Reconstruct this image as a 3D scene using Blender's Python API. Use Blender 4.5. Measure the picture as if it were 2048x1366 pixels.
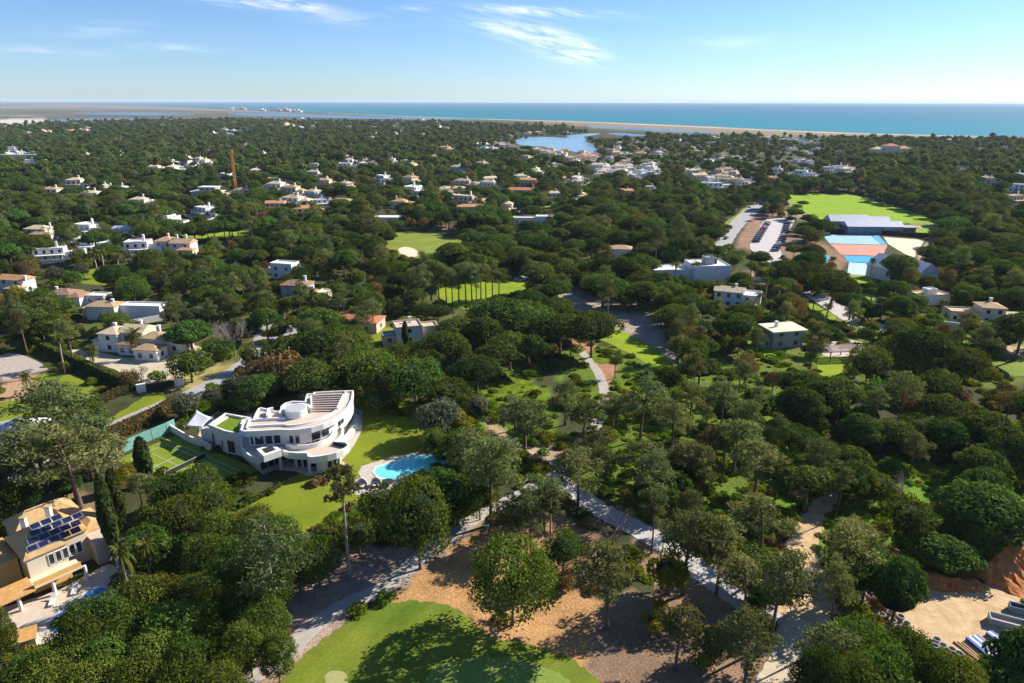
import bpy, math, random
import numpy as np
from mathutils import Vector, Matrix
from mathutils.geometry import tessellate_polygon

for o in list(bpy.data.objects):
    bpy.data.objects.remove(o)
SC = bpy.context.scene
COL = SC.collection
PI = math.pi

# ------------------------------------------------------------------ camera
CAM_H = 70.0
FPX = 1365.3                      # focal length in photo pixels (24 mm on 36 mm)
PITCH = math.atan((683 - 201.5) / FPX)
ROLL = math.radians(0.115)
_f = np.array([0, math.cos(PITCH), -math.sin(PITCH)])
_r0 = np.array([1.0, 0, 0])
_u0 = np.cross(_r0, _f)
_r = _r0 * math.cos(ROLL) + _u0 * math.sin(ROLL)
_u = _u0 * math.cos(ROLL) - _r0 * math.sin(ROLL)
cam_data = bpy.data.cameras.new('camera')
cam_data.lens = 24.0
cam_data.sensor_width = 36.0
cam_data.clip_start = 0.5
cam_data.clip_end = 80000
cam = bpy.data.objects.new('camera', cam_data)
COL.objects.link(cam)
cam.matrix_world = Matrix(((_r[0], _u[0], -_f[0], 0), (_r[1], _u[1], -_f[1], 0), (_r[2], _u[2], -_f[2], CAM_H), (0, 0, 0, 1)))
SC.camera = cam

# ------------------------------------------------------------------ light
SUN_EL = math.radians(33)
SUN_ROT = math.radians(62)         # clockwise from the view axis
sun_dir = Vector((math.sin(SUN_ROT) * math.cos(SUN_EL), math.cos(SUN_ROT) * math.cos(SUN_EL), math.sin(SUN_EL)))
sd = bpy.data.lights.new('sun', 'SUN')
sd.energy = 5.0
sd.angle = math.radians(0.5)
sd.color = (1.0, 0.93, 0.82)
sun = bpy.data.objects.new('sun', sd)
COL.objects.link(sun)
sun.rotation_mode = 'QUATERNION'
sun.rotation_quaternion = sun_dir.to_track_quat('Z', 'Y')
sun.location = (300, 300, 400)

W = bpy.data.worlds.new('World')
SC.world = W
W.use_nodes = True
wn = W.node_tree.nodes
wl = W.node_tree.links
wn.clear()
w_out = wn.new('ShaderNodeOutputWorld')
w_bg = wn.new('ShaderNodeBackground')
w_bg.inputs["Strength"].default_value = 0.080
w_sky = wn.new('ShaderNodeTexSky')
w_sky.sky_type = 'NISHITA'
w_sky.sun_disc = False
w_sky.sun_elevation = SUN_EL
w_sky.sun_rotation = SUN_ROT
w_sky.altitude = 0
w_sky.air_density = 0.85
w_sky.dust_density = 0.15
w_sky.ozone_density = 5.0
# thin cirrus, laid out by azimuth and elevation
w_tc = wn.new('ShaderNodeTexCoord')
w_sep = wn.new('ShaderNodeSeparateXYZ')
wl.new(w_tc.outputs['Generated'], w_sep.inputs[0])


def wmath(op, a, b=None, c=None, clamp=False):
    n = wn.new('ShaderNodeMath')
    n.operation = op
    n.use_clamp = clamp
    for i, v in enumerate((a, b, c)):
        if v is None:
            continue
        if isinstance(v, (int, float)):
            n.inputs[i].default_value = v
        else:
            wl.new(v, n.inputs[i])
    return n.outputs[0]


az = wmath('ARCTAN2', w_sep.outputs[0], w_sep.outputs[1])
el = wmath('ARCSINE', w_sep.outputs[2])


def px_dir(px, py):
    d = _f + _r * (px - 1024) / FPX - _u * (py - 683) / FPX
    d = d / np.linalg.norm(d)
    return math.atan2(d[0], d[1]), math.asin(d[2])


def blob(px, py, w, h, tilt):
    a0, e0 = px_dir(px, py)
    da = wmath('SUBTRACT', az, a0)
    de = wmath('SUBTRACT', el, e0)
    c, s = math.cos(tilt), math.sin(tilt)
    u = wmath('ADD', wmath('MULTIPLY', da, c / (w / FPX)), wmath('MULTIPLY', de, s / (w / FPX)))
    v = wmath('ADD', wmath('MULTIPLY', da, -s / (h / FPX)), wmath('MULTIPLY', de, c / (h / FPX)))
    r2 = wmath('ADD', wmath('MULTIPLY', u, u), wmath('MULTIPLY', v, v))
    return wmath('POWER', 2.718, wmath('MULTIPLY', r2, -1.0))


def wispy(scale_u, scale_v, tilt, lo, hi, seed):
    c, s = math.cos(tilt), math.sin(tilt)
    u = wmath('ADD', wmath('MULTIPLY', az, c * scale_u), wmath('MULTIPLY', el, s * scale_u))
    v = wmath('ADD', wmath('MULTIPLY', az, -s * scale_v), wmath('MULTIPLY', el, c * scale_v))
    cb = wn.new('ShaderNodeCombineXYZ')
    wl.new(u, cb.inputs[0])
    wl.new(v, cb.inputs[1])
    cb.inputs[2].default_value = seed
    nz = wn.new('ShaderNodeTexNoise')
    nz.inputs['Scale'].default_value = 1.0
    nz.inputs['Detail'].default_value = 7
    nz.inputs['Roughness'].default_value = 0.62
    nz.inputs['Distortion'].default_value = 0.7
    wl.new(cb.outputs[0], nz.inputs['Vector'])
    mr = wn.new('ShaderNodeMapRange')
    mr.inputs[1].default_value = lo
    mr.inputs[2].default_value = hi
    wl.new(nz.outputs[0], mr.inputs[0])
    return mr.outputs[0]


def wmax(items):
    a = items[0]
    for b in items[1:]:
        a = wmath('ADD', a, b, clamp=True)
    return a


m_main = wmax([blob(1085, 78, 75, 22, -0.28), blob(1010, 55, 70, 11, -0.12), blob(1150, 100, 55, 20, -0.2), blob(1070, 22, 130, 7, -0.05)])
m_top = wmax([blob(600, 12, 60, 9, -0.1), blob(480, 2, 70, 8, -0.05), blob(815, 18, 32, 4, -0.06)])
m_faint = wmax([blob(120, 102, 70, 7, 0.0), blob(350, 96, 60, 6, 0.0), blob(1480, 85, 90, 10, 0.0), blob(190, 60, 60, 10, 0.1), blob(700, 40, 70, 10, 0.0)])
t1 = wmath('MULTIPLY', wmath('MULTIPLY', m_main, wispy(16, 130, -0.2, 0.40, 0.74, 3.0)), 0.85)
t2 = wmath('MULTIPLY', wmath('MULTIPLY', m_top, wispy(22, 120, -0.1, 0.38, 0.75, 8.0)), 0.7)
t3 = wmath('MULTIPLY', wmath('MULTIPLY', m_faint, wispy(14, 80, 0.0, 0.35, 0.75, 5.0)), 0.35)
cover = wmax([t1, t2, t3])
w_mix = wn.new('ShaderNodeMixRGB')
wl.new(cover, w_mix.inputs[0])
w_wb = wn.new('ShaderNodeMixRGB')      # camera white balance: cooler sky
w_wb.blend_type = 'MULTIPLY'
w_wb.inputs[0].default_value = 1
w_wb.inputs[2].default_value = (0.84, 0.945, 1.10, 1)
wl.new(w_sky.outputs[0], w_wb.inputs[1])
wl.new(w_wb.outputs[0], w_mix.inputs[1])
w_mix.inputs[2].default_value = (10.5, 10.4, 11.0, 1)
wl.new(w_mix.outputs[0], w_bg.inputs[0])
wl.new(w_bg.outputs[0], w_out.inputs[0])

SC.view_settings.view_transform = 'Standard'
SC.view_settings.look = 'None'
SC.view_settings.gamma = 1
SC.view_settings.use_curve_mapping = False
SC.view_settings.exposure = 0.82
SC.cycles.max_bounces = 6
SC.cycles.diffuse_bounces = 3
SC.cycles.glossy_bounces = 3
SC.cycles.transmission_bounces = 3
SC.cycles.transparent_max_bounces = 4
SC.cycles.volume_bounces = 1
SC.cycles.use_denoising = True

# ------------------------------------------------------------------ mapping between the photo's pixels and the ground


def G(px, py, z=0.0):
    d = _f + _r * ((px - 1024) / FPX) - _u * ((py - 683) / FPX)
    t = (z - CAM_H) / d[2]
    return (d[0] * t, d[1] * t)


def Garr(px, py, z=0.0):
    px = np.asarray(px, float)
    py = np.asarray(py, float)
    d = _f[None] + _r[None] * ((px - 1024) / FPX)[:, None] - _u[None] * ((py - 683) / FPX)[:, None]
    t = (z - CAM_H) / d[:, 2]
    return d[:, :2] * t[:, None]


def Parr(p):
    """world points (n,3) -> photo pixels (n,2) and depth"""
    q = np.asarray(p, float) - np.array([0, 0, CAM_H])
    dep = q @ _f
    return np.stack([1024 + FPX * (q @ _r) / dep, 683 - FPX * (q @ _u) / dep], 1), dep


def PX(x, y, z=0.0):
    q, dep = Parr(np.array([[x, y, z]]))
    return q[0][0], q[0][1]


def scale_at(py, px=1024):
    x, y = G(px, py)
    return FPX / Parr(np.array([[x, y, 0.0]]))[1][0]


def pip(px, py, poly):
    """points in polygon, numpy"""
    inside = np.zeros(len(px), bool)
    n = len(poly)
    j = n - 1
    for i in range(n):
        xi, yi = poly[i]
        xj, yj = poly[j]
        c = ((yi > py) != (yj > py)) & (px < (xj - xi) * (py - yi) / ((yj - yi) or 1e-9) + xi)
        inside ^= c
        j = i
    return inside


def spline(pts, closed=True, n=6):
    out = []
    m = len(pts)
    rng = range(m) if closed else range(m - 1)
    for i in rng:
        if closed:
            p0, p1, p2, p3 = pts[(i - 1) % m], pts[i], pts[(i + 1) % m], pts[(i + 2) % m]
        else:
            p0, p1, p2, p3 = pts[max(i - 1, 0)], pts[i], pts[i + 1], pts[min(i + 2, m - 1)]
        for k in range(n):
            t = k / n
            out.append(tuple(0.5 * ((2 * b) + (-a + c) * t + (2 * a - 5 * b + 4 * c - d) * t * t + (-a + 3 * b - 3 * c + d) * t ** 3)
                             for a, b, c, d in zip(p0, p1, p2, p3)))
    if not closed:
        out.append(tuple(pts[-1]))
    return out

# ------------------------------------------------------------------ materials


def new_mat(name):
    m = bpy.data.materials.new(name)
    m.use_nodes = True
    nt = m.node_tree
    b = nt.nodes['Principled BSDF']
    return m, nt, b


def mat(name, col, rough=0.8, noise=0.12, scale=1.5, bump=0.0, metal=0.0, spec=0.3, col2=None, coords='Object', bscale=None):
    m, nt, b = new_mat(name)
    b.inputs['Roughness'].default_value = rough
    b.inputs['Metallic'].default_value = metal
    b.inputs['Specular IOR Level'].default_value = spec
    tc = nt.nodes.new('ShaderNodeTexCoord')
    nz = nt.nodes.new('ShaderNodeTexNoise')
    nz.inputs['Scale'].default_value = scale
    nz.inputs['Detail'].default_value = 5
    nz.inputs['Roughness'].default_value = 0.6
    nt.links.new(tc.outputs[coords], nz.inputs['Vector'])
    mr = nt.nodes.new('ShaderNodeMapRange')
    mr.inputs[1].default_value = 0.3
    mr.inputs[2].default_value = 0.7
    nt.links.new(nz.outputs[0], mr.inputs[0])
    mx = nt.nodes.new('ShaderNodeMixRGB')
    c2 = col2 if col2 else tuple(min(1, c * (1 + noise)) for c in col)
    c1 = col if col2 else tuple(c * (1 - noise) for c in col)
    mx.inputs[1].default_value = (*c1, 1)
    mx.inputs[2].default_value = (*c2, 1)
    nt.links.new(mr.outputs[0], mx.inputs[0])
    nt.links.new(mx.outputs[0], b.inputs['Base Color'])
    if bump:
        bp = nt.nodes.new('ShaderNodeBump')
        bp.inputs['Strength'].default_value = bump
        bp.inputs['Distance'].default_value = 0.1
        nb = nt.nodes.new('ShaderNodeTexNoise')
        nb.inputs['Scale'].default_value = bscale or scale * 4
        nb.inputs['Detail'].default_value = 4
        nt.links.new(tc.outputs[coords], nb.inputs['Vector'])
        nt.links.new(nb.outputs[0], bp.inputs['Height'])
        nt.links.new(bp.outputs[0], b.inputs['Normal'])
    return m


def tile_roof_mat(name, col, col2, scale=3.0):
    """clay roof: fine tile ribs from a wave and weathering from noise"""
    m = mat(name, col, 0.85, col2=col2, scale=1.3, coords='Object')
    nt = m.node_tree
    b = nt.nodes['Principled BSDF']
    tc = nt.nodes.new('ShaderNodeTexCoord')
    wv = nt.nodes.new('ShaderNodeTexWave')
    wv.inputs['Scale'].default_value = scale
    wv.inputs['Distortion'].default_value = 0.4
    nt.links.new(tc.outputs['Object'], wv.inputs['Vector'])
    bp = nt.nodes.new('ShaderNodeBump')
    bp.inputs['Strength'].default_value = 0.7
    bp.inputs['Distance'].default_value = 0.08
    nt.links.new(wv.outputs[1], bp.inputs['Height'])
    nt.links.new(bp.outputs[0], b.inputs['Normal'])
    return m


def foliage_mat(name, col, col2, trans=0.3, gain=0.5, hue=0.03):
    """leaves: tint attribute per clump, random per tree, part of the light passes through"""
    m, nt, b = new_mat(name)
    nt.nodes.remove(b)
    out = nt.nodes['Material Output']
    at = nt.nodes.new('ShaderNodeAttribute')
    at.attribute_name = 'tint'
    mx = nt.nodes.new('ShaderNodeMixRGB')
    mx.inputs[1].default_value = (*col, 1)
    mx.inputs[2].default_value = (*col2, 1)
    nt.links.new(at.outputs['Fac'], mx.inputs[0])
    oi = nt.nodes.new('ShaderNodeObjectInfo')
    hs = nt.nodes.new('ShaderNodeHueSaturation')
    mr = nt.nodes.new('ShaderNodeMapRange')
    mr.inputs[3].default_value = 1 - gain / 2
    mr.inputs[4].default_value = 1 + gain / 2
    nt.links.new(oi.outputs['Random'], mr.inputs[0])
    ml = nt.nodes.new('ShaderNodeMath')
    ml.operation = 'MULTIPLY'
    ml.inputs[1].default_value = 7.13
    nt.links.new(oi.outputs['Random'], ml.inputs[0])
    fr = nt.nodes.new('ShaderNodeMath')
    fr.operation = 'FRACT'
    nt.links.new(ml.outputs[0], fr.inputs[0])
    mh = nt.nodes.new('ShaderNodeMapRange')
    mh.inputs[3].default_value = 0.5 - hue
    mh.inputs[4].default_value = 0.5 + hue * 0.5
    nt.links.new(fr.outputs[0], mh.inputs[0])
    nt.links.new(mh.outputs[0], hs.inputs['Hue'])
    nt.links.new(mr.outputs[0], hs.inputs['Value'])
    nt.links.new(mx.outputs[0], hs.inputs['Color'])
    df = nt.nodes.new('ShaderNodeBsdfDiffuse')
    tr = nt.nodes.new('ShaderNodeBsdfTranslucent')
    ms = nt.nodes.new('ShaderNodeMixShader')
    ms.inputs[0].default_value = trans
    nt.links.new(hs.outputs[0], df.inputs[0])
    br = nt.nodes.new('ShaderNodeMixRGB')
    br.blend_type = 'MULTIPLY'
    br.inputs[0].default_value = 1
    br.inputs[2].default_value = (1.5, 1.35, 0.6, 1)
    nt.links.new(hs.outputs[0], br.inputs[1])
    nt.links.new(br.outputs[0], tr.inputs[0])
    nt.links.new(df.outputs[0], ms.inputs[1])
    nt.links.new(tr.outputs[0], ms.inputs[2])
    nt.links.new(ms.outputs[0], out.inputs[0])
    return m


def lawn_mat(name, col, col2, stripe=0.0, sscale=0.1, srot=0.0):
    m = mat(name, col, 0.9, col2=col2, scale=0.09, coords='Object', spec=0.1)
    nt = m.node_tree
    b = nt.nodes['Principled BSDF']
    src = b.inputs['Base Color'].links[0].from_socket
    tc = nt.nodes.new('ShaderNodeTexCoord')
    nz = nt.nodes.new('ShaderNodeTexNoise')
    nz.inputs['Scale'].default_value = 2.2
    nz.inputs['Detail'].default_value = 6
    nz.inputs['Roughness'].default_value = 0.75
    nt.links.new(tc.outputs['Object'], nz.inputs['Vector'])
    mr = nt.nodes.new('ShaderNodeMapRange')
    mr.inputs[1].default_value = 0.3
    mr.inputs[2].default_value = 0.7
    mr.inputs[3].default_value = 0.72
    mr.inputs[4].default_value = 1.28
    nt.links.new(nz.outputs[0], mr.inputs[0])
    ml = nt.nodes.new('ShaderNodeMixRGB')
    ml.blend_type = 'MULTIPLY'
    ml.inputs[0].default_value = 1
    nt.links.new(src, ml.inputs[1])
    nt.links.new(mr.outputs[0], ml.inputs[2])
    last = ml.outputs[0]
    if stripe:
        mp = nt.nodes.new('ShaderNodeMapping')
        mp.inputs['Rotation'].default_value = (0, 0, srot)
        nt.links.new(tc.outputs['Object'], mp.inputs[0])
        wv = nt.nodes.new('ShaderNodeTexWave')
        wv.inputs['Scale'].default_value = sscale
        wv.inputs['Distortion'].default_value = 0.3
        nt.links.new(mp.outputs[0], wv.inputs['Vector'])
        m2 = nt.nodes.new('ShaderNodeMapRange')
        m2.inputs[1].default_value = 0.35
        m2.inputs[2].default_value = 0.65
        m2.inputs[3].default_value = 1 - stripe
        m2.inputs[4].default_value = 1 + stripe
        nt.links.new(wv.outputs[1], m2.inputs[0])
        m3 = nt.nodes.new('ShaderNodeMixRGB')
        m3.blend_type = 'MULTIPLY'
        m3.inputs[0].default_value = 1
        nt.links.new(last, m3.inputs[1])
        nt.links.new(m2.outputs[0], m3.inputs[2])
        last = m3.outputs[0]
    nt.links.new(last, b.inputs['Base Color'])
    return m


M = {}
M['white'] = mat('white_render', (0.74, 0.73, 0.70), 0.75, 0.06, 0.5)
M['stone_white'] = mat('pale_stone', (0.72, 0.70, 0.66), 0.6, 0.07, 0.9)
M['paving'] = mat('pale_paving', (0.50, 0.44, 0.37), 0.75, 0.14, 1.1, bump=0.1)
M['deck'] = mat('terrace_floor', (0.56, 0.46, 0.37), 0.7, 0.10, 1.5)
M['ochre'] = mat('ochre_render', (0.70, 0.43, 0.14), 0.8, 0.08, 0.6)
M['cream'] = mat('cream_render', (0.66, 0.58, 0.44), 0.8, 0.07, 0.6)
M['pinkwall'] = mat('weathered_render', (0.55, 0.44, 0.35), 0.85, 0.10, 0.8)
M['greywall'] = mat('grey_and_shaded_render', (0.33, 0.34, 0.35), 0.8, 0.08, 0.8)
M['tile_tan'] = tile_roof_mat('tan_roof_tiles', (0.42, 0.27, 0.15), (0.60, 0.42, 0.24))
M['tile_orange'] = tile_roof_mat('orange_roof_tiles', (0.50, 0.24, 0.09), (0.64, 0.38, 0.17))
M['tile_gold'] = tile_roof_mat('golden_roof_tiles', (0.52, 0.32, 0.13), (0.68, 0.46, 0.22))
M['tile_gold2'] = tile_roof_mat('amber_roof_tiles', (0.55, 0.27, 0.08), (0.70, 0.40, 0.15))
M['tile_brown'] = tile_roof_mat('brown_roof_tiles', (0.27, 0.15, 0.09), (0.42, 0.26, 0.17))
M['tile_cream'] = tile_roof_mat('cream_roof_tiles', (0.58, 0.46, 0.29), (0.70, 0.58, 0.40))
M['tile_red'] = tile_roof_mat('red_roof_tiles', (0.44, 0.15, 0.07), (0.55, 0.24, 0.12))
M['metal_roof'] = mat('pale_metal_roof', (0.55, 0.56, 0.60), 0.45, 0.08, 0.4, metal=0.1)
M['bluegrey'] = mat('blue_grey_cladding', (0.12, 0.19, 0.28), 0.5, 0.15, 0.7)
M['glass'] = mat('window_glass', (0.02, 0.03, 0.04), 0.08, 0.2, 0.6, spec=0.8)
M['frame'] = mat('window_frame', (0.30, 0.28, 0.26), 0.6, 0.05)
M['dark'] = mat('dark_opening', (0.03, 0.03, 0.03), 0.8, 0.2)
M['wood'] = mat('timber', (0.30, 0.18, 0.09), 0.7, 0.2, 2)
M['louvre'] = mat('louvre_slats', (0.42, 0.33, 0.28), 0.7, 0.12, 2)
M['sail'] = mat('sail_cloth', (0.66, 0.66, 0.70), 0.8, 0.04, 1)
M['solar'] = mat('solar_cells', (0.012, 0.02, 0.055), 0.15, 0.2, 1, spec=0.7)
M['alu'] = mat('aluminium', (0.7, 0.7, 0.72), 0.4, 0.05, 1, metal=0.5)
M['lawn'] = lawn_mat('garden_lawn', (0.135, 0.180, 0.013), (0.22, 0.25, 0.020))
M['golf'] = lawn_mat('golf_turf', (0.085, 0.15, 0.012), (0.20, 0.225, 0.028), 0.06, 0.06, 0.6)
M['fairway'] = lawn_mat('fairway_turf', (0.15, 0.21, 0.025), (0.25, 0.28, 0.05))
M['green'] = lawn_mat('putting_green', (0.165, 0.24, 0.04), (0.22, 0.29, 0.065))
M['bright'] = lawn_mat('bright_turf', (0.17, 0.25, 0.012), (0.28, 0.35, 0.02))
M['field'] = lawn_mat('playing_field_turf', (0.19, 0.32, 0.012), (0.25, 0.38, 0.016), 0.07, 0.035, 1.35)
M['astro'] = lawn_mat('court_turf', (0.16, 0.22, 0.02), (0.20, 0.25, 0.03))
M['roofgrass'] = lawn_mat('roof_turf', (0.12, 0.19, 0.015), (0.16, 0.24, 0.02))
M['rough'] = mat('rough_undergrowth', (0.045, 0.075, 0.010), 0.95, col2=(0.20, 0.27, 0.018), scale=0.55, bump=0.8, bscale=1.8, spec=0.05)
M['asphalt'] = mat('worn_road', (0.36, 0.34, 0.33), 0.9, 0.12, 0.4, bump=0.1)
M['path'] = mat('concrete_path', (0.40, 0.36, 0.31), 0.9, 0.14, 0.5, bump=0.1)
M['greypath'] = mat('grey_path', (0.46, 0.43, 0.40), 0.9, 0.12, 0.5)
M['parking'] = mat('parking_paving', (0.50, 0.45, 0.43), 0.9, 0.1, 0.3)
M['gravel'] = mat('cream_gravel', (0.52, 0.44, 0.31), 0.95, 0.16, 0.6, bump=0.2)
M['pinkgravel'] = mat('pink_gravel', (0.42, 0.35, 0.30), 0.95, 0.15, 0.8, bump=0.2)
M['sand'] = mat('pale_sand', (0.68, 0.58, 0.42), 0.95, 0.07, 0.6)
M['sitesand'] = mat('building_site_sand', (0.42, 0.27, 0.13), 0.95, col2=(0.64, 0.46, 0.27), scale=0.55, bump=0.8, bscale=1.5)
M['redearth'] = mat('red_earth', (0.36, 0.12, 0.035), 0.95, col2=(0.55, 0.22, 0.07), scale=0.7, bump=0.9, bscale=1.2)
M['concrete'] = mat('concrete', (0.45, 0.44, 0.42), 0.9, 0.12, 2)
M['pool'] = mat('pool_water', (0.17, 0.78, 0.80), 0.15, 0.08, 0.6, spec=0.25, bump=0.03)
M['deeppool'] = mat('deep_pool_water', (0.01, 0.18, 0.62), 0.06, 0.1, 0.6, spec=0.5, bump=0.03)
M['bluecourt'] = mat('blue_court', (0.03, 0.33, 0.62), 0.8, 0.12, 0.5)
M['tealcourt'] = mat('teal_court', (0.30, 0.50, 0.58), 0.8, 0.08, 0.2)
M['redcourt'] = mat('clay_court', (0.62, 0.26, 0.18), 0.9, 0.10, 0.25)
M['palecourt'] = mat('pale_court', (0.42, 0.55, 0.66), 0.8, 0.08, 0.3)
M['tealfence'] = mat('teal_windscreen', (0.16, 0.36, 0.31), 0.8, 0.1, 1)
M['line'] = mat('line_paint', (0.62, 0.62, 0.56), 0.8, 0.03)
M['craneorange'] = mat('crane_paint', (0.55, 0.22, 0.05), 0.6, 0.1)
M['bluepaint'] = mat('blue_paint', (0.02, 0.10, 0.42), 0.5, 0.05)
M['cargrey'] = mat('grey_car_paint', (0.16, 0.17, 0.19), 0.3, 0.05, spec=0.5)
M['carwhite'] = mat('white_car_paint', (0.75, 0.75, 0.75), 0.3, 0.03, spec=0.5)
M['carblue'] = mat('blue_car_paint', (0.04, 0.10, 0.22), 0.3, 0.05, spec=0.5)
M['carblack'] = mat('black_car_paint', (0.02, 0.02, 0.022), 0.3, 0.05, spec=0.5)
M['carred'] = mat('red_car_paint', (0.28, 0.03, 0.03), 0.3, 0.05, spec=0.5)
M['bark'] = mat('pine_bark', (0.15, 0.10, 0.075), 0.95, 0.3, 3)
M['palebark'] = mat('pale_bark', (0.34, 0.27, 0.21), 0.95, 0.25, 3)
M['greybark'] = mat('bare_twigs', (0.24, 0.20, 0.17), 0.95, 0.2, 3)
M['stonepine'] = foliage_mat('umbrella_pine_needles', (0.020, 0.052, 0.009), (0.145, 0.225, 0.045), 0.24, 0.75, 0.05)
M['maritime'] = foliage_mat('maritime_pine_needles', (0.050, 0.068, 0.022), (0.210, 0.255, 0.095), 0.3, 0.7, 0.045)
M['broad'] = foliage_mat('broad_leaves', (0.028, 0.062, 0.010), (0.165, 0.240, 0.040), 0.28, 0.8, 0.05)
M['cypress'] = foliage_mat('cypress_leaves', (0.022, 0.040, 0.010), (0.072, 0.095, 0.024), 0.2)
M['brushwood'] = foliage_mat('dry_brown_leaves', (0.11, 0.085, 0.035), (0.27, 0.19, 0.08), 0.25)
M['palm'] = foliage_mat('palm_leaves', (0.045, 0.080, 0.016), (0.15, 0.17, 0.035), 0.3)
M['shrub'] = foliage_mat('shrub_leaves', (0.050, 0.090, 0.008), (0.19, 0.26, 0.022), 0.3, 0.9, 0.06)
M['weeds'] = foliage_mat('bright_weeds', (0.060, 0.110, 0.010), (0.22, 0.33, 0.025), 0.3, 0.9, 0.05)
M['yellow'] = foliage_mat('yellow_leaves', (0.10, 0.11, 0.015), (0.30, 0.27, 0.03), 0.3)
M['drybush'] = foliage_mat('dry_twigs', (0.13, 0.09, 0.045), (0.26, 0.18, 0.085), 0.2)
M['olive'] = foliage_mat('silver_leaves', (0.07, 0.085, 0.055), (0.19, 0.20, 0.13), 0.25)
M['hedge_red'] = foliage_mat('bronze_hedge_leaves', (0.07, 0.075, 0.015), (0.30, 0.17, 0.045), 0.25)
M['hedge_green'] = foliage_mat('green_hedge_leaves', (0.045, 0.075, 0.010), (0.15, 0.17, 0.022), 0.25)
M['core'] = mat('light_blocking_core', (0.012, 0.022, 0.006), 0.95, 0.3, 2)  # near-black core added inside crowns, hedges and bushes to block light

# ------------------------------------------------------------------ object helpers


def tag(o, label=None, cat=None, group=None, kind=None):
    if label:
        o['label'] = label
    if cat:
        o['category'] = cat
    if group:
        o['group'] = group
    if kind:
        o['kind'] = kind
    return o


def thing(name, label, cat, loc=(0, 0, 0), rz=0.0, group=None):
    o = bpy.data.objects.new(name, None)
    o.empty_display_size = 1
    COL.objects.link(o)
    o.location = loc
    o.rotation_euler = (0, 0, rz)
    return tag(o, label, cat, group)


def link(name, me, parent=None, loc=None):
    o = bpy.data.objects.new(name, me)
    COL.objects.link(o)
    if parent is not None:
        o.parent = parent
    if loc is not None:
        o.location = loc
    return o


def mesh(name, V, F, mats=None, smooth=False, mi=None, tint=None):
    me = bpy.data.meshes.new(name)
    me.from_pydata([tuple(map(float, v)) for v in V], [], [tuple(map(int, f)) for f in F])
    for m in (mats if isinstance(mats, (list, tuple)) else [mats]) if mats else []:
        me.materials.append(m)
    if mi is not None:
        me.polygons.foreach_set('material_index', np.asarray(mi, dtype=np.int32))
    if smooth:
        me.polygons.foreach_set('use_smooth', np.ones(len(F), dtype=bool))
    if tint is not None:
        a = me.attributes.new('tint', 'FLOAT', 'FACE')
        a.data.foreach_set('value', np.asarray(tint, dtype=np.float32))
    me.update()
    return me


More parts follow.
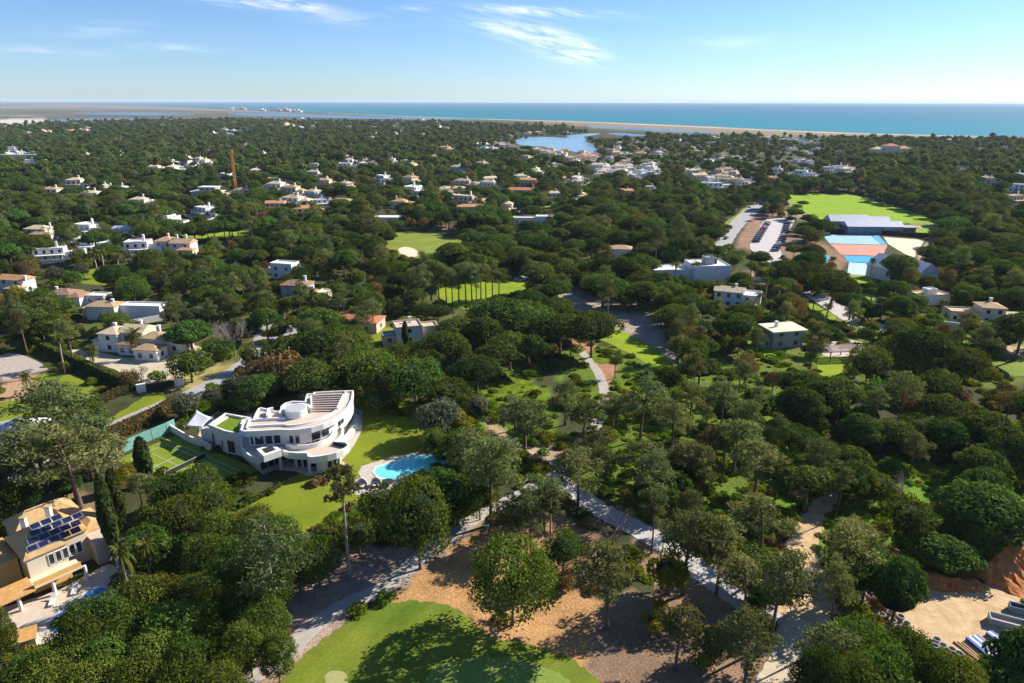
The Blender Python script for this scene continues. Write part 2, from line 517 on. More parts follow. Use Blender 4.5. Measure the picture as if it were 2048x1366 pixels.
class MB:
    """collects boxes, prisms and tubes into one mesh"""

    def __init__(s):
        s.v, s.f = [], []

    def add(s, V, F):
        b = len(s.v)
        s.v += [tuple(v) for v in V]
        s.f += [tuple(i + b for i in f) for f in F]
        return s

    def box(s, x0, x1, y0, y1, z0, z1):
        return s.add([(x0, y0, z0), (x1, y0, z0), (x1, y1, z0), (x0, y1, z0), (x0, y0, z1), (x1, y0, z1), (x1, y1, z1), (x0, y1, z1)],
                     [(0, 3, 2, 1), (4, 5, 6, 7), (0, 1, 5, 4), (1, 2, 6, 5), (2, 3, 7, 6), (3, 0, 4, 7)])

    def tube(s, p, r, n=6, cap=True):
        """points and radii"""
        p = [Vector(q) for q in p]
        rr = r if isinstance(r, (list, tuple)) else [r] * len(p)
        V = []
        for i, q in enumerate(p):
            d = (p[min(i + 1, len(p) - 1)] - p[max(i - 1, 0)]).normalized()
            a = d.orthogonal().normalized()
            # keep a stable frame for near-vertical tubes
            ref = Vector((1, 0, 0)) if abs(d.x) < 0.9 else Vector((0, 1, 0))
            a = (ref - d * ref.dot(d)).normalized()
            b = d.cross(a)
            for k in range(n):
                t = 2 * PI * k / n
                V.append(tuple(q + (a * math.cos(t) + b * math.sin(t)) * rr[i]))
        F = []
        for i in range(len(p) - 1):
            for k in range(n):
                F.append((i * n + k, i * n + (k + 1) % n, (i + 1) * n + (k + 1) % n, (i + 1) * n + k))
        if cap:
            F.append(tuple(range(n))[::-1])
            F.append(tuple((len(p) - 1) * n + k for k in range(n)))
        return s.add(V, F)

    def prism(s, pts, z0, z1, bottom=True):
        n = len(pts)
        a = sum(pts[i][0] * pts[(i + 1) % n][1] - pts[(i + 1) % n][0] * pts[i][1] for i in range(n))
        if a < 0:
            pts = pts[::-1]
        V = [(x, y, z0) for x, y in pts] + [(x, y, z1) for x, y in pts]
        tri = tessellate_polygon([[Vector((x, y, 0)) for x, y in pts]])
        F = [(i, (i + 1) % n, (i + 1) % n + n, i + n) for i in range(n)]
        for t in tri:
            A, B, C = (pts[k] for k in t)
            if (B[0] - A[0]) * (C[1] - A[1]) - (C[0] - A[0]) * (B[1] - A[1]) < 0:
                t = t[::-1]
            F.append(tuple(k + n for k in t))
            if bottom:
                F.append(tuple(reversed(t)))
        return s.add(V, F)

    def wall(s, pts, z0, z1, th, closed=False):
        """a band of wall along a polyline, thickened to its left"""
        n = len(pts)
        L = []
        for i in range(n):
            if closed:
                a, b, c = pts[i - 1], pts[i], pts[(i + 1) % n]
            else:
                a, b, c = pts[max(i - 1, 0)], pts[i], pts[min(i + 1, n - 1)]
            d1 = Vector((b[0] - a[0], b[1] - a[1]))
            d2 = Vector((c[0] - b[0], c[1] - b[1]))
            if d1.length < 1e-6:
                d1 = d2
            if d2.length < 1e-6:
                d2 = d1
            d1.normalize()
            d2.normalize()
            t = d1 + d2
            if t.length < 1e-3:
                t = d1
            t.normalize()
            nn = Vector((-t.y, t.x))
            k = 1 / max(0.5, nn.dot(Vector((-d1.y, d1.x))))
            L.append((b[0] + nn.x * th * k, b[1] + nn.y * th * k))
        V = [(x, y, z0) for x, y in pts] + [(x, y, z0) for x, y in L] + [(x, y, z1) for x, y in pts] + [(x, y, z1) for x, y in L]
        F = []
        for i in range(n if closed else n - 1):
            j = (i + 1) % n
            F += [(i, j, j + 2 * n, i + 2 * n), (j + n, i + n, i + 3 * n, j + 3 * n), (i + 2 * n, j + 2 * n, j + 3 * n, i + 3 * n), (j, i, i + n, j + n)]
        if not closed:
            F += [(0, 2 * n, 3 * n, n), (n - 1, 2 * n - 1, 4 * n - 1, 3 * n - 1)]
        return s.add(V, F)

    def build(s, name, m, parent=None, smooth=False):
        return link(name, mesh(name, s.v, s.f, m, smooth), parent)


def sheet(name, pts, z, m, smooth=5, label=None, kind='structure', px=True, parent=None, ragged=0.0):
    """a flat ground sheet outlined by photo pixels on the ground"""
    if px:
        pts = [G(*p) for p in pts]
    if smooth:
        pts = spline(pts, True, smooth * 3 if ragged else smooth)
    if ragged:
        pts = [(x + ragged * (math.sin(x * 2.3 + y * 1.1) + 0.6 * math.sin(y * 4.1 - x * 1.7) + 0.5 * math.sin(k * 2.9)), y + ragged * (math.cos(x * 1.9 - y * 2.7) + 0.6 * math.sin(x * 5.3) + 0.5 * math.cos(k * 3.7)))
               for k, (x, y) in enumerate(pts)]
    tri = tessellate_polygon([[Vector((x, y, 0)) for x, y in pts]])
    F = []
    for t in tri:
        A, B, C = (pts[k] for k in t)
        if (B[0] - A[0]) * (C[1] - A[1]) - (C[0] - A[0]) * (B[1] - A[1]) < 0:
            t = t[::-1]
        F.append(tuple(t))
    o = link(name, mesh(name, [(x, y, z) for x, y in pts], F, m), parent)
    if parent is None:
        tag(o, label, kind=kind)
    return o


def ribbon(name, pts, w, z, m, label=None, kind='structure', thick=0.0):
    c = spline([G(*p) for p in pts], False, 8)
    ws = w if isinstance(w, (list, tuple)) else [w, w]
    V, F = [], []
    n = len(c)
    for i in range(n):
        a, b = c[max(i - 1, 0)], c[min(i + 1, n - 1)]
        d = Vector((b[0] - a[0], b[1] - a[1])).normalized()
        t = i / (n - 1) * (len(ws) - 1)
        k = min(int(t), len(ws) - 2)
        hw = (ws[k] + (ws[k + 1] - ws[k]) * (t - k)) / 2
        hw *= 1 + 0.04 * math.sin(i * 1.7)
        V += [(c[i][0] + d.y * hw, c[i][1] - d.x * hw, z), (c[i][0] - d.y * hw, c[i][1] + d.x * hw, z)]
    F = [(2 * i, 2 * i + 2, 2 * i + 3, 2 * i + 1) for i in range(n - 1)]
    o = link(name, mesh(name, V, F, m))
    tag(o, label, kind=kind)
    return o

# ================================================================== GROUND


def vnoise(x, y, s, seed=0, octaves=3):
    x = np.asarray(x, float) / s
    y = np.asarray(y, float) / s
    out = np.zeros_like(x)
    amp, tot = 1.0, 0.0
    for o in range(octaves):
        tab = np.random.RandomState(seed + o).rand(64, 64)
        xi, yi = np.floor(x).astype(int), np.floor(y).astype(int)
        fx, fy = x - xi, y - yi
        fx = fx * fx * (3 - 2 * fx)
        fy = fy * fy * (3 - 2 * fy)
        a = tab[xi % 64, yi % 64]
        b = tab[(xi + 1) % 64, yi % 64]
        c = tab[xi % 64, (yi + 1) % 64]
        d = tab[(xi + 1) % 64, (yi + 1) % 64]
        out += amp * ((a * (1 - fx) + b * fx) * (1 - fy) + (c * (1 - fx) + d * fx) * fy)
        tot += amp
        amp *= 0.5
        x, y = x * 2.03 + 7.1, y * 2.03 + 3.3
    return out / tot


COAST = [(-2600, 204.2), (-900, 205.2), (-100, 205.5), (120, 206.5), (300, 211), (470, 218), (640, 225), (760, 230), (900, 235), (1040, 239), (1150, 242),
         (1280, 247), (1400, 252), (1520, 258), (1640, 263), (1760, 267), (1880, 270.5), (1990, 272.5), (2150, 275), (2950, 291), (4200, 316)]
cx_, cy_ = zip(*COAST)

# soft land cover: (polygon in photo pixels, colour, warp)
DEF = (0.060, 0.066, 0.026)
COVER = [
    ([(-2600, 203), (300, 203), (900, 230), (1100, 240), (1100, 246), (760, 236), (600, 240), (480, 246), (300, 248), (0, 262), (-2600, 330)], (0.125, 0.12, 0.085), 6),
    ([(0, 238), (90, 237), (95, 245), (40, 252), (-2600, 262), (-2600, 245)], (0.52, 0.44, 0.34), 3),
    ([(1040, 238), (2048, 270), (2950, 290), (2950, 294), (2100, 277), (1900, 274), (1700, 272), (1500, 270), (1400, 268), (1200, 256), (1080, 246)], (0.27, 0.205, 0.135), 4),
    # town
    ([(930, 285), (1330, 282), (1360, 262), (1640, 275), (1660, 310), (1520, 330), (1500, 375), (1330, 352), (1180, 350), (1060, 330)], (0.10, 0.10, 0.06), 10),
    # green undergrowth in the middle
    ([(850, 740), (1060, 730), (1110, 780), (1110, 880), (1000, 880), (900, 850)], (0.115, 0.18, 0.018), 25),
    ([(1130, 700), (1240, 690), (1600, 720), (1620, 900), (1560, 1010), (1440, 1050), (1280, 1040), (1170, 980), (1180, 860)], (0.115, 0.17, 0.020), 40),
    ([(1560, 960), (1650, 950), (1800, 930), (2048, 930), (2300, 960), (2300, 1080), (1880, 1120), (1760, 1110), (1660, 1100), (1620, 1060), (1560, 1080)], (0.12, 0.22, 0.018), 25),
    ([(1450, 640), (1600, 610), (1760, 640), (2300, 680), (2300, 800), (1900, 760), (1640, 760), (1500, 720)], (0.12, 0.155, 0.022), 30),
    ([(0, 600), (500, 560), (700, 600), (1100, 560), (1000, 700), (600, 760), (0, 700)], (0.10, 0.11, 0.03), 35),
    # sandy waste beside the fairway
    ([(1105, 555), (1150, 575), (1250, 592), (1340, 600), (1375, 640), (1340, 690), (1390, 725), (1340, 730), (1290, 700), (1210, 655), (1170, 632), (1120, 600)], (0.38, 0.30, 0.235), 14),
    ([(1000, 495), (1060, 500), (1110, 560), (1080, 570)], (0.30, 0.20, 0.13), 10),
    ([(700, 447), (1060, 455), (1050, 470), (900, 462), (760, 456)], (0.34, 0.22, 0.15), 4),
    ([(705, 487), (740, 490), (765, 508), (740, 512)], (0.40, 0.26, 0.18), 4),
    ([(1560, 470), (1640, 480), (1700, 520), (1660, 560), (1580, 540), (1540, 500)], (0.26, 0.17, 0.10), 12),
    ([(1500, 430), (1545, 420), (1560, 436), (1530, 445), (1500, 500), (1470, 495)], (0.30, 0.18, 0.12), 6),
    ([(1640, 590), (1560, 560), (1500, 545), (1480, 560), (1540, 590)], (0.42, 0.28, 0.18), 8),
    ([(1580, 400), (1670, 440), (1720, 450), (1640, 452), (1540, 425), (1550, 395)], (0.34, 0.26, 0.18), 6),
    # needle litter
    ([(1140, 640), (1180, 690), (1240, 730), (1215, 780), (1180, 720), (1150, 690)], (0.40, 0.20, 0.12), 8),
    ([(560, 1330), (585, 1200), (620, 1120), (700, 1085), (860, 1100), (980, 1010), (1010, 1010), (880, 1110), (840, 1160), (720, 1210), (620, 1310), (500, 1380)], (0.36, 0.26, 0.20), 14),
    ([(780, 1210), (830, 1160), (900, 1090), (985, 1050), (1060, 1050), (1120, 1110), (1160, 1180), (1240, 1230), (1280, 1300), (1260, 1420), (1190, 1420), (1000, 1290), (940, 1240), (860, 1208)], (0.46, 0.26, 0.11), 16),
    ([(1000, 1040), (1120, 1020), (1180, 1060), (1240, 1120), (1190, 1180), (1080, 1120)], (0.32, 0.19, 0.10), 20),
    ([(1180, 1200), (1350, 1180), (1560, 1260), (1580, 1420), (1210, 1450)], (0.27, 0.175, 0.11), 25),
    ([(1240, 1080), (1300, 1050), (1420, 1130), (1500, 1220), (1340, 1200)], (0.30, 0.20, 0.12), 20),
    ([(380, 1360), (480, 1320), (560, 1280), (600, 1330), (520, 1420), (380, 1450)], (0.32, 0.22, 0.15), 14),
    # dirt track and building site
    ([(1600, 910), (1640, 905), (1650, 925), (1625, 935)], (0.50, 0.38, 0.26), 5),
    ([(1620, 1010), (1680, 985), (1675, 1010), (1640, 1050), (1620, 1090), (1640, 1130), (1700, 1170), (1620, 1230), (1560, 1260), (1575, 1130), (1590, 1060)], (0.55, 0.42, 0.29), 8),
    ([(1590, 1270), (1660, 1250), (1620, 1330), (1600, 1430), (1520, 1430), (1570, 1340)], (0.42, 0.35, 0.28), 8),
    ([(1540, 1200), (1640, 1200), (1640, 1290), (1560, 1290)], (0.38, 0.36, 0.36), 10),
    ([(0, 980), (200, 990), (200, 1050), (100, 1030), (0, 1040)], (0.26, 0.19, 0.10), 16),
    ([(0, 755), (80, 745), (100, 790), (60, 800), (0, 800)], (0.42, 0.28, 0.16), 8),
    ([(330, 735), (420, 720), (500, 735), (420, 775), (340, 780)], (0.32, 0.27, 0.10), 12),
    ([(960, 830), (1020, 860), (1050, 900), (980, 870)], (0.42, 0.30, 0.18), 8),
    ([(1060, 890), (1130, 900), (1110, 930), (1030, 900)], (0.40, 0.30, 0.20), 8),
    ([(1970, 690), (2060, 690), (2060, 715), (1980, 712)], (0.42, 0.32, 0.22), 6),
    ([(1850, 480), (1900, 478), (1890, 500), (1850, 530), (1830, 520)], (0.45, 0.34, 0.24), 6),
    ([(1820, 445), (1900, 447), (1900, 462), (1830, 462)], (0.38, 0.33, 0.18), 5),
    ([(1860, 720), (1900, 700), (1990, 735), (1960, 750)], (0.16, 0.17, 0.04), 8),
    ([(1700, 840), (1790, 850), (1760, 870), (1690, 865)], (0.33, 0.22, 0.15), 8),
]
RX0, RX1, RY0, RY1, RS = -2600, 4200, 198, 1760, 4
gx, gy = np.meshgrid(np.arange(RX0, RX1, RS), np.arange(RY0, RY1, RS))
can = np.empty(gx.shape + (3,))
can[:] = DEF
n1 = vnoise(gx, gy, 60, 5)
n2 = vnoise(gx, gy, 60, 15)
f1 = vnoise(gx, gy, 18, 25, 2)
f2 = vnoise(gx, gy, 18, 35, 2)
for poly, colr, wp in COVER:
    xs, ys = [p[0] for p in poly], [p[1] for p in poly]
    y0, y1 = max(0, int((min(ys) - 60 - RY0) / RS)), min(gx.shape[0], int((max(ys) + 60 - RY0) / RS) + 1)
    x0, x1 = max(0, int((min(xs) - 60 - RX0) / RS)), min(gx.shape[1], int((max(xs) + 60 - RX0) / RS) + 1)
    X, Y = gx[y0:y1, x0:x1], gy[y0:y1, x0:x1]
    wx = X + (n1[y0:y1, x0:x1] - 0.5) * wp * 3 + (f1[y0:y1, x0:x1] - 0.5) * wp * 1.2
    wy = Y + (n2[y0:y1, x0:x1] - 0.5) * wp * 1.6 + (f2[y0:y1, x0:x1] - 0.5) * wp * 0.8
    m_ = pip(wx.ravel(), wy.ravel(), poly).reshape(X.shape)
    sub = can[y0:y1, x0:x1]
    sub[m_] = colr
for _ in range(1):
    pad = np.pad(can, ((1, 1), (1, 1), (0, 0)), 'edge')
    can = (pad[1:-1, 1:-1] * 2 + pad[:-2, 1:-1] + pad[2:, 1:-1] + pad[1:-1, :-2] + pad[1:-1, 2:]) / 6

cols = np.concatenate([np.arange(-2600, -160, 60), np.arange(-160, 2210, 6), np.arange(2210, 4260, 60)]).astype(float)
NR = 300
t_ = (np.arange(NR) / (NR - 1)) ** 1.35
yc = np.interp(cols, cx_, cy_)
PXX = np.repeat(cols[None], NR, 0)
PYY = yc[None] + (1740 - yc[None]) * t_[:, None]
gp = Garr(PXX.ravel(), PYY.ravel())
ix = np.clip(((PXX.ravel() - RX0) / RS), 0, gx.shape[1] - 2)
iy = np.clip(((PYY.ravel() - RY0) / RS), 0, gx.shape[0] - 2)
i0, j0 = ix.astype(int), iy.astype(int)
fx, fy = (ix - i0)[:, None], (iy - j0)[:, None]
gc = can[j0, i0] * (1 - fx) * (1 - fy) + can[j0, i0 + 1] * fx * (1 - fy) + can[j0 + 1, i0] * (1 - fx) * fy + can[j0 + 1, i0 + 1] * fx * fy
NC = len(cols)
idx = np.arange(NR * NC).reshape(NR, NC)
F = np.stack([idx[1:, :-1], idx[1:, 1:], idx[:-1, 1:], idx[:-1, :-1]], -1).reshape(-1, 4)
gme = bpy.data.meshes.new('ground')
gme.vertices.add(len(gp))
gme.vertices.foreach_set('co', np.column_stack([gp, np.zeros(len(gp))]).astype(np.float32).ravel())
gme.loops.add(F.size)
gme.loops.foreach_set('vertex_index', F.ravel().astype(np.int32))
gme.polygons.add(len(F))
gme.polygons.foreach_set('loop_start', np.arange(0, F.size, 4, dtype=np.int32))
gme.polygons.foreach_set('loop_total', np.full(len(F), 4, dtype=np.int32))
gme.update(calc_edges=True)
ca = gme.color_attributes.new('cover', 'FLOAT_COLOR', 'POINT')
ca.data.foreach_set('color', np.column_stack([gc, np.ones(len(gc))]).astype(np.float32).ravel())


def ground_mat():
    m, nt, b = new_mat('ground_cover')
    b.inputs['Roughness'].default_value = 0.95
    b.inputs['Specular IOR Level'].default_value = 0.1
    at = nt.nodes.new('ShaderNodeAttribute')
    at.attribute_name = 'cover'
    tc = nt.nodes.new('ShaderNodeTexCoord')
    last = at.outputs['Color']
    for sc_, lo, hi, a, bb in ((0.05, 0.3, 0.7, 0.75, 1.25), (0.28, 0.3, 0.7, 0.75, 1.22), (2.6, 0.32, 0.68, 0.60, 1.38)):
        nz = nt.nodes.new('ShaderNodeTexNoise')
        nz.inputs['Scale'].default_value = sc_
        nz.inputs['Detail'].default_value = 5
        nz.inputs['Roughness'].default_value = 0.7
        nt.links.new(tc.outputs['Object'], nz.inputs['Vector'])
        mr = nt.nodes.new('ShaderNodeMapRange')
        mr.inputs[1].default_value = lo
        mr.inputs[2].default_value = hi
        mr.inputs[3].default_value = a
        mr.inputs[4].default_value = bb
        nt.links.new(nz.outputs[0], mr.inputs[0])
        mx = nt.nodes.new('ShaderNodeMixRGB')
        mx.blend_type = 'MULTIPLY'
        mx.inputs[0].default_value = 1
        nt.links.new(last, mx.inputs[1])
        nt.links.new(mr.outputs[0], mx.inputs[2])
        last = mx.outputs[0]
    nt.links.new(last, b.inputs['Base Color'])
    bp = nt.nodes.new('ShaderNodeBump')
    bp.inputs['Strength'].default_value = 0.6
    bp.inputs['Distance'].default_value = 0.25
    nt.links.new(nz.outputs[0], bp.inputs['Height'])
    nt.links.new(bp.outputs[0], b.inputs['Normal'])
    return m


gme.materials.append(ground_mat())
tag(link('ground', gme), kind='structure')

# wide terrain round and below the detailed ground, ending well before the shore
plain = mat('far_ground', DEF, 0.95, 0.3, 0.05)
tb = MB()
tb.add([(-900, -900, -0.5), (900, -900, -0.5), (900, 700, -0.5), (-900, 700, -0.5)], [(0, 1, 2, 3)])
tag(tb.build('terrain', plain), kind='structure')


def sea_mat():
    m, nt, b = new_mat('sea_water')
    b.inputs['Roughness'].default_value = 0.42
    b.inputs['Specular IOR Level'].default_value = 0.12
    b.inputs['IOR'].default_value = 1.33
    tc = nt.nodes.new('ShaderNodeTexCoord')
    sp = nt.nodes.new('ShaderNodeSeparateXYZ')
    nt.links.new(tc.outputs['Object'], sp.inputs[0])
    # depth of the water: shallow near the shore, deep farther out (shore runs obliquely)
    mm = nt.nodes.new('ShaderNodeMath')
    mm.operation = 'MULTIPLY_ADD'
    mm.inputs[1].default_value = 0.9
    nt.links.new(sp.outputs[0], mm.inputs[0])
    nt.links.new(sp.outputs[1], mm.inputs[2])
    mr = nt.nodes.new('ShaderNodeMapRange')
    mr.inputs[1].default_value = 2200
    mr.inputs[2].default_value = 14000
    nt.links.new(mm.outputs[0], mr.inputs[0])
    cr = nt.nodes.new('ShaderNodeValToRGB')
    cr.color_ramp.elements[0].color = (0.002, 0.205, 0.245, 1)
    cr.color_ramp.elements[1].color = (0.002, 0.068, 0.135, 1)
    e = cr.color_ramp.elements.new(0.22)
    e.color = (0.002, 0.145, 0.205, 1)
    nt.links.new(mr.outputs[0], cr.inputs[0])
    mp = nt.nodes.new('ShaderNodeMapping')
    mp.inputs['Rotation'].default_value = (0, 0, 0.4)
    mp.inputs['Scale'].default_value = (0.004, 0.02, 1)
    nt.links.new(tc.outputs['Object'], mp.inputs[0])
    nz = nt.nodes.new('ShaderNodeTexNoise')
    nz.inputs['Scale'].default_value = 1
    nz.inputs['Detail'].default_value = 6
    nt.links.new(mp.outputs[0], nz.inputs['Vector'])
    m2 = nt.nodes.new('ShaderNodeMapRange')
    m2.inputs[1].default_value = 0.3
    m2.inputs[2].default_value = 0.7
    m2.inputs[3].default_value = 0.88
    m2.inputs[4].default_value = 1.12
    nt.links.new(nz.outputs[0], m2.inputs[0])
    mx = nt.nodes.new('ShaderNodeMixRGB')
    mx.blend_type = 'MULTIPLY'
    mx.inputs[0].default_value = 1
    nt.links.new(cr.outputs[0], mx.inputs[1])
    nt.links.new(m2.outputs[0], mx.inputs[2])
    nt.links.new(mx.outputs[0], b.inputs['Base Color'])
    return m


sb = MB()
sb.add([(-40000, 300, -2.0), (40000, 300, -2.0), (40000, 30000, -2.0), (-40000, 30000, -2.0)], [(0, 1, 2, 3)])
tag(sb.build('sea', sea_mat()), kind='structure')
M['lagoon'] = mat('lagoon_water', (0.10, 0.20, 0.30), 0.35, 0.12, 0.004, spec=0.3)
M['lake'] = mat('lake_water', (0.20, 0.36, 0.46), 0.30, 0.12, 0.02, spec=0.3)
M['beach'] = mat('beach_sand', (0.46, 0.36, 0.26), 0.95, 0.2, 0.01)
M['marsh'] = mat('salt_marsh', (0.21, 0.17, 0.15), 0.95, 0.3, 0.004)
# shore strip, lagoons, lake
sheet('beach', [(640, 225.6), (760, 230.6), (900, 235.6), (1040, 239.8), (1150, 242.8), (1280, 247.8), (1400, 252.8), (1520, 258.8), (1640, 263.8), (1760, 267.8), (1990, 273.3),
                (1990, 274.3), (1760, 269.6), (1640, 265.8), (1520, 260.8), (1400, 255.2), (1280, 250), (1150, 244.5), (1040, 241.2), (900, 236.6), (760, 231.4)], 0.15, M['beach'], 3)
sheet('lagoon', [(455, 226), (560, 226.5), (680, 231), (800, 234.5), (930, 237), (960, 239), (860, 239), (700, 237), (600, 234), (500, 231.5)], 0.2, M['lagoon'], 4)
sheet('lagoon', [(150, 226), (300, 225), (390, 229), (330, 231.5), (230, 230)], 0.2, M['lagoon'], 4)
sheet('lagoon', [(100, 240), (200, 237), (290, 238), (280, 241), (200, 243), (110, 243)], 0.2, M['lagoon'], 4)
sheet('lagoon', [(1180, 253), (1260, 255), (1380, 261), (1440, 264.5), (1430, 266), (1350, 264.5), (1260, 259), (1190, 256)], 0.2, M['lagoon'], 4)
sheet('lagoon', [(1215, 267), (1240, 266), (1288, 270), (1283, 272.5), (1240, 271)], 0.2, M['lagoon'], 4)
sheet('sandbar', [(0, 213), (150, 210), (330, 214), (470, 220), (600, 225.5), (590, 226.5), (440, 222.5), (250, 218), (0, 217)], 0.2, M['marsh'], 4)
sheet('salt_flat', [(0, 239.5), (60, 239), (88, 241), (60, 246), (20, 249), (-120, 252), (-120, 241)], 0.2, mat('salt_flat', (0.55, 0.50, 0.46), 0.9, 0.1, 0.01), 4)
sheet('lake', [(1028, 282), (1050, 275), (1100, 274), (1130, 276), (1152, 271), (1170, 276), (1172, 284), (1186, 290), (1192, 302), (1180, 306), (1150, 304),
               (1110, 302), (1090, 294), (1060, 292), (1040, 290)], 0.25, M['lake'], 5)
sheet('lake', [(1132, 272), (1150, 269), (1190, 267), (1200, 268), (1190, 270), (1165, 274), (1150, 276)], 0.22, M['lake'], 4)

M['marshgreen'] = mat('marsh_scrub', (0.045, 0.055, 0.028), 0.95, 0.3, 0.01)
M['mud'] = mat('tidal_mud', (0.26, 0.22, 0.18), 0.95, 0.2, 0.01)
for k, (x0_, x1_, y_, h_, m_) in enumerate([(0, 180, 224, 1.8, 'marshgreen'), (60, 300, 220.5, 0.7, 'mud'), (120, 420, 232.5, 1.8, 'marshgreen'), (-60, 90, 231, 1.6, 'mud'), (230, 460, 226, 0.9, 'mud'), (0, 240, 214.5, 0.6, 'marshgreen'),
                                        (200, 520, 228.3, 0.8, 'marshgreen'), (-60, 140, 235.5, 1.2, 'marshgreen')]):
    n_ = 7
    up_ = [(x0_ + (x1_ - x0_) * i / n_, y_ - h_ * math.sin(PI * i / n_) * (0.5 + 0.3 * math.sin(i * 2.1 + k))) for i in range(n_ + 1)]
    dn_ = [(x1_ - (x1_ - x0_) * i / n_, y_ + h_ * math.sin(PI * i / n_) * (0.5 + 0.3 * math.cos(i * 1.7 + k))) for i in range(1, n_)]
    sheet('marsh_strip', up_ + dn_, 0.25, M[m_], 3)

# ------------------------------------------------------------------ lawns, golf turf, paths, roads (hard edges)
LAWNS = []      # polygons that stay in view


def lawn(pts, m='lawn', name='lawn', z=0.03, s=5, clear=True, parent=None):
    o = sheet(name, pts, z, M[m], s, parent=parent, ragged=0.0 if m == 'roofgrass' else 0.16 if name in ('lawn', 'golf_fairway', 'putting_green') else 0.4)
    if clear:
        LAWNS.append(pts)
    return o


lawn([(448, 1034), (500, 1003), (560, 966), (600, 930), (480, 860), (500, 820), (640, 780), (730, 800), (790, 790), (860, 850), (900, 890), (890, 990), (780, 1010), (745, 1010),
      (690, 1048), (640, 1064), (592, 1066), (480, 1048)], clear=False)
LAWNS += [[(452, 1028), (560, 985), (640, 970), (690, 945), (722, 880), (735, 830), (770, 850), (820, 880), (840, 905), (760, 915), (715, 945), (712, 990), (690, 1000), (650, 1050), (600, 1056), (500, 1032)],
          [(727, 830), (770, 845), (820, 880), (830, 900), (760, 910), (715, 910)]]
lawn([(520, 1420), (600, 1318), (640, 1285), (690, 1248), (740, 1218), (800, 1203), (850, 1203), (900, 1212), (935, 1232), (960, 1258), (990, 1276), (1060, 1290), (1130, 1312),
      (1175, 1340), (1225, 1400), (1240, 1460), (520, 1500)], 'golf', 'golf_fairway')
lawn([(850, 1460), (850, 1370), (868, 1338), (915, 1320), (985, 1314), (1050, 1324), (1110, 1344), (1150, 1380), (1150, 1460)], 'green', 'putting_green', 0.06)
sheet('bare_patch', [(650, 1352), (665, 1342), (690, 1346), (695, 1366), (680, 1380), (655, 1372)], 0.055, mat('dry_turf', (0.33, 0.33, 0.12), 0.9, 0.15, 2), 5)
lawn([(60, 762), (95, 746), (140, 750), (178, 766), (193, 782), (190, 798), (165, 806), (120, 800), (92, 786)])
lawn([(-60, 812), (0, 804), (55, 800), (64, 818), (58, 838), (0, 850), (-60, 852)])
lawn([(195, 862), (200, 850), (250, 818), (298, 788), (322, 786), (332, 798), (318, 812), (262, 836), (215, 860)])
lawn([(672, 455), (720, 453), (790, 461), (860, 466), (915, 476), (926, 486), (915, 497), (885, 508), (845, 518), (815, 516), (790, 505), (760, 488), (720, 470)], 'fairway', 'golf_fairway', clear=False)
LAWNS.append([(775, 464), (850, 470), (912, 480), (918, 487), (880, 500), (842, 510), (800, 512), (788, 492)])
sheet('bunker', [(796, 500), (808, 494), (826, 497), (836, 505), (832, 513), (815, 514), (803, 509)], 0.08, M['sand'], 5)
lawn([(872, 585), (900, 568), (950, 562), (1010, 560), (1052, 566), (1048, 582), (1010, 592), (985, 605), (945, 618), (905, 612)], 'bright', 'golf_fairway')
lawn([(1172, 636), (1195, 642), (1225, 655), (1258, 668), (1300, 690), (1330, 712), (1345, 730), (1310, 738), (1270, 712), (1225, 690), (1190, 672)], 'bright', 'golf_fairway')
lawn([(1150, 735), (1185, 700), (1215, 695), (1240, 705), (1210, 730), (1190, 725)], 'rough', 'rough_grass', 0.02, clear=False)
FIELD = [(1577, 391), (1620, 388), (1688, 388.5), (1722, 394), (1760, 407), (1800, 418), (1840, 431), (1862, 441), (1830, 446), (1760, 446), (1690, 444), (1650, 441), (1620, 430), (1586, 412)]
lawn(FIELD, 'field', 'playing_field', 0.05)
lawn([(1800, 420), (1860, 436), (1880, 446), (1850, 452), (1815, 445)], 'fairway', 'lawn', 0.045)
lawn([(1832, 462), (1850, 456), (1862, 466), (1850, 472), (1836, 470)], 'field', 'lawn', 0.05, 4)
lawn([(1690, 551), (1740, 552), (1752, 560), (1735, 566), (1692, 564)], 'bright', s=3)
lawn([(1612, 606), (1630, 610), (1672, 634), (1655, 640), (1614, 628)], 'bright', s=3)
lawn([(1712, 588), (1745, 590), (1748, 600), (1716, 601)], 'bright', s=3)
lawn([(1640, 712), (1668, 712), (1690, 738), (1665, 757), (1637, 744)], 'bright', s=3)
lawn([(1545, 640), (1590, 632), (1700, 645), (1690, 656), (1560, 648)], 'lawn', clear=False)
lawn([(1960, 724), (2010, 716), (2110, 718), (2110, 748), (2040, 752), (1990, 744)], 'fairway')
lawn([(1880, 655), (1935, 650), (2000, 665), (1990, 690), (1920, 688), (1880, 672)], 'rough', 'rough_grass', 0.02, clear=False)
lawn([(115, 548), (150, 536), (235, 540), (300, 552), (285, 566), (200, 570), (140, 562)], 'lawn', clear=False)
lawn([(380, 325), (400, 321), (437, 319), (438, 326), (405, 330)], 'bright', s=3)
lawn([(0, 325), (90, 322), (110, 330), (40, 338), (0, 338)], 'bright', s=3, clear=False)
lawn([(1090, 408), (1112, 402), (1122, 406), (1108, 414), (1092, 416)], 'bright', s=3)
lawn([(1440, 452), (1452, 444), (1500, 408), (1512, 410), (1470, 444), (1446, 458)], 'fairway', 'verge', 0.03, 3)
lawn([(1490, 690), (1530, 680), (1560, 700), (1530, 720)], 'bright', clear=False)
lawn([(700, 690), (740, 668), (770, 655), (790, 660), (770, 680), (730, 700)], 'lawn')
lawn([(365, 470), (480, 462), (500, 466), (420, 478)], 'bright', 'golf_fairway', s=3)
lawn([(1240, 770), (1290, 745), (1370, 750), (1390, 790), (1300, 810)], 'rough', 'rough_grass', 0.02, clear=False)
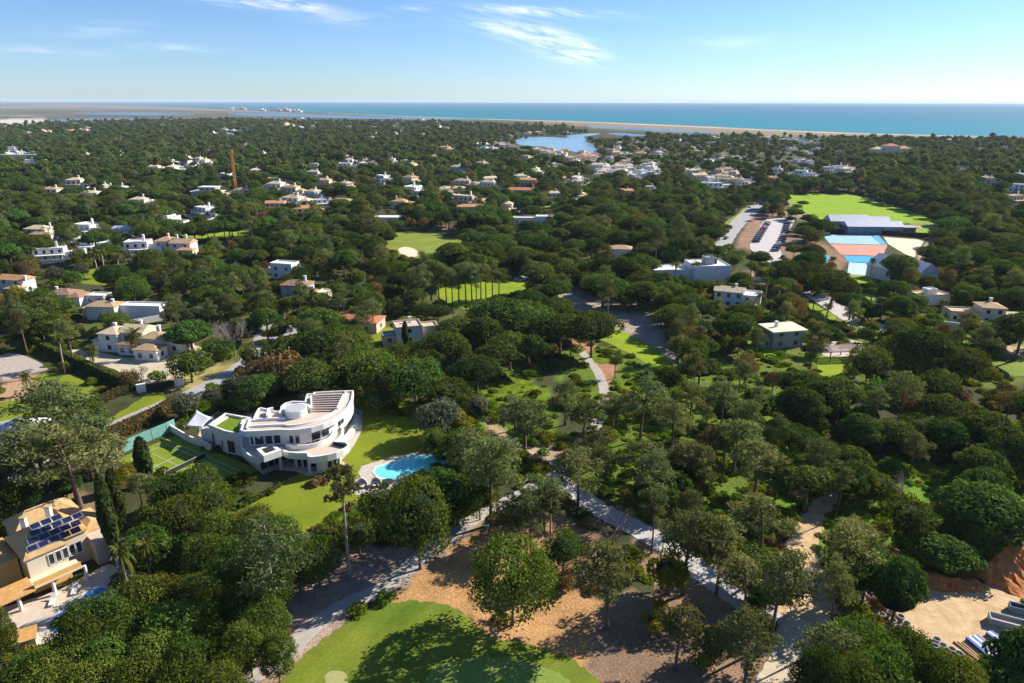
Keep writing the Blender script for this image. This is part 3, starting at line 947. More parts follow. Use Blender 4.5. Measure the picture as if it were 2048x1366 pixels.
lawn([(860, 790), (900, 765), (980, 755), (1060, 765), (1085, 790), (1040, 820), (960, 810), (900, 815)], 'rough', 'rough_grass', 0.02, clear=False)
# soft clear zones
LAWNS += [[(1120, 575), (1200, 600), (1195, 630), (1160, 622)], [(1205, 620), (1330, 640), (1300, 680), (1230, 655)],
          [(1600, 1060), (1640, 1040), (1625, 1090), (1640, 1140), (1670, 1160), (1600, 1180), (1580, 1130)],
          [(1820, 1190), (2048, 1170), (2048, 1240), (1960, 1330), (1860, 1290), (1790, 1260)],
          [(1750, 1160), (1830, 1165), (2048, 1110), (2048, 1170), (1830, 1190)],
          [(590, 1180), (650, 1140), (780, 1125), (840, 1140), (700, 1210), (640, 1240), (590, 1240)],
          [(800, 1195), (900, 1100), (990, 1070), (940, 1110), (920, 1170), (930, 1220)],
          [(1060, 1230), (1180, 1190), (1200, 1230), (1120, 1280), (1050, 1270)],
          [(1505, 440), (1590, 440), (1572, 500), (1560, 525), (1500, 495)],
          [(1645, 468), (1775, 470), (1850, 480), (1830, 520), (1760, 550), (1700, 550), (1655, 490)],
          [(890, 745), (1000, 760), (1060, 765), (1060, 800), (960, 800)],
          [(1230, 870), (1290, 880), (1300, 960), (1230, 960)],
          [(1700, 1050), (1760, 1000), (1830, 960), (1900, 955), (1860, 1020), (1760, 1080)],
          [(1160, 690), (1210, 720), (1215, 790), (1180, 740)]]

ribbon('golf_path', [(440, 1420), (480, 1366), (560, 1318), (620, 1258), (690, 1212), (760, 1180), (812, 1140), (850, 1105), (905, 1068), (965, 1028), (1035, 992), (1085, 962), (1130, 935), (1165, 900), (1190, 858),
                     (1204, 815), (1208, 780), (1196, 745), (1178, 722), (1160, 700)], [3.3, 3.1, 2.9, 2.6, 2.5], 0.055, M['path'])
ribbon('service_road', [(1095, 950), (1140, 975), (1185, 1010), (1240, 1040), (1300, 1072), (1350, 1105), (1400, 1142), (1460, 1185), (1520, 1225), (1575, 1262), (1600, 1300), (1575, 1350), (1550, 1420)], [4.5, 4.5, 4.4, 4.2, 4.2], 0.05, M['greypath'])
ribbon('dirt_track', [(1668, 985), (1650, 1010), (1628, 1042), (1606, 1082), (1594, 1120), (1600, 1158), (1612, 1195), (1606, 1240)], [3.2, 4.2, 5.5, 7.5], 0.058, M['sitesand'])
ribbon('dirt_track', [(1606, 1240), (1598, 1280), (1578, 1330), (1552, 1375), (1535, 1430)], [5.5, 5.0, 4.6], 0.066, M['gravel'])
LAWNS += [[(1640, 1020), (1655, 1025), (1620, 1085), (1612, 1130), (1630, 1180), (1625, 1240), (1590, 1240), (1582, 1180), (1580, 1120), (1600, 1075)], [(1590, 1262), (1615, 1262), (1590, 1340), (1560, 1400), (1530, 1400), (1575, 1330)]]
ribbon('access_road', [(-80, 990), (0, 960), (60, 930), (110, 905), (160, 880), (210, 862), (262, 838), (330, 810), (380, 790), (440, 762), (500, 725), (530, 690), (545, 660), (540, 640), (500, 610)],
       [5.0, 4.6, 4.4, 6.0, 7.0, 8.0, 8.0], 0.05, M['asphalt'])
ribbon('avenue', [(1436, 505), (1448, 482), (1462, 462), (1482, 440), (1505, 420), (1525, 404), (1515, 392)], [9, 9, 10, 12], 0.06, M['asphalt'])
sheet('car_park', [(1500, 497), (1512, 470), (1530, 440), (1560, 437), (1590, 438), (1572, 470), (1560, 500), (1572, 520), (1545, 528)], 0.06, M['parking'], 3)
ribbon('village_road', [(1560, 570), (1600, 580), (1640, 596), (1680, 620), (1715, 640), (1760, 656), (1810, 662)], [6, 8, 10, 8], 0.05, M['parking'])
ribbon('village_road', [(1030, 560), (1100, 545), (1120, 575), (1180, 620)], [5, 5], 0.02, M['path'])
sheet('driveway', [(140, 700), (200, 705), (260, 716), (340, 700), (385, 690), (412, 704), (404, 722), (360, 740), (345, 752), (320, 768), (270, 762), (235, 742), (180, 722)], 0.045, M['gravel'], 4)
sheet('courtyard', [(-60, 702), (20, 706), (60, 716), (96, 738), (60, 748), (20, 758), (-60, 764)], 0.045, M['pinkgravel'], 4)
sheet('driveway', [(520, 655), (560, 640), (592, 660), (585, 680), (540, 700), (500, 708)], 0.062, M['asphalt'], 4)
sheet('garden_bed', [(-60, 766), (40, 756), (78, 764), (100, 782), (95, 800), (40, 800), (-60, 806)], 0.04, mat('bark_mulch', (0.42, 0.26, 0.15), 0.95, 0.3, 2, bump=0.5), 4)
LAWNS += [[(142, 700), (400, 700), (400, 720), (345, 750), (270, 755)], [(-60, 704), (60, 716), (90, 738), (0, 755), (-60, 755)],
          [(300, 810), (340, 780), (420, 745), (480, 715), (500, 725), (440, 765), (330, 812)], [(205, 862), (330, 800), (335, 812), (212, 866)],
          [(1440, 490), (1460, 455), (1500, 415), (1525, 405), (1475, 460), (1465, 495)], [(30, 945), (110, 900), (110, 912), (40, 948)],
          [(1600, 590), (1680, 620), (1720, 645), (1700, 650), (1640, 612)],
          [(1150, 980), (1190, 1005), (1180, 1020), (1140, 990)], [(1300, 1065), (1400, 1125), (1500, 1200), (1490, 1220), (1380, 1160), (1300, 1090)],
          [(590, 1300), (700, 1200), (830, 1130), (960, 1030), (1000, 1005), (1000, 1020), (900, 1080), (830, 1150), (680, 1230)]]

OPEN_PATCHES = [COVER[k][0] for k in range(len(COVER)) if COVER[k][1][0] > 0.25]
HRECT = []      # visible outlines of buildings: (x0, y0, x1, y1, base_y, world x, world y, radius)
# places that labels refer to (photo pixels on the ground)
MARKS = [('curved white villa', 560, 930), ('turquoise swimming pool', 800, 940), ('solar panel house', 110, 1190), ('putting green', 960, 1340), ('concrete pipe rings', 1760, 1240),
         ('red earth bank', 1980, 1150), ('fork of the paths', 1130, 960), ('white arched villa', 260, 710), ('long blank wall', 240, 640), ('twin roofed house', 595, 600),
         ('roofless white house', 830, 680), ('sand bunker', 815, 505), ('far fairway', 880, 490), ('sandy waste ground', 1240, 620), ('white block', 1430, 560), ('tan roofed villa', 1470, 620),
         ('slatted pergola', 1690, 710), ('cream walled house', 1960, 640), ('car park', 1545, 480), ('playing field', 1690, 415), ('sports courts', 1710, 500), ('metal roofed clubhouse', 1740, 465),
         ('orange tower crane', 471, 380), ('flat-slab house', 400, 390), ('lake', 1110, 290), ('cream hotel block', 1783, 310), ('white terraced village', 1280, 345), ('tennis court', 330, 940),
         ('bronze hedge', 270, 850), ('dirt track bend', 1610, 1080), ('green turf strip', 1260, 690), ('gravel driveway', 300, 740), ('red roofed villa', 805, 410),
         ('white long house', 1060, 440), ('old tan villa', 340, 500), ('golf path bend', 700, 1210), ('grey service road', 1400, 1142), ('sunlit clearing', 980, 790), ('bright fairway', 950, 595), ('barrier island', 530, 224), ('lagoon strip', 1310, 262), ('far white hamlet', 430, 268), ('orange village row', 120, 264), ('small white hamlet', 790, 272), ('cream terraces', 1420, 358), ('shore village', 1500, 274),
         ('lakeside village', 1120, 314), ('middle village', 1430, 300), ('right village', 1590, 296)]
ORD = ['nearest', 'second', 'third', 'fourth', 'fifth', 'sixth', 'seventh', 'eighth', 'ninth', 'tenth', 'eleventh', 'twelfth', 'thirteenth', 'fourteenth', 'fifteenth', 'sixteenth', 'seventeenth', 'eighteenth', 'nineteenth', 'twentieth'] + ['twenty-' + w for w in ('first', 'second', 'third', 'fourth', 'fifth', 'sixth', 'seventh', 'eighth', 'ninth')]
MW = np.array([G(a, b) for _, a, b in MARKS])


def where_labels(items, phrase_of):
    """items: list of (x, y); gives each a phrase that places it by the nearest landmark, side and order"""
    buckets = {}
    for i, (x, y) in enumerate(items):
        # far things read in perspective: measure along the picture as well as on the ground
        d = np.hypot(MW[:, 0] - x, MW[:, 1] - y)
        k = int(d.argmin())
        dx, dy = x - MW[k, 0], y - MW[k, 1]
        a = math.degrees(math.atan2(dy, dx)) % 360
        side = ['right of', 'beyond and right of', 'beyond', 'beyond and left of', 'left of', 'nearer and left of', 'in front of', 'nearer and right of'][int(((a + 22.5) % 360) // 45)]
        buckets.setdefault((phrase_of(i), k, side), []).append((d[k], i))
    out = {}
    for (ph, k, side), lst in buckets.items():
        lst.sort()
        for n, (_, i) in enumerate(lst):
            if len(lst) == 1:
                out[i] = '%s %s the %s' % (ph, side, MARKS[k][0])
            else:
                out[i] = '%s, %s one %s the %s' % (ph, ORD[min(n, 28)], side, MARKS[k][0])
    return out




class Leaves:
    """diamond leaf clumps gathered as arrays"""

    def __init__(s):
        s.V, s.T = [], []

    def add(s, P, N, size, T, rs, jit=0.6, aspect=1.6, tangent=None):
        """P centres, N outward normals, size per clump"""
        n = len(P)
        if n == 0:
            return
        Nn = N + rs.randn(n, 3) * jit
        Nn /= np.linalg.norm(Nn, axis=1)[:, None] + 1e-9
        t = rs.randn(n, 3) if tangent is None else tangent + rs.randn(n, 3) * 0.35
        t -= (t * Nn).sum(1)[:, None] * Nn
        t /= np.linalg.norm(t, axis=1)[:, None] + 1e-9
        b = np.cross(Nn, t)
        sz = (np.asarray(size) * (0.7 + 0.6 * rs.rand(n)))[:, None]
        a = aspect
        s.V.append(np.stack([P - t * sz * a * 0.5, P - b * sz * 0.5 + Nn * sz * 0.12, P + t * sz * a * 0.5, P + b * sz * 0.5 + Nn * sz * 0.12], 1))
        s.T.append(np.asarray(T))

    def count(s):
        return sum(len(t) for t in s.T)

    def mesh(s, name, m, extraV=None, extraF=None, mcore=None):
        V = np.concatenate(s.V).reshape(-1, 3)
        n = len(V) // 4
        F = np.arange(n * 4).reshape(n, 4)
        T = np.concatenate(s.T)
        nv, nq = len(V), n
        me = bpy.data.meshes.new(name)
        if extraV is not None and len(extraV):
            V = np.concatenate([V, extraV])
            EF = np.asarray(extraF) + nv
            T = np.concatenate([T, np.zeros(len(EF))])
        else:
            EF = np.zeros((0, 3), int)
        me.vertices.add(len(V))
        me.vertices.foreach_set('co', V.astype(np.float32).ravel())
        loops = np.concatenate([F.ravel(), EF.ravel()]).astype(np.int32)
        me.loops.add(len(loops))
        me.loops.foreach_set('vertex_index', loops)
        me.polygons.add(nq + len(EF))
        st = np.concatenate([np.arange(nq) * 4, nq * 4 + np.arange(len(EF)) * 3]).astype(np.int32)
        tt = np.concatenate([np.full(nq, 4), np.full(len(EF), 3)]).astype(np.int32)
        me.polygons.foreach_set('loop_start', st)
        me.polygons.foreach_set('loop_total', tt)
        me.materials.append(m)
        if mcore is not None:
            me.materials.append(mcore)
            me.polygons.foreach_set('material_index', np.concatenate([np.zeros(nq), np.ones(len(EF))]).astype(np.int32))
        me.update(calc_edges=True)
        a = me.attributes.new('tint', 'FLOAT', 'FACE')
        a.data.foreach_set('value', T.astype(np.float32))
        return me


def ico(r=1.0, sub=1):
    t = (1 + 5 ** 0.5) / 2
    V = np.array([(-1, t, 0), (1, t, 0), (-1, -t, 0), (1, -t, 0), (0, -1, t), (0, 1, t), (0, -1, -t), (0, 1, -t), (t, 0, -1), (t, 0, 1), (-t, 0, -1), (-t, 0, 1)], float)
    V /= np.linalg.norm(V[0])
    F = [(0, 11, 5), (0, 5, 1), (0, 1, 7), (0, 7, 10), (0, 10, 11), (1, 5, 9), (5, 11, 4), (11, 10, 2), (10, 7, 6), (7, 1, 8), (3, 9, 4), (3, 4, 2), (3, 2, 6), (3, 6, 8), (3, 8, 9),
         (4, 9, 5), (2, 4, 11), (6, 2, 10), (8, 6, 7), (9, 8, 1)]
    V = list(map(tuple, V))
    for _ in range(sub):
        mid, nf = {}, []

        def m(a, b):
            k = (min(a, b), max(a, b))
            if k not in mid:
                v = np.array(V[a]) + np.array(V[b])
                V.append(tuple(v / np.linalg.norm(v)))
                mid[k] = len(V) - 1
            return mid[k]
        for a, b, c in F:
            ab, bc, ca = m(a, b), m(b, c), m(c, a)
            nf += [(a, ab, ca), (b, bc, ab), (c, ca, bc), (ab, bc, ca)]
        F = nf
    return np.array(V) * r, np.array(F)



# ================================================================== BUILDINGS


def offset(pts, d):
    """move a closed outline inwards by d"""
    n = len(pts)
    a = sum(pts[i][0] * pts[(i + 1) % n][1] - pts[(i + 1) % n][0] * pts[i][1] for i in range(n))
    if a < 0:
        pts = pts[::-1]
    out = []
    for i in range(n):
        A, B, C = Vector(pts[i - 1]), Vector(pts[i]), Vector(pts[(i + 1) % n])
        d1, d2 = (B - A), (C - B)
        if d1.length < 1e-6 or d2.length < 1e-6:
            continue
        d1.normalize()
        d2.normalize()
        t = (d1 + d2)
        if t.length < 1e-3:
            continue
        t.normalize()
        nn = Vector((-t.y, t.x))
        k = 1 / max(0.6, nn.dot(Vector((-d1.y, d1.x))))
        out.append((B.x + nn.x * d * k, B.y + nn.y * d * k))
    return out


def add_window(parent, a, b, z0, z1, n=1, m='glass', fm='frame', depth=0.06, mull=0.08):
    """glazing on the outer side of wall line a-b (points in the parent's plane); frame with panes as its children"""
    a, b = Vector(a), Vector(b)
    d = (b - a)
    L = d.length
    d.normalize()
    nn = Vector((d.y, -d.x))
    mb = MB()

    def quadbox(mb_, s0, s1, q0, q1, o0, o1):
        P = [a + d * s0 + nn * o0, a + d * s1 + nn * o0, a + d * s1 + nn * o1, a + d * s0 + nn * o1]
        V = [(p.x, p.y, q0) for p in P] + [(p.x, p.y, q1) for p in P]
        mb_.add(V, [(0, 3, 2, 1), (4, 5, 6, 7), (0, 1, 5, 4), (1, 2, 6, 5), (2, 3, 7, 6), (3, 0, 4, 7)])
    quadbox(mb, 0, L, z1 - mull, z1, 0, depth)
    quadbox(mb, 0, L, z0, z0 + mull, 0, depth)
    for k in range(n + 1):
        c = (L - mull) * k / n
        quadbox(mb, c, c + mull, z0 + mull, z1 - mull, 0, depth)
    f = mb.build('window', M[fm], parent)
    for k in range(n):
        p = MB()
        quadbox(p, (L - mull) * k / n + mull, (L - mull) * (k + 1) / n, z0 + mull, z1 - mull, 0.002, depth * 0.5)
        p.build('pane', M[m], f)
    return f


# ------------------------------------------------------------------ the curved white villa
def VZ(X, Y, z):
    return G(330 + X / 4.55, 740 + Y / 4.55, z)


def vpoly(pts, z, smooth=0):
    p = [VZ(a, b, z) for a, b in pts]
    return spline(p, True, smooth) if smooth else p


vx, vy = VZ(1150, 700, 0)
villa = thing('curved_villa', 'large white villa with curved stacked roof terraces beside the tennis court', 'villa', (0, 0, 0))
villa.location = (vx, vy, 0)


def vb(mb, name, m, parent=None, smooth=False):
    mb.v = [(x - vx, y - vy, z) for x, y, z in mb.v]
    return mb.build(name, m, parent or villa, smooth)


TOPZ = 8.2
ROOF = [(685, 545), (700, 500), (735, 458), (800, 446), (818, 400), (845, 350), (870, 338), (935, 352), (985, 368), (1048, 372), (1052, 330), (1090, 298), (1160, 280), (1240, 282), (1272, 284), (1280, 240),
        (1292, 214), (1348, 212), (1352, 200), (1500, 192), (1640, 186), (1716, 184), (1706, 260), (1672, 330), (1610, 395), (1530, 450), (1440, 490), (1330, 522), (1220, 540), (1150, 545), (1090, 543), (1030, 542),
        (960, 546), (880, 552), (780, 556), (720, 558)]
roofp = vpoly(ROOF, TOPZ)
mb = MB()
mb.prism(roofp, TOPZ - 1.25, TOPZ - 0.45)
vb(mb, 'roof', M['stone_white'])
mb = MB()
mb.prism(offset(roofp, 0.35), TOPZ - 0.449, TOPZ - 0.36)
vb(mb, 'roof_terrace', M['deck'])
n = len(roofp)
ar = sum(roofp[i][0] * roofp[(i + 1) % n][1] - roofp[(i + 1) % n][0] * roofp[i][1] for i in range(n))
rp = roofp if ar > 0 else roofp[::-1]
mb = MB()
mb.wall(rp, TOPZ - 0.45, TOPZ, 0.32, True)
vb(mb, 'parapet', M['white'])
# inner raised curb that follows the front edge of the roof
inner = [VZ(a, b, TOPZ - 0.2) for a, b in [(752, 520), (900, 512), (1060, 505), (1130, 512), (1220, 505), (1330, 480), (1450, 440), (1540, 390), (1600, 330), (1640, 260), (1650, 200)]]
mb = MB()
mb.wall(spline(inner, False, 4), TOPZ - 0.36, TOPZ + 0.1, 0.3)
vb(mb, 'roof_curb', M['white'])
mb = MB()
mb.wall([VZ(a, b, TOPZ) for a, b in [(752, 528), (775, 452)]], TOPZ - 0.36, TOPZ + 0.25, 0.3)
mb.wall([VZ(a, b, TOPZ) for a, b in [(818, 452), (1090, 440)]], TOPZ - 0.36, TOPZ + 0.2, 0.35)
mb.wall([VZ(a, b, TOPZ) for a, b in [(945, 440), (958, 378), (990, 372)]], TOPZ - 0.36, TOPZ + 0.7, 0.5)
vb(mb, 'roof_upstand', M['white'])
# round turret with its ring
cx0, cy0 = VZ(1195, 392, TOPZ)
circ = lambda r, n=28, a0=0, a1=2 * PI: [(cx0 + r * math.cos(a0 + (a1 - a0) * k / n), cy0 + r * math.sin(a0 + (a1 - a0) * k / n)) for k in range(n + (0 if a1 - a0 > 6.2 else 1))]
mb = MB()
mb.prism(circ(2.25), TOPZ - 0.36, TOPZ + 1.25)
tur = vb(mb, 'turret', M['white'], smooth=False)
mb = MB()
mb.prism(circ(2.05), TOPZ + 1.252, TOPZ + 1.3)
vb(mb, 'turret_top', mat('turret_membrane', (0.42, 0.43, 0.45), 0.8), tur)
mb = MB()
mb.wall(circ(3.4, 22, 0.1 * PI, 1.15 * PI), TOPZ - 0.36, TOPZ + 0.75, 0.55)
vb(mb, 'turret_ring', M['stone_white'])
# louvred pergola on the roof
LO = [VZ(a, b, TOPZ + 0.3) for a, b in [(1322, 235), (1618, 222), (1560, 348), (1328, 352)]]
for k in range(7):
    t = k / 6
    A = Vector(LO[0]).lerp(Vector(LO[3]), t)
    B = Vector(LO[1]).lerp(Vector(LO[2]), t)
    mb = MB()
    mb.wall([tuple(A), tuple(B)], TOPZ - 0.1, TOPZ + 0.35, 0.42)
    vb(mb, 'slat', M['louvre'])
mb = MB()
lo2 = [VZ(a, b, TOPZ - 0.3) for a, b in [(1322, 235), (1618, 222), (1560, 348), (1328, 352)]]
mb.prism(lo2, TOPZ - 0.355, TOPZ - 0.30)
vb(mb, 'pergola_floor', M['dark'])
mb = MB()
mb.wall([LO[0], LO[3]], TOPZ - 0.36, TOPZ + 0.45, 0.3)
vb(mb, 'pergola_frame', M['white'])
mb = MB()
mb.wall([LO[1], LO[2]], TOPZ - 0.36, TOPZ + 0.45, 0.3)
vb(mb, 'pergola_frame', M['white'])
# upper storey walls, set back
up = offset(roofp, 1.3)
mb = MB()
mb.prism(up, 4.2, TOPZ - 1.25)
vb(mb, 'upper_wall', M['white'])


def front_windows(pts, z0, z1, runs, n=2):
    """windows along runs of an outline; runs give start and end photo pixels (zoomed villa frame)"""
    for (a, b), (c, d), k in runs:
        add_window(villa, (a - vx, b - vy), (c - vx, d - vy), z0, z1, k)


def at_line(poly, X0, Y0, X1, Y1, z, out=0.05):
    """two points where the sight lines through zoom pixels meet height z, snapped just outside the outline"""
    res = []
    for X, Y in ((X0, Y0), (X1, Y1)):
        p = Vector(VZ(X, Y, z))
        best = None
        m = len(poly)
        for i in range(m):
            A, B = Vector(poly[i]), Vector(poly[(i + 1) % m])
            ab = B - A
            t = max(0, min(1, (p - A).dot(ab) / max(1e-9, ab.length_squared)))
            q_ = A + ab * t
            if best is None or (q_ - p).length < best[0]:
                nn = Vector((ab.y, -ab.x)).normalized()
                best = ((q_ - p).length, q_ + nn * out)
        res.append(best[1])
    return res




def glaze(poly, z0, z1, skip, margin=0.12):
    """glazing on every side of an outline that faces the garden"""
    m_ = len(poly)
    for i in range(m_):
        A, B = Vector(poly[i]), Vector(poly[(i + 1) % m_])
        d = B - A
        if d.length < 0.7:
            continue
        d.normalize()
        if -d.x > -0.05 or i in skip:       # outward normal is (d.y, -d.x)
            continue
        A, B = A + d * margin, B - d * margin
        k = max(1, round((B - A).length / 1.7))
        add_window(villa, (A.x - vx, A.y - vy), (B.x - vx, B.y - vy), z0, z1, k, 'glass', 'white')


front = [i for i in range(len(up)) if (up[(i + 1) % len(up)][0] - up[i][0]) > 0.05]
glaze(up, 4.5, 6.7, set(front[4:5] + front[7:8] + front[10:11]))
# first-floor terrace slab
TZ = 4.2
TER = [(690, 640), (692, 715), (720, 750), (760, 785), (830, 818), (900, 785), (1055, 722), (1075, 745), (1120, 762), (1200, 770), (1292, 770), (1300, 800), (1330, 806), (1400, 800), (1480, 786), (1560, 765), (1620, 738),
       (1665, 712), (1680, 690), (1650, 665), (1560, 660), (1590, 630), (1620, 590), (1625, 545), (1590, 515), (1640, 470), (1690, 400), (1716, 340), (1720, 250), (1500, 300), (900, 500), (700, 560)]
terp = vpoly(TER, TZ)
mb = MB()
mb.prism(terp, TZ - 1.1, TZ - 0.25)
vb(mb, 'terrace_slab', M['stone_white'])
mb = MB()
mb.prism(offset(terp, 0.3), TZ - 0.249, TZ - 0.19)
vb(mb, 'terrace_floor', M['deck'])
nT = len(terp)
ar = sum(terp[i][0] * terp[(i + 1) % nT][1] - terp[(i + 1) % nT][0] * terp[i][1] for i in range(nT))
tp = terp if ar > 0 else terp[::-1]
mb = MB()
mb.wall(tp, TZ - 0.25, TZ + 0.35, 0.35, True)
vb(mb, 'terrace_parapet', M['white'])
# curved inner balustrades
mb = MB()
mb.wall(spline([VZ(a, b, TZ) for a, b in [(1095, 700), (1180, 716), (1290, 714), (1400, 690), (1490, 650), (1530, 610), (1540, 570), (1500, 545)]], False, 4), TZ - 0.19, TZ + 0.8, 0.28)
vb(mb, 'balustrade', M['white'])
mb = MB()
mb.wall(spline([VZ(a, b, TZ) for a, b in [(1470, 540), (1510, 575), (1505, 610), (1450, 650)]], False, 4), TZ - 0.19, TZ + 0.3, 0.5)
vb(mb, 'curved_seat', M['stone_white'])
mb = MB()
mb.wall([VZ(1530, 676, TZ), VZ(1640, 700, TZ)], TZ - 0.19, TZ + 0.5, 0.25)
vb(mb, 'glass_screen', M['dark'])
# angular skylight box
sk = [VZ(a, b, TZ + 1.5) for a, b in [(830, 705), (985, 660), (1058, 714), (895, 770)]]
mb = MB()
mb.prism(sk, TZ - 0.19, TZ + 1.2)
s_o = vb(mb, 'skylight', M['white'])
mb = MB()
mb.prism(offset(sk, 0.75), TZ + 1.202, TZ + 1.25)
vb(mb, 'skylight_opening', M['dark'], s_o)
# ground floor
gf = offset(terp, 2.1)
mb = MB()
mb.prism(gf, 0, TZ - 1.1)
vb(mb, 'ground_floor_wall', M['white'])
fg = [i for i in range(len(gf)) if (gf[(i + 1) % len(gf)][0] - gf[i][0]) > 0.05]
glaze(gf, 0.15, 2.8, set(fg[:3] + fg[6:7] + fg[11:12]))
for X, Y in [(885, 900), (1320, 930), (1590, 830), (1060, 900)]:
    x, y = VZ(X, Y, 0)
    mb = MB()
    mb.box(x - 0.25, x + 0.25, y - 0.25, y + 0.25, 0, TZ - 1.1)
    vb(mb, 'pillar', M['white'])
# left wing with turfed roof
WZ = 5.0
WG = [(395, 505), (550, 398), (640, 415), (790, 440), (720, 462), (700, 500), (690, 592), (540, 562)]
wing = vpoly(WG, WZ)
mb = MB()
mb.prism(wing, 0, WZ - 0.25)
vb(mb, 'wing_wall', M['white'])
mb = MB()
mb.prism(offset(wing, 0.4), WZ - 0.249, WZ - 0.1)
vb(mb, 'turf_roof', M['roofgrass'])
nW = len(wing)
ar = sum(wing[i][0] * wing[(i + 1) % nW][1] - wing[(i + 1) % nW][0] * wing[i][1] for i in range(nW))
wp_ = wing if ar > 0 else wing[::-1]
mb = MB()
mb.wall(wp_, WZ - 0.25, WZ + 0.25, 0.38, True)
vb(mb, 'wing_parapet', M['white'])
mb = MB()
mb.wall([VZ(a, b, WZ) for a, b in [(425, 500), (560, 410), (700, 440)]], WZ - 0.1, WZ + 0.35, 0.25)
mb.wall([VZ(a, b, WZ) for a, b in [(450, 510), (575, 432)]], WZ - 0.1, WZ + 0.2, 0.5)
vb(mb, 'roof_light', M['stone_white'])
for X0, Y0, X1, Y1, z0, z1, k in [(412, 640, 432, 645, 0.6, 3.4, 1), (523, 660, 536, 664, 1.2, 2.6, 1), (578, 680, 645, 690, 0.4, 3.2, 2)]:
    A, B = at_line(wp_, X0, Y0, X1, Y1, 2.0)
    add_window(villa, (A.x - vx, A.y - vy), (B.x - vx, B.y - vy), z0, z1, k)
mb = MB()
mb.wall([VZ(a, b, 3.6) for a, b in [(320, 530), (395, 540), (540, 590)]], 0, 3.6, 0.4)
vb(mb, 'porch_wall', M['white'])
# sail canopy with masts
sl = [VZ(175, 515, 3.6), VZ(288, 372, 5.0), VZ(430, 432, 4.6), VZ(335, 520, 4.4)]
V_, F_ = [], []
zc = [3.6, 5.2, 4.6, 4.4]
K = 8
for i in range(K + 1):
    for j in range(K + 1):
        s_, t_2 = i / K, j / K
        pin = 1 - 0.10 * (math.sin(PI * s_) + math.sin(PI * t_2))
        a = Vector((*sl[0], zc[0])) * (1 - s_) * (1 - t_2) + Vector((*sl[1], zc[1])) * s_ * (1 - t_2) + Vector((*sl[2], zc[2])) * s_ * t_2 + Vector((*sl[3], zc[3])) * (1 - s_) * t_2
        c = (Vector((*sl[0], zc[0])) + Vector((*sl[1], zc[1])) + Vector((*sl[2], zc[2])) + Vector((*sl[3], zc[3]))) / 4
        edge_ = 1 - 0.10 * (math.sin(PI * s_) * (1 if t_2 in (0, 1) else 0.3) + math.sin(PI * t_2) * (1 if s_ in (0, 1) else 0.3))
        a = c + (a - c) * edge_
        a.z -= 0.3 * math.sin(PI * s_) * math.sin(PI * t_2)
        V_.append(tuple(a))
F_ = [(i * (K + 1) + j, i * (K + 1) + j + 1, (i + 1) * (K + 1) + j + 1, (i + 1) * (K + 1) + j) for i in range(K) for j in range(K)]
sc_x, sc_y = VZ(300, 560, 0)
can_ = thing('shade_sail', 'pale grey four-cornered shade sail on masts at the villa entrance', 'shade sail', (sc_x, sc_y, 0))
so = link('sail', mesh('sail', [(a - sc_x, b - sc_y, c) for a, b, c in V_], F_, M['sail'], True), can_)
so.modifiers.new('s', 'SOLIDIFY').thickness = 0.03
for p, z in zip(sl, zc):
    mb = MB().tube([(p[0] - sc_x, p[1] - sc_y, 0), (p[0] - sc_x, p[1] - sc_y, z + 0.25)], 0.07, 6)
    mb.build('mast', M['alu'], can_)
# paving round the villa
sheet('villa_terrace', [(330 + a / 4.55, 740 + b / 4.55) for a, b in [(300, 600), (700, 790), (890, 955), (1000, 912), (1080, 920), (1180, 925), (1310, 968), (1480, 925), (1668, 860), (1600, 830), (1640, 790), (1720, 690), (1790, 560),
                        (1800, 380), (1740, 350), (1500, 330), (1000, 330), (700, 420), (480, 380), (350, 470)]], 0.08, M['paving'], 0)
# curved steps on the right flank
for k in range(5):
    o_ = 1760 - k * 18
    mb = MB()
    mb.wall(spline([G(330 + a / 4.55, 740 + b / 4.55) for a, b in [(1590 + k * 10, 690 - k * 10), (1680 + k * 8, 610 - k * 6), (1730 + k * 8, 520), (1745 + k * 8, 430)]], False, 5), 0.08, 1.0 - 0.17 * k, 0.6)
    vb(mb, 'step', M['stone_white'])
# terrace furniture: dark low loungers on the first floor
for k in range(3):
    x, y = VZ(1300 + 45 * k, 655 - 8 * k, TZ - 0.19)
    t = thing('sun_lounger', ['first', 'second', 'third'][k] + ' dark sun lounger from the left on the upper villa terrace', 'sun lounger', (x, y, TZ - 0.19), 0.3, 'loungers on the villa terrace')
    MB().box(-0.35, 0.35, -0.9, 0.5, 0.2, 0.38).build('seat', M['dark'], t)
    MB().add([(-0.35, 0.5, 0.3), (0.35, 0.5, 0.3), (0.35, 1.0, 0.85), (-0.35, 1.0, 0.85), (-0.35, 0.58, 0.24), (0.35, 0.58, 0.24), (0.35, 1.08, 0.78), (-0.35, 1.08, 0.78)],
             [(0, 1, 2, 3), (7, 6, 5, 4), (0, 4, 5, 1), (2, 6, 7, 3), (1, 5, 6, 2), (0, 3, 7, 4)]).build('backrest', M['dark'], t)
    for a, b in ((-0.3, -0.8), (0.3, -0.8), (-0.3, 0.4), (0.3, 0.4)):
        MB().box(a - 0.03, a + 0.03, b - 0.03, b + 0.03, 0, 0.2).build('leg', M['frame'], t)
HRECT.append((362, 780, 735, 946, 950, vx, vy, 15))
HRECT.append((345, 815, 450, 905, 905, *VZ(300, 600, 0), 6))
# low white garden wall left of the villa
mb = MB()
gw = [VZ(a, b, 0) for a, b in [(50, 560), (120, 600), (220, 660), (330, 700), (420, 745)]]
ox, oy = gw[0]
mb.wall([(x - ox, y - oy) for x, y in spline(gw, False, 3)], 0, 1.6, 0.35)
o = mb.build('garden_wall', M['white'])
o.location = (ox, oy, 0)
tag(o, 'pale curved garden wall between the tennis court and the villa entrance', 'wall')
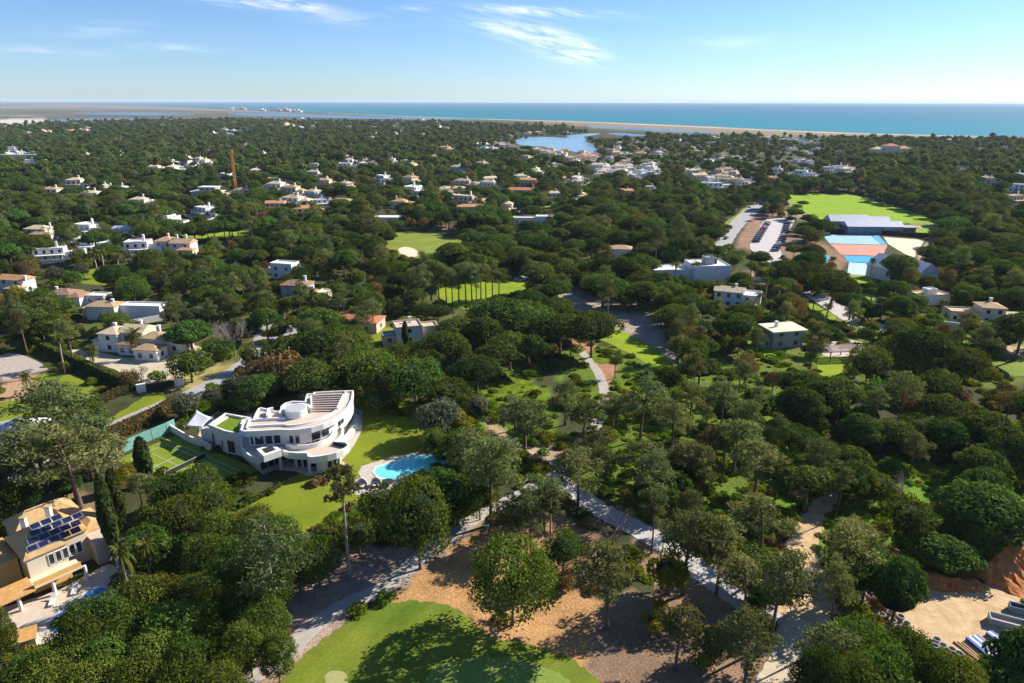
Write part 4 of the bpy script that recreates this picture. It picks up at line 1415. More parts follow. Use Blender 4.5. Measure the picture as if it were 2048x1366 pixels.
# pool with deck
sheet('pool_terrace', [(723, 933), (770, 918), (860, 898), (925, 896), (930, 918), (900, 940), (850, 958), (790, 978), (745, 991), (712, 990), (690, 972), (708, 962), (722, 955), (716, 946)], 0.07, M['paving'], 0)
pool = [(750, 935), (815, 915), (880, 905), (905, 908), (900, 925), (850, 940), (786, 962), (757, 958), (744, 946)]
o = sheet('pool', pool, 0.10, M['pool'], 0)
pr = [G(*p) for p in pool]
mb = MB()
mb.wall(pr, 0.07, 0.16, -0.35, True)
tag(mb.build('pool_edge', M['stone_white']), kind='structure')
LAWNS.append([(725, 930), (820, 908), (820, 960), (745, 988), (705, 985)])
LAWNS.append([(690, 965), (750, 985), (810, 965), (860, 940), (860, 920), (820, 915)])
for k, (X, Y) in enumerate([(724, 974), (752, 972)]):
    x, y = G(X, Y)
    t = thing('daybed', ['left', 'right'][k] + ' white domed daybed on the pool terrace', 'daybed', (x, y, 0.07), 0.4, 'daybeds by the pool')
    MB().prism([(1.0 * math.cos(a * PI / 8), 1.0 * math.sin(a * PI / 8)) for a in range(16)], 0, 0.4).build('base', M['wood'], t)
    V_, F_ = [], []
    for i in range(7):
        for j in range(9):
            th = PI * 0.5 * i / 6
            ph = PI * (-0.1 + 1.2 * j / 8)
            V_.append((1.02 * math.cos(th) * math.cos(ph), 1.02 * math.cos(th) * math.sin(ph), 0.4 + 1.5 * math.sin(th)))
    for i in range(6):
        for j in range(8):
            F_.append((i * 9 + j, i * 9 + j + 1, i * 9 + j + 10, i * 9 + j + 9))
    h = link('hood', mesh('hood', V_, F_, M['sail'], True), t)
    h.modifiers.new('s', 'SOLIDIFY').thickness = 0.05
    MB().prism([(0.92 * math.cos(a * PI / 8), 0.92 * math.sin(a * PI / 8)) for a in range(16)], 0.4, 0.55).build('mattress', M['white'], t)
x, y = G(776, 970)
t = thing('garden_table', 'round dark table at the near end of the pool terrace', 'table', (x, y, 0.07))
MB().prism([(1.2 * math.cos(a * PI / 10), 1.2 * math.sin(a * PI / 10)) for a in range(20)], 0.65, 0.72).build('table_top', M['dark'], t)
MB().tube([(0, 0, 0), (0, 0, 0.65)], 0.12, 8).build('leg', M['frame'], t)

# ------------------------------------------------------------------ the ochre house with solar panels


def H2(X, Y, z):
    return G(X / 3.54, 980 + Y / 3.54, z)


hx, hy = H2(250, 600, 0)
oh = thing('solar_house', 'ochre hip-roofed house with rows of solar panels above a pool terrace', 'house', (hx, hy, 0))


def hb(mb, name, m, parent=None, smooth=False):
    mb.v = [(x - hx, y - hy, z) for x, y, z in mb.v]
    return mb.build(name, m, parent or oh, smooth)


def P3(X, Y, z):
    return (*H2(X, Y, z), z)


EZ, RZ = 6.3, 9.0
EL, ER, EB = H2(165, 505, EZ), H2(480, 372, EZ), H2(-20, 480, EZ)       # eaves corners
EL, ER = Vector(EL), Vector(ER)
fd = (ER - EL).normalized()
bd = Vector((-fd.y, fd.x))
W1 = (ER - EL).length
D1 = 9.0
c4 = [EL, ER, ER + bd * D1, EL + bd * D1]
mb = MB()
mb.prism([tuple(c) for c in [EL + fd * 0.35 + bd * 0.35, ER - fd * 0.35 + bd * 0.35, ER - fd * 0.35 + bd * (D1 - 0.35), EL + fd * 0.35 + bd * (D1 - 0.35)]], 0, EZ - 0.02)
hb(mb, 'wall', M['ochre'])
mb = MB()
mb.wall([tuple(EL + fd * 0.35 + bd * 0.30), tuple(ER - fd * 0.35 + bd * 0.30)], 2.9, EZ - 0.03, -0.06)
hb(mb, 'front_render', M['cream'])
rA, rB = EL + fd * 3.2 + bd * D1 / 2, ER - fd * 3.2 + bd * D1 / 2


def quadroof(parent, name, m, pts, th=0.18):
    n_ = len(pts)
    V = [tuple(p) for p in pts] + [(p[0], p[1], p[2] - th) for p in pts]
    F = [tuple(range(n_)), tuple(range(2 * n_ - 1, n_ - 1, -1))] + [(i, i + n_, (i + 1) % n_ + n_, (i + 1) % n_) for i in range(n_)]
    mb_ = MB()
    mb_.add(V, F)
    return hb(mb_, name, m, parent)


e3 = lambda v: (v.x, v.y, EZ)
r3 = lambda v: (v.x, v.y, RZ)
roofs = []
for pts in ([e3(c4[0]), e3(c4[1]), r3(rB), r3(rA)], [e3(c4[1]), e3(c4[2]), r3(rB)], [e3(c4[2]), e3(c4[3]), r3(rA), r3(rB)], [e3(c4[3]), e3(c4[0]), r3(rA)]):
    roofs.append(quadroof(oh, 'roof', M['tile_gold'], pts))
# panels on the front slope
slope = Vector((bd.x * D1 / 2, bd.y * D1 / 2, RZ - EZ))
sl_n = slope.normalized()
fd3 = Vector((fd.x, fd.y, 0))
nrm = fd3.cross(sl_n).normalized()
if nrm.z < 0:
    nrm = -nrm
rows = [(0.9, 5, 1.0), (2.05, 5, 1.5), (3.2, 5, 2.2), (4.3, 3, 2.6)]
for s0, cnt, f0 in rows:
    for k in range(cnt):
        o0 = Vector((EL.x, EL.y, EZ)) + fd3 * (f0 + k * 1.45) + sl_n * s0 + nrm * 0.10
        P = [o0, o0 + fd3 * 1.35, o0 + fd3 * 1.35 + sl_n * 1.02, o0 + sl_n * 1.02]
        mb = MB()
        mb.add([tuple(p) for p in P] + [tuple(p + nrm * 0.05) for p in P], [(0, 3, 2, 1), (4, 5, 6, 7), (0, 1, 5, 4), (1, 2, 6, 5), (2, 3, 7, 6), (3, 0, 4, 7)])
        pn = hb(mb, 'solar_panel', M['greywall'], oh)
        mb = MB()
        q4 = [P[0] + fd3 * .05 + sl_n * .05, P[1] - fd3 * .05 + sl_n * .05, P[2] - fd3 * .05 - sl_n * .05, P[3] + fd3 * .05 - sl_n * .05]
        mb.add([tuple(p + nrm * 0.055) for p in q4], [(0, 1, 2, 3)])
        hb(mb, 'solar_cell', M['solar'], pn)
# shuttered windows of the upper floor
for k in range(5):
    A = EL + fd * (3.0 + k * 0.95) + bd * 0.22
    B = A + fd * 0.8
    add_window(oh, (A.x - hx, A.y - hy), (B.x - hx, B.y - hy), 3.7, 5.6, 1, 'glass', 'white', 0.10)
for a in (2.2,):
    A = EL + bd * (a + 0.9) + fd * 0.30
    B = EL + bd * a + fd * 0.30
    add_window(oh, (A.x - hx, A.y - hy), (B.x - hx, B.y - hy), 3.9, 5.0, 1, 'glass', 'white', 0.08)


def block(A, w, d, z0, z1, m, roofm=None, name='wing_wall', pitch=1.4, over=0.3, hip=True):
    """box wing aligned with the front, with a low roof"""
    c = [A, A + fd * w, A + fd * w + bd * d, A + bd * d]
    mb_ = MB()
    mb_.prism([tuple(p) for p in c], z0, z1)
    w_ = hb(mb_, name, M[m], oh)
    if roofm:
        a, b_, c_, d_ = c[0] - fd * over - bd * over, c[1] + fd * over - bd * over, c[2] + fd * over + bd * over, c[3] - fd * over + bd * over
        h = min(w, d) / 2 if hip else 0
        if w >= d:
            ra, rb = (a + d_) / 2 + fd * h, (b_ + c_) / 2 - fd * h
            sets = ([(a, z1), (b_, z1), (rb, z1 + pitch), (ra, z1 + pitch)], [(b_, z1), (c_, z1), (rb, z1 + pitch)], [(c_, z1), (d_, z1), (ra, z1 + pitch), (rb, z1 + pitch)], [(d_, z1), (a, z1), (ra, z1 + pitch)])
        else:
            ra, rb = (a + b_) / 2 + bd * h, (c_ + d_) / 2 - bd * h
            sets = ([(a, z1), (b_, z1), (ra, z1 + pitch)], [(b_, z1), (c_, z1), (rb, z1 + pitch), (ra, z1 + pitch)], [(c_, z1), (d_, z1), (rb, z1 + pitch)], [(d_, z1), (a, z1), (ra, z1 + pitch), (rb, z1 + pitch)])
        for s_ in sets:
            quadroof(oh, 'roof', M[roofm], [(p.x, p.y, z) for p, z in s_], 0.15)
    return w_


block(EL + fd * 1.5 + bd * (D1 + 0.01), 9, 5.5, 0, 6.0, 'cream', 'tile_gold', pitch=2.0)
block(EL + fd * (W1 + 0.0) + bd * 3.0, 3.4, 9, 0, 5.6, 'cream', 'tile_gold2', pitch=1.6)
block(EL + fd * (W1 + 3.42) + bd * 4.0, 3.2, 7, 0, 4.4, 'ochre', 'tile_gold', pitch=1.0)
block(EL + fd * (W1 + 3.4) + bd * 0.2, 3.6, 3.7, 0, 4.2, 'pinkwall', None)
block(EL - fd * 7.5 + bd * 4.0, 7.6, 7, 0, 5.2, 'ochre', 'tile_gold2', pitch=1.8)
# side roof with panels on the right wing
for k in range(2):
    for j in range(2):
        o0 = Vector((EL.x, EL.y, 0)) + fd3 * (W1 - 2.0 + j * 1.4) + Vector((bd.x, bd.y, 0)) * (D1 + 0.6 + 1.1 * k) + Vector((0, 0, 6.45 + 0.75 * k))
        u2 = Vector((bd.x, bd.y, 0.7)).normalized()
        P = [o0, o0 + fd3 * 1.3, o0 + fd3 * 1.3 + u2 * 1.1, o0 + u2 * 1.1]
        n2_ = fd3.cross(u2).normalized()
        mb = MB()
        mb.add([tuple(p) for p in P] + [tuple(p + n2_ * 0.06) for p in P], [(0, 3, 2, 1), (4, 5, 6, 7), (0, 1, 5, 4), (1, 2, 6, 5), (2, 3, 7, 6), (3, 0, 4, 7)])
        hb(mb, 'solar_panel', M['solar'], oh)
# veranda roof and columns
VA = [EL - fd * 7.0 - bd * 0.4, EL + fd * (W1 + 0.5) - bd * 0.4, EL + fd * (W1 + 0.5) - bd * 2.6, EL + fd * 0.2 - bd * 2.6, EL - fd * 7.0 - bd * 2.4]
quadroof(oh, 'veranda_roof', M['tile_gold2'], [(EL.x - fd.x * 7 + bd.x * .3, EL.y - fd.y * 7 + bd.y * .3, 3.4), (EL.x - fd.x * 7 - bd.x * 2.8, EL.y - fd.y * 7 - bd.y * 2.8, 2.7),
                                                 (EL.x - bd.x * 2.8, EL.y - bd.y * 2.8, 2.7), (EL.x + bd.x * .3, EL.y + bd.y * .3, 3.4)][::-1])
mb = MB()
mb.prism([tuple(EL - bd * 2.6), tuple(EL + fd * (W1 + 0.5) - bd * 2.6), tuple(EL + fd * (W1 + 0.5) + bd * 0.28), tuple(EL + bd * 0.28)], 2.7, 2.95)
hb(mb, 'balcony', M['cream'])
mb = MB()
mb.wall([tuple(EL - bd * 2.5), tuple(EL + fd * (W1 + 0.4) - bd * 2.5)], 2.951, 3.8, 0.18)
hb(mb, 'balcony_parapet', M['ochre'])
for k in range(6):
    c = EL - fd * 6.5 + fd * (k * 4.4) - bd * 2.2
    mb = MB()
    mb.tube([(c.x, c.y, 0), (c.x, c.y, 2.69)], [0.28, 0.22], 8)
    hb(mb, 'column', M['white'])
for a, b in [(2.5, 6.5), (6, 7)]:
    c = EL + fd * a + bd * b
    mb = MB()
    mb.box(c.x - 0.4, c.x + 0.4, c.y - 0.3, c.y + 0.3, 7.0, 9.6)
    ch = hb(mb, 'chimney', M['white'])
    mb = MB()
    mb.box(c.x - 0.5, c.x + 0.5, c.y - 0.4, c.y + 0.4, 9.601, 9.8)
    hb(mb, 'chimney_cap', M['tile_gold'], ch)
HRECT.append((-60, 1015, 212, 1200, 1225, hx, hy, 13))
LAWNS.append([(30, 1250), (70, 1200), (150, 1150), (215, 1140), (225, 1190), (150, 1200), (110, 1230), (90, 1290)])
sheet('house_terrace', [(-60, 1230), (20, 1212), (120, 1180), (215, 1128), (285, 1150), (300, 1185), (255, 1200), (200, 1230), (150, 1275), (80, 1290), (38, 1265), (30, 1245), (-60, 1275)], 0.06, M['deck'], 0)
sheet('pool_deck', [(38, 1262), (70, 1240), (135, 1200), (205, 1155), (262, 1172), (260, 1195), (170, 1260), (90, 1285)], 0.09, M['paving'], 0)
sheet('pool', [(98, 1258), (108, 1235), (140, 1215), (182, 1182), (205, 1177), (225, 1186), (220, 1204), (160, 1250), (118, 1264)], 0.12, M['deeppool'], 4)
for k, (X, Y) in enumerate([(106, 1206), (150, 1184)]):
    x, y = G(X, Y)
    t = thing('sun_lounger', ['left', 'right'][k] + ' white sun lounger on the terrace of the solar-panel house', 'sun lounger', (x, y, 0.09), 0.35, 'white loungers by the blue pool')
    MB().box(-0.35, 0.35, -1.0, 0.5, 0.2, 0.36).build('seat', M['white'], t)
    MB().add([(-0.35, 0.5, 0.3), (0.35, 0.5, 0.3), (0.35, 1.05, 0.95), (-0.35, 1.05, 0.95), (-0.35, 0.58, 0.24), (0.35, 0.58, 0.24), (0.35, 1.13, 0.88), (-0.35, 1.13, 0.88)],
             [(0, 1, 2, 3), (7, 6, 5, 4), (0, 4, 5, 1), (2, 6, 7, 3), (1, 5, 6, 2), (0, 3, 7, 4)]).build('backrest', M['white'], t)
    for a, b in ((-0.3, -0.9), (0.3, -0.9), (-0.3, 0.4), (0.3, 0.4)):
        MB().box(a - 0.03, a + 0.03, b - 0.03, b + 0.03, 0, 0.2).build('leg', M['white'], t)
# small tiled shed roof at the lower corner
x, y = G(55, 1290)
t = thing('pump_house', 'tiny shed with orange lean-to roof at the corner of the terrace', 'shed', (x, y, 0), 0.5)
MB().box(-1.2, 1.2, -0.9, 0.9, 0, 1.5).build('wall', M['cream'], t)
MB().add([(-1.4, -1.1, 1.5), (1.4, -1.1, 1.5), (1.4, 1.1, 2.1), (-1.4, 1.1, 2.1), (-1.4, -1.1, 1.38), (1.4, -1.1, 1.38), (1.4, 1.1, 1.98), (-1.4, 1.1, 1.98)],
         [(0, 1, 2, 3), (7, 6, 5, 4), (0, 4, 5, 1), (2, 6, 7, 3), (1, 5, 6, 2), (0, 3, 7, 4)]).build('roof', M['tile_gold2'], t)

# ------------------------------------------------------------------ ordinary houses


def roof_mesh(x0, x1, y0, y1, z, kind, pitch=1.5, over=0.4):
    mb_ = MB()
    if kind == 'flat':
        mb_.wall([(x0, y0), (x1, y0), (x1, y1), (x0, y1)], z - 0.02, z + 0.45, 0.25, True)
        mb_.box(x0 + 0.26, x1 - 0.26, y0 + 0.26, y1 - 0.26, z + 0.001, z + 0.05)
        return mb_
    if kind == 'slab':
        mb_.box(x0 - over * 2, x1 + over * 2, y0 - over * 2, y1 + over * 2, z + 0.001, z + 0.4)
        return mb_
    x0, x1, y0, y1 = x0 - over, x1 + over, y0 - over, y1 + over
    w, d = x1 - x0, y1 - y0
    h = min(w, d) / 2
    hh = h if kind == 'hip' else 0
    if w >= d:
        a, b = (x0 + hh, (y0 + y1) / 2), (x1 - hh, (y0 + y1) / 2)
    else:
        a, b = ((x0 + x1) / 2, y0 + hh), ((x0 + x1) / 2, y1 - hh)
    V = [(x0, y0, z), (x1, y0, z), (x1, y1, z), (x0, y1, z), (a[0], a[1], z + pitch), (b[0], b[1], z + pitch)]
    V += [(x0, y0, z - 0.15), (x1, y0, z - 0.15), (x1, y1, z - 0.15), (x0, y1, z - 0.15)]
    if w >= d:
        F = [(0, 1, 5, 4), (1, 2, 5), (2, 3, 4, 5), (3, 0, 4)]
    else:
        F = [(0, 1, 4), (1, 2, 5, 4), (2, 3, 5), (3, 0, 4, 5)]
    F += [(0, 6, 7, 1), (1, 7, 8, 2), (2, 8, 9, 3), (3, 9, 6, 0), (9, 8, 7, 6)]
    mb_.add(V, F)
    return mb_


def house(name, label, cat, px, py, rot, blocks, chim=(), group=None, vis=None, grow=1.0):
    """blocks: (x0, x1, y0, y1, height, roof kind, wall material, roof material, pitch, windows)"""
    x, y = G(px, py)
    t = thing(name, label, cat, (x, y, 0), math.radians(rot), group)
    for b in blocks:
        x0, x1, y0, y1, h, rk, wm, rm, pt, nw = b[:10]
        zb = b[10] if len(b) > 10 else 0
        MB().box(x0, x1, y0, y1, zb, h).build('wall', M[wm], t)
        roof_mesh(x0, x1, y0, y1, h + 0.15 if rk in ('hip', 'gable') else h, rk, pt).build('roof', M[rm], t)
        for k in range(nw):
            c = x0 + (x1 - x0) * (k + 0.5) / nw
            zs = zb + 0.9 if h - zb < 4.2 else None
            for z0 in ([zs] if zs is not None else [zb + 0.8, zb + 3.7]):
                if z0 + 1.4 < h:
                    add_window(t, (c - 0.6, y0), (c + 0.6, y0), z0, z0 + 1.4, 1)
        if nw:
            c = (y0 + y1) / 2
            add_window(t, (x1, c - 0.6), (x1, c + 0.6), zb + 0.9, zb + 2.3, 1)
            add_window(t, (x0, c + 0.6), (x0, c - 0.6), zb + 0.9, zb + 2.3, 1)
    for (a, b, z, hh) in chim:
        c_ = MB().box(a - 0.4, a + 0.4, b - 0.3, b + 0.3, z, z + hh).build('chimney', M['white'], t)
        MB().box(a - 0.52, a + 0.52, b - 0.42, b + 0.42, z + hh + 0.001, z + hh + 0.18).build('chimney_cap', M['white'], c_)
    xs = [b[0] for b in blocks] + [b[1] for b in blocks]
    ys = [b[2] for b in blocks] + [b[3] for b in blocks]
    r_ = 0.5 * max(max(xs) - min(xs), max(ys) - min(ys)) + 1
    ca, sa = math.cos(math.radians(rot)), math.sin(math.radians(rot))
    mx_, my_ = (max(xs) + min(xs)) / 2, (max(ys) + min(ys)) / 2
    wx0, wy0 = x + mx_ * ca - my_ * sa, y + mx_ * sa + my_ * ca
    if vis is None:
        s = scale_at(py, px)
        hgt = max(b[4] for b in blocks) * s * 0.98
        wd = (max(xs) - min(xs)) * s
        vis = (px - wd * 0.5, py - hgt, px + wd * 0.5, py - hgt * 0.25)
    x0_, y0_, x1_, y1_ = vis
    HRECT.append((x0_ + (x1_ - x0_) * 0.08, y0_, x1_ - (x1_ - x0_) * 0.08, y0_ + (y1_ - y0_) * 0.68, py, wx0, wy0, r_))
    return t


# white arched villa left of centre
house('arched_villa', 'white villa with arched porch and cream roofs behind the gravel drive', 'villa', 262, 712, -8, [
    (-11, -5, 2, 9, 5.6, 'hip', 'white', 'tile_cream', 1.2, 1), (-13.5, -11.02, 2.5, 7, 3.2, 'hip', 'white', 'tile_cream', 0.8, 0), (-4.98, 2, 3.5, 10, 5.8, 'gable', 'white', 'tile_cream', 1.6, 2), (2.02, 9, 2, 8, 4.8, 'hip', 'white', 'tile_tan', 1.2, 2),
    (-4, 1.5, 0.2, 3.48, 3.2, 'hip', 'white', 'tile_brown', 0.8, 2), (3.5, 10.5, -3, 1.9, 3.2, 'hip', 'white', 'tile_tan', 1.0, 2), (9.02, 13.5, 4, 10, 4.4, 'flat', 'white', 'white', 0, 1)],
    [(-1, 8, 5, 3.2), (6, 6, 5, 2.6), (-8, 6, 5.5, 2.2), (12, 8, 4, 2)], vis=(150, 636, 362, 712))
for k in range(3):
    x, y = G(205 + 22 * k, 712 - 3 * k)
house('hip_roof_house', 'single-storey white house with brown hip roofs and blue pool beyond the arched villa', 'house', 125, 612, -6, [
    (-8, 2, 2, 9, 3.4, 'hip', 'white', 'tile_brown', 1.6, 3), (2.02, 7, 0, 7, 3.2, 'hip', 'white', 'tile_brown', 1.3, 1), (7.02, 14, 3, 8, 3.0, 'flat', 'white', 'white', 0, 2)],
    [(-5, 5, 4, 1.6)], vis=(76, 560, 205, 600))
house('walled_house', 'white house with tan roof and long blank garden wall', 'house', 200, 642, -4, [
    (-5, 5, 1, 7, 4.6, 'hip', 'white', 'tile_tan', 1.3, 1), (5.02, 19, 4, 9, 4.0, 'flat', 'white', 'white', 0, 0), (-8, -5.02, 3, 7, 3.0, 'flat', 'white', 'tile_tan', 0, 0)], [(3, 4, 5, 1.5)], vis=(150, 590, 300, 632))
house('corner_house', 'two-storey white house with orange roof at the left edge', 'house', 22, 590, -12, [
    (-7, 4, 2, 8, 5.2, 'gable', 'white', 'tile_orange', 1.4, 2), (0, 6, -2, 1.98, 3.0, 'hip', 'white', 'tile_tan', 0.9, 2)], [(5, 3, 5, 2.0)], vis=(0, 532, 60, 584))
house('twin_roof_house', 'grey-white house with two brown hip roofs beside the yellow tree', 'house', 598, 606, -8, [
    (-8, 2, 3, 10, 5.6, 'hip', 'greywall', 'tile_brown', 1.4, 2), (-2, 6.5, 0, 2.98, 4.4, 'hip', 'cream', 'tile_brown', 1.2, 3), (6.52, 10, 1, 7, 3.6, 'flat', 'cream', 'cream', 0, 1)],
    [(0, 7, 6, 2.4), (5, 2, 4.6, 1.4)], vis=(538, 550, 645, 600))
house('cubic_house', 'white cubic house half hidden by dark trees behind the twin-roofed one', 'house', 560, 562, -15, [
    (-6, 4, 3, 9, 6.2, 'flat', 'white', 'white', 0, 2), (-9, -6.02, 4, 8, 3.4, 'flat', 'white', 'white', 0, 1), (4.02, 7, 4, 8, 5.0, 'flat', 'white', 'white', 0, 0)], vis=(518, 512, 596, 550))
house('roofless_house', 'pale unfinished house with open flat roofs among umbrella pines', 'house', 835, 690, 18, [
    (-6, 2, 1, 8, 5.4, 'flat', 'white', 'pinkwall', 0, 1), (2.02, 7, 2, 7, 4.6, 'flat', 'cream', 'tile_cream', 0, 1), (-10, -6.02, 2, 6, 3.0, 'flat', 'cream', 'greywall', 0, 1)], [(-1, 6, 5.4, 1.8)], vis=(790, 625, 888, 680))
house('old_villa', 'large old cream villa with tan roofs and tall chimneys', 'villa', 342, 512, -4, [
    (-10, -1, 4, 12, 6.0, 'hip', 'cream', 'tile_tan', 1.8, 2), (-0.98, 9, 2, 9, 5.6, 'gable', 'white', 'tile_tan', 1.8, 2), (4, 12, -2, 1.98, 3.2, 'hip', 'cream', 'tile_orange', 1.0, 2)],
    [(-5, 9, 6.5, 2.5), (1, 6, 6, 3.0), (5, 7, 6, 3)], vis=(282, 462, 402, 505))
house('cream_villa', 'white villa with cream roofs and tower chimney near the left edge', 'villa', 72, 482, -6, [
    (-9, 3, 4, 11, 5.4, 'hip', 'cream', 'tile_cream', 1.6, 2), (-3, 9, 0, 3.98, 3.4, 'hip', 'white', 'tile_tan', 1.1, 3), (9.02, 14, 3, 8, 3.0, 'flat', 'white', 'white', 0, 1)], [(4, 7, 5, 3.4)], vis=(30, 436, 125, 478))
house('small_white_house', 'small white house with grey flat roof left of the old villa', 'house', 245, 475, 0, [(-5, 5, 0, 7, 4.4, 'gable', 'white', 'metal_roof', 1.2, 2)], [(3, 3, 4.5, 1.6)], vis=(235, 442, 268, 470))
house('tan_house', 'low house with tan roof showing between trees left of centre', 'house', 168, 470, 4, [(-7, 7, 0, 8, 3.6, 'hip', 'cream', 'tile_tan', 1.3, 3)], vis=(148, 448, 186, 466))
# flat white block and neighbours
house('white_block', 'long windowless white block with dark lift housing on its roof', 'building', 1420, 566, 6, [
    (-6, 9, 2, 15, 6.2, 'flat', 'white', 'stone_white', 0, 0), (-22, -6.02, 6, 16, 4.0, 'flat', 'white', 'stone_white', 0, 2), (-0.5, 3.5, 6, 10, 8.9, 'flat', 'greywall', 'greywall', 0, 0, 6.26), (3.52, 5.0, 7, 9, 8.2, 'flat', 'dark', 'greywall', 0, 0, 6.26)],
    vis=(1310, 522, 1475, 560))
house('terrace_villa', 'white villa with tan front roof and carved terraces below the white block', 'villa', 1470, 622, -22, [
    (-8, 2, 4, 10, 5.6, 'gable', 'white', 'tile_cream', 1.3, 3), (2.02, 8, 1, 9, 5.4, 'flat', 'white', 'stone_white', 0, 2), (3, 8, -4, 0.98, 3.4, 'flat', 'white', 'stone_white', 0, 2)], [(-1, 8, 6, 1.8)], vis=(1418, 566, 1520, 616))
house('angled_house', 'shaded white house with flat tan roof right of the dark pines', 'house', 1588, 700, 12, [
    (-6, 4, 2, 9, 5.2, 'slab', 'greywall', 'cream', 0, 2), (-9, -6.02, 3, 8, 3.4, 'hip', 'greywall', 'tile_brown', 0.8, 1)], [(-3, 6, 5.4, 1.8)], vis=(1530, 640, 1618, 690))  # white walls take the grey render: their shade is put into the colour
house('courtyard_house', 'cream house with flat terraces and veranda near the right edge', 'house', 1965, 652, -10, [
    (-9, 0, 3, 9, 3.4, 'flat', 'cream', 'tile_cream', 0, 3), (0.02, 7, 2, 9, 5.6, 'hip', 'cream', 'tile_tan', 1.2, 2), (7.02, 15, 1, 7, 3.2, 'gable', 'cream', 'tile_cream', 1.0, 2)], [(4, 7, 6, 1.8)], vis=(1890, 600, 2036, 645))
house('cottage', 'small white cottage between palms behind the gabled hall', 'house', 1868, 610, 8, [(-6, 6, 0, 7, 3.4, 'flat', 'white', 'tile_cream', 0, 2), (-2, 2, 2, 5, 5.0, 'flat', 'white', 'white', 0, 0, 3.5)], vis=(1850, 575, 1900, 602))
house('gatehouse', 'small white house with tan roof among umbrella pines left of the car park', 'house', 1240, 520, -10, [(-5, 5, 0, 7, 5.0, 'hip', 'white', 'tile_tan', 1.3, 3), (-10, -5.02, 2, 6, 2.6, 'flat', 'white', 'white', 0, 0)], vis=(1222, 488, 1260, 512))
house('red_roof_villa', 'white villa with red-orange hip roof and chimney behind the far fairway', 'villa', 803, 418, -10, [
    (-8, 2, 2, 9, 4.6, 'hip', 'white', 'tile_orange', 1.8, 2), (2.02, 9, 0, 7, 3.6, 'hip', 'white', 'tile_orange', 1.4, 2)], [(-5, 5, 5, 3.0)], vis=(780, 390, 832, 410))
house('long_house', 'long low white house with sloping wing right of centre', 'house', 1065, 450, -3, [
    (-12, 2, 2, 8, 3.6, 'flat', 'white', 'white', 0, 3), (2.02, 14, 0, 7, 4.8, 'flat', 'white', 'white', 0, 4)], vis=(1005, 426, 1110, 442))
house('fairway_wall_house', 'low white building glimpsed behind the pine row of the far fairway', 'house', 770, 446, 0, [(-12, 12, 0, 6, 3.2, 'slab', 'white', 'white', 0, 4)], vis=(742, 432, 800, 441))
house('slab_house', 'modern house of stacked flat slabs beside the orange tower crane', 'house', 405, 396, -6, [
    (-10, 12, 2, 12, 4.2, 'slab', 'cream', 'white', 0, 4), (-4, 9, 4, 11, 7.4, 'slab', 'pinkwall', 'white', 0, 3, 4.65), (12.82, 19, 0, 8, 3.0, 'slab', 'pinkwall', 'tile_cream', 0, 2)], vis=(330, 360, 455, 388))
house('blue_white_house', 'bluish white house with several chimneys left of the slab house', 'house', 228, 388, -4, [
    (-8, 8, 0, 8, 4.6, 'gable', 'white', 'white', 1.4, 3), (-13, -8.02, 3, 8, 5.6, 'gable', 'cream', 'tile_tan', 1.4, 1)], [(-4, 4, 5, 3), (5, 5, 5, 3.2), (-10, 6, 6, 2.4)], vis=(198, 358, 258, 382))
house('cypress_front_house', 'cream two-storey house with a dark cypress before its front', 'house', 682, 420, -4, [(-7, 7, 0, 8, 6.0, 'hip', 'cream', 'tile_tan', 1.4, 3), (-4, 2, -3, -0.02, 3, 'slab', 'white', 'white', 0, 1)], vis=(664, 376, 702, 412))
house('broad_roof_house', 'house with long rust roof behind palms right of centre', 'house', 1045, 392, -4, [(-14, 14, 0, 9, 4.4, 'hip', 'white', 'tile_red', 1.6, 4)], [(8, 5, 4.6, 2.5)], vis=(1010, 366, 1078, 384))
house('orange_row_house', 'low house with orange tiled roofs behind the far fairway trees', 'house', 942, 425, 3, [(-9, 9, 0, 8, 3.6, 'hip', 'cream', 'tile_orange', 1.4, 3)], vis=(918, 408, 968, 418))
house('garden_pavilion', 'low cream building with rust roof beyond the pool palms', 'house', 1130, 475, 0, [(-6, 6, 0, 6, 3.2, 'hip', 'white', 'tile_orange', 1.2, 2)], vis=(1105, 455, 1150, 466))
house('yellow_wall_house', 'ochre walled house under palms beyond the red-roofed villa', 'house', 910, 388, 5, [(-12, 8, 0, 8, 4.4, 'hip', 'ochre', 'tile_cream', 1.3, 3)], vis=(880, 366, 955, 380))

# brown roofed house under the tall pines, centre left
house('hidden_house', 'rust-roofed house mostly hidden under the tall pines left of centre', 'house', 712, 665, -10, [(-7, 7, 0, 8, 3.4, 'hip', 'pinkwall', 'tile_red', 1.4, 2)], vis=(695, 600, 750, 618))
# tent-like white house at left edge
x, y = G(38, 885)
t = thing('tented_house', 'white angular roofed building at the left edge by the road', 'house', (x, y, 0), 0.2)
MB().box(-5, 5, 0, 5, 0, 2.8).build('wall', M['white'], t)
MB().add([(-5.5, -0.5, 2.8), (5.5, -0.5, 2.8), (5.5, 5.5, 2.8), (-5.5, 5.5, 2.8), (0, 2.5, 4.8), (-2.7, 1, 4.0), (2.7, 1.5, 4.2)], [(0, 1, 6, 5), (5, 6, 4), (1, 2, 6), (6, 2, 4), (2, 3, 4), (3, 0, 5), (3, 5, 4)]).build('roof', M['white'], t)
HRECT.append((0, 838, 68, 876, 885, x, y + 2, 6))

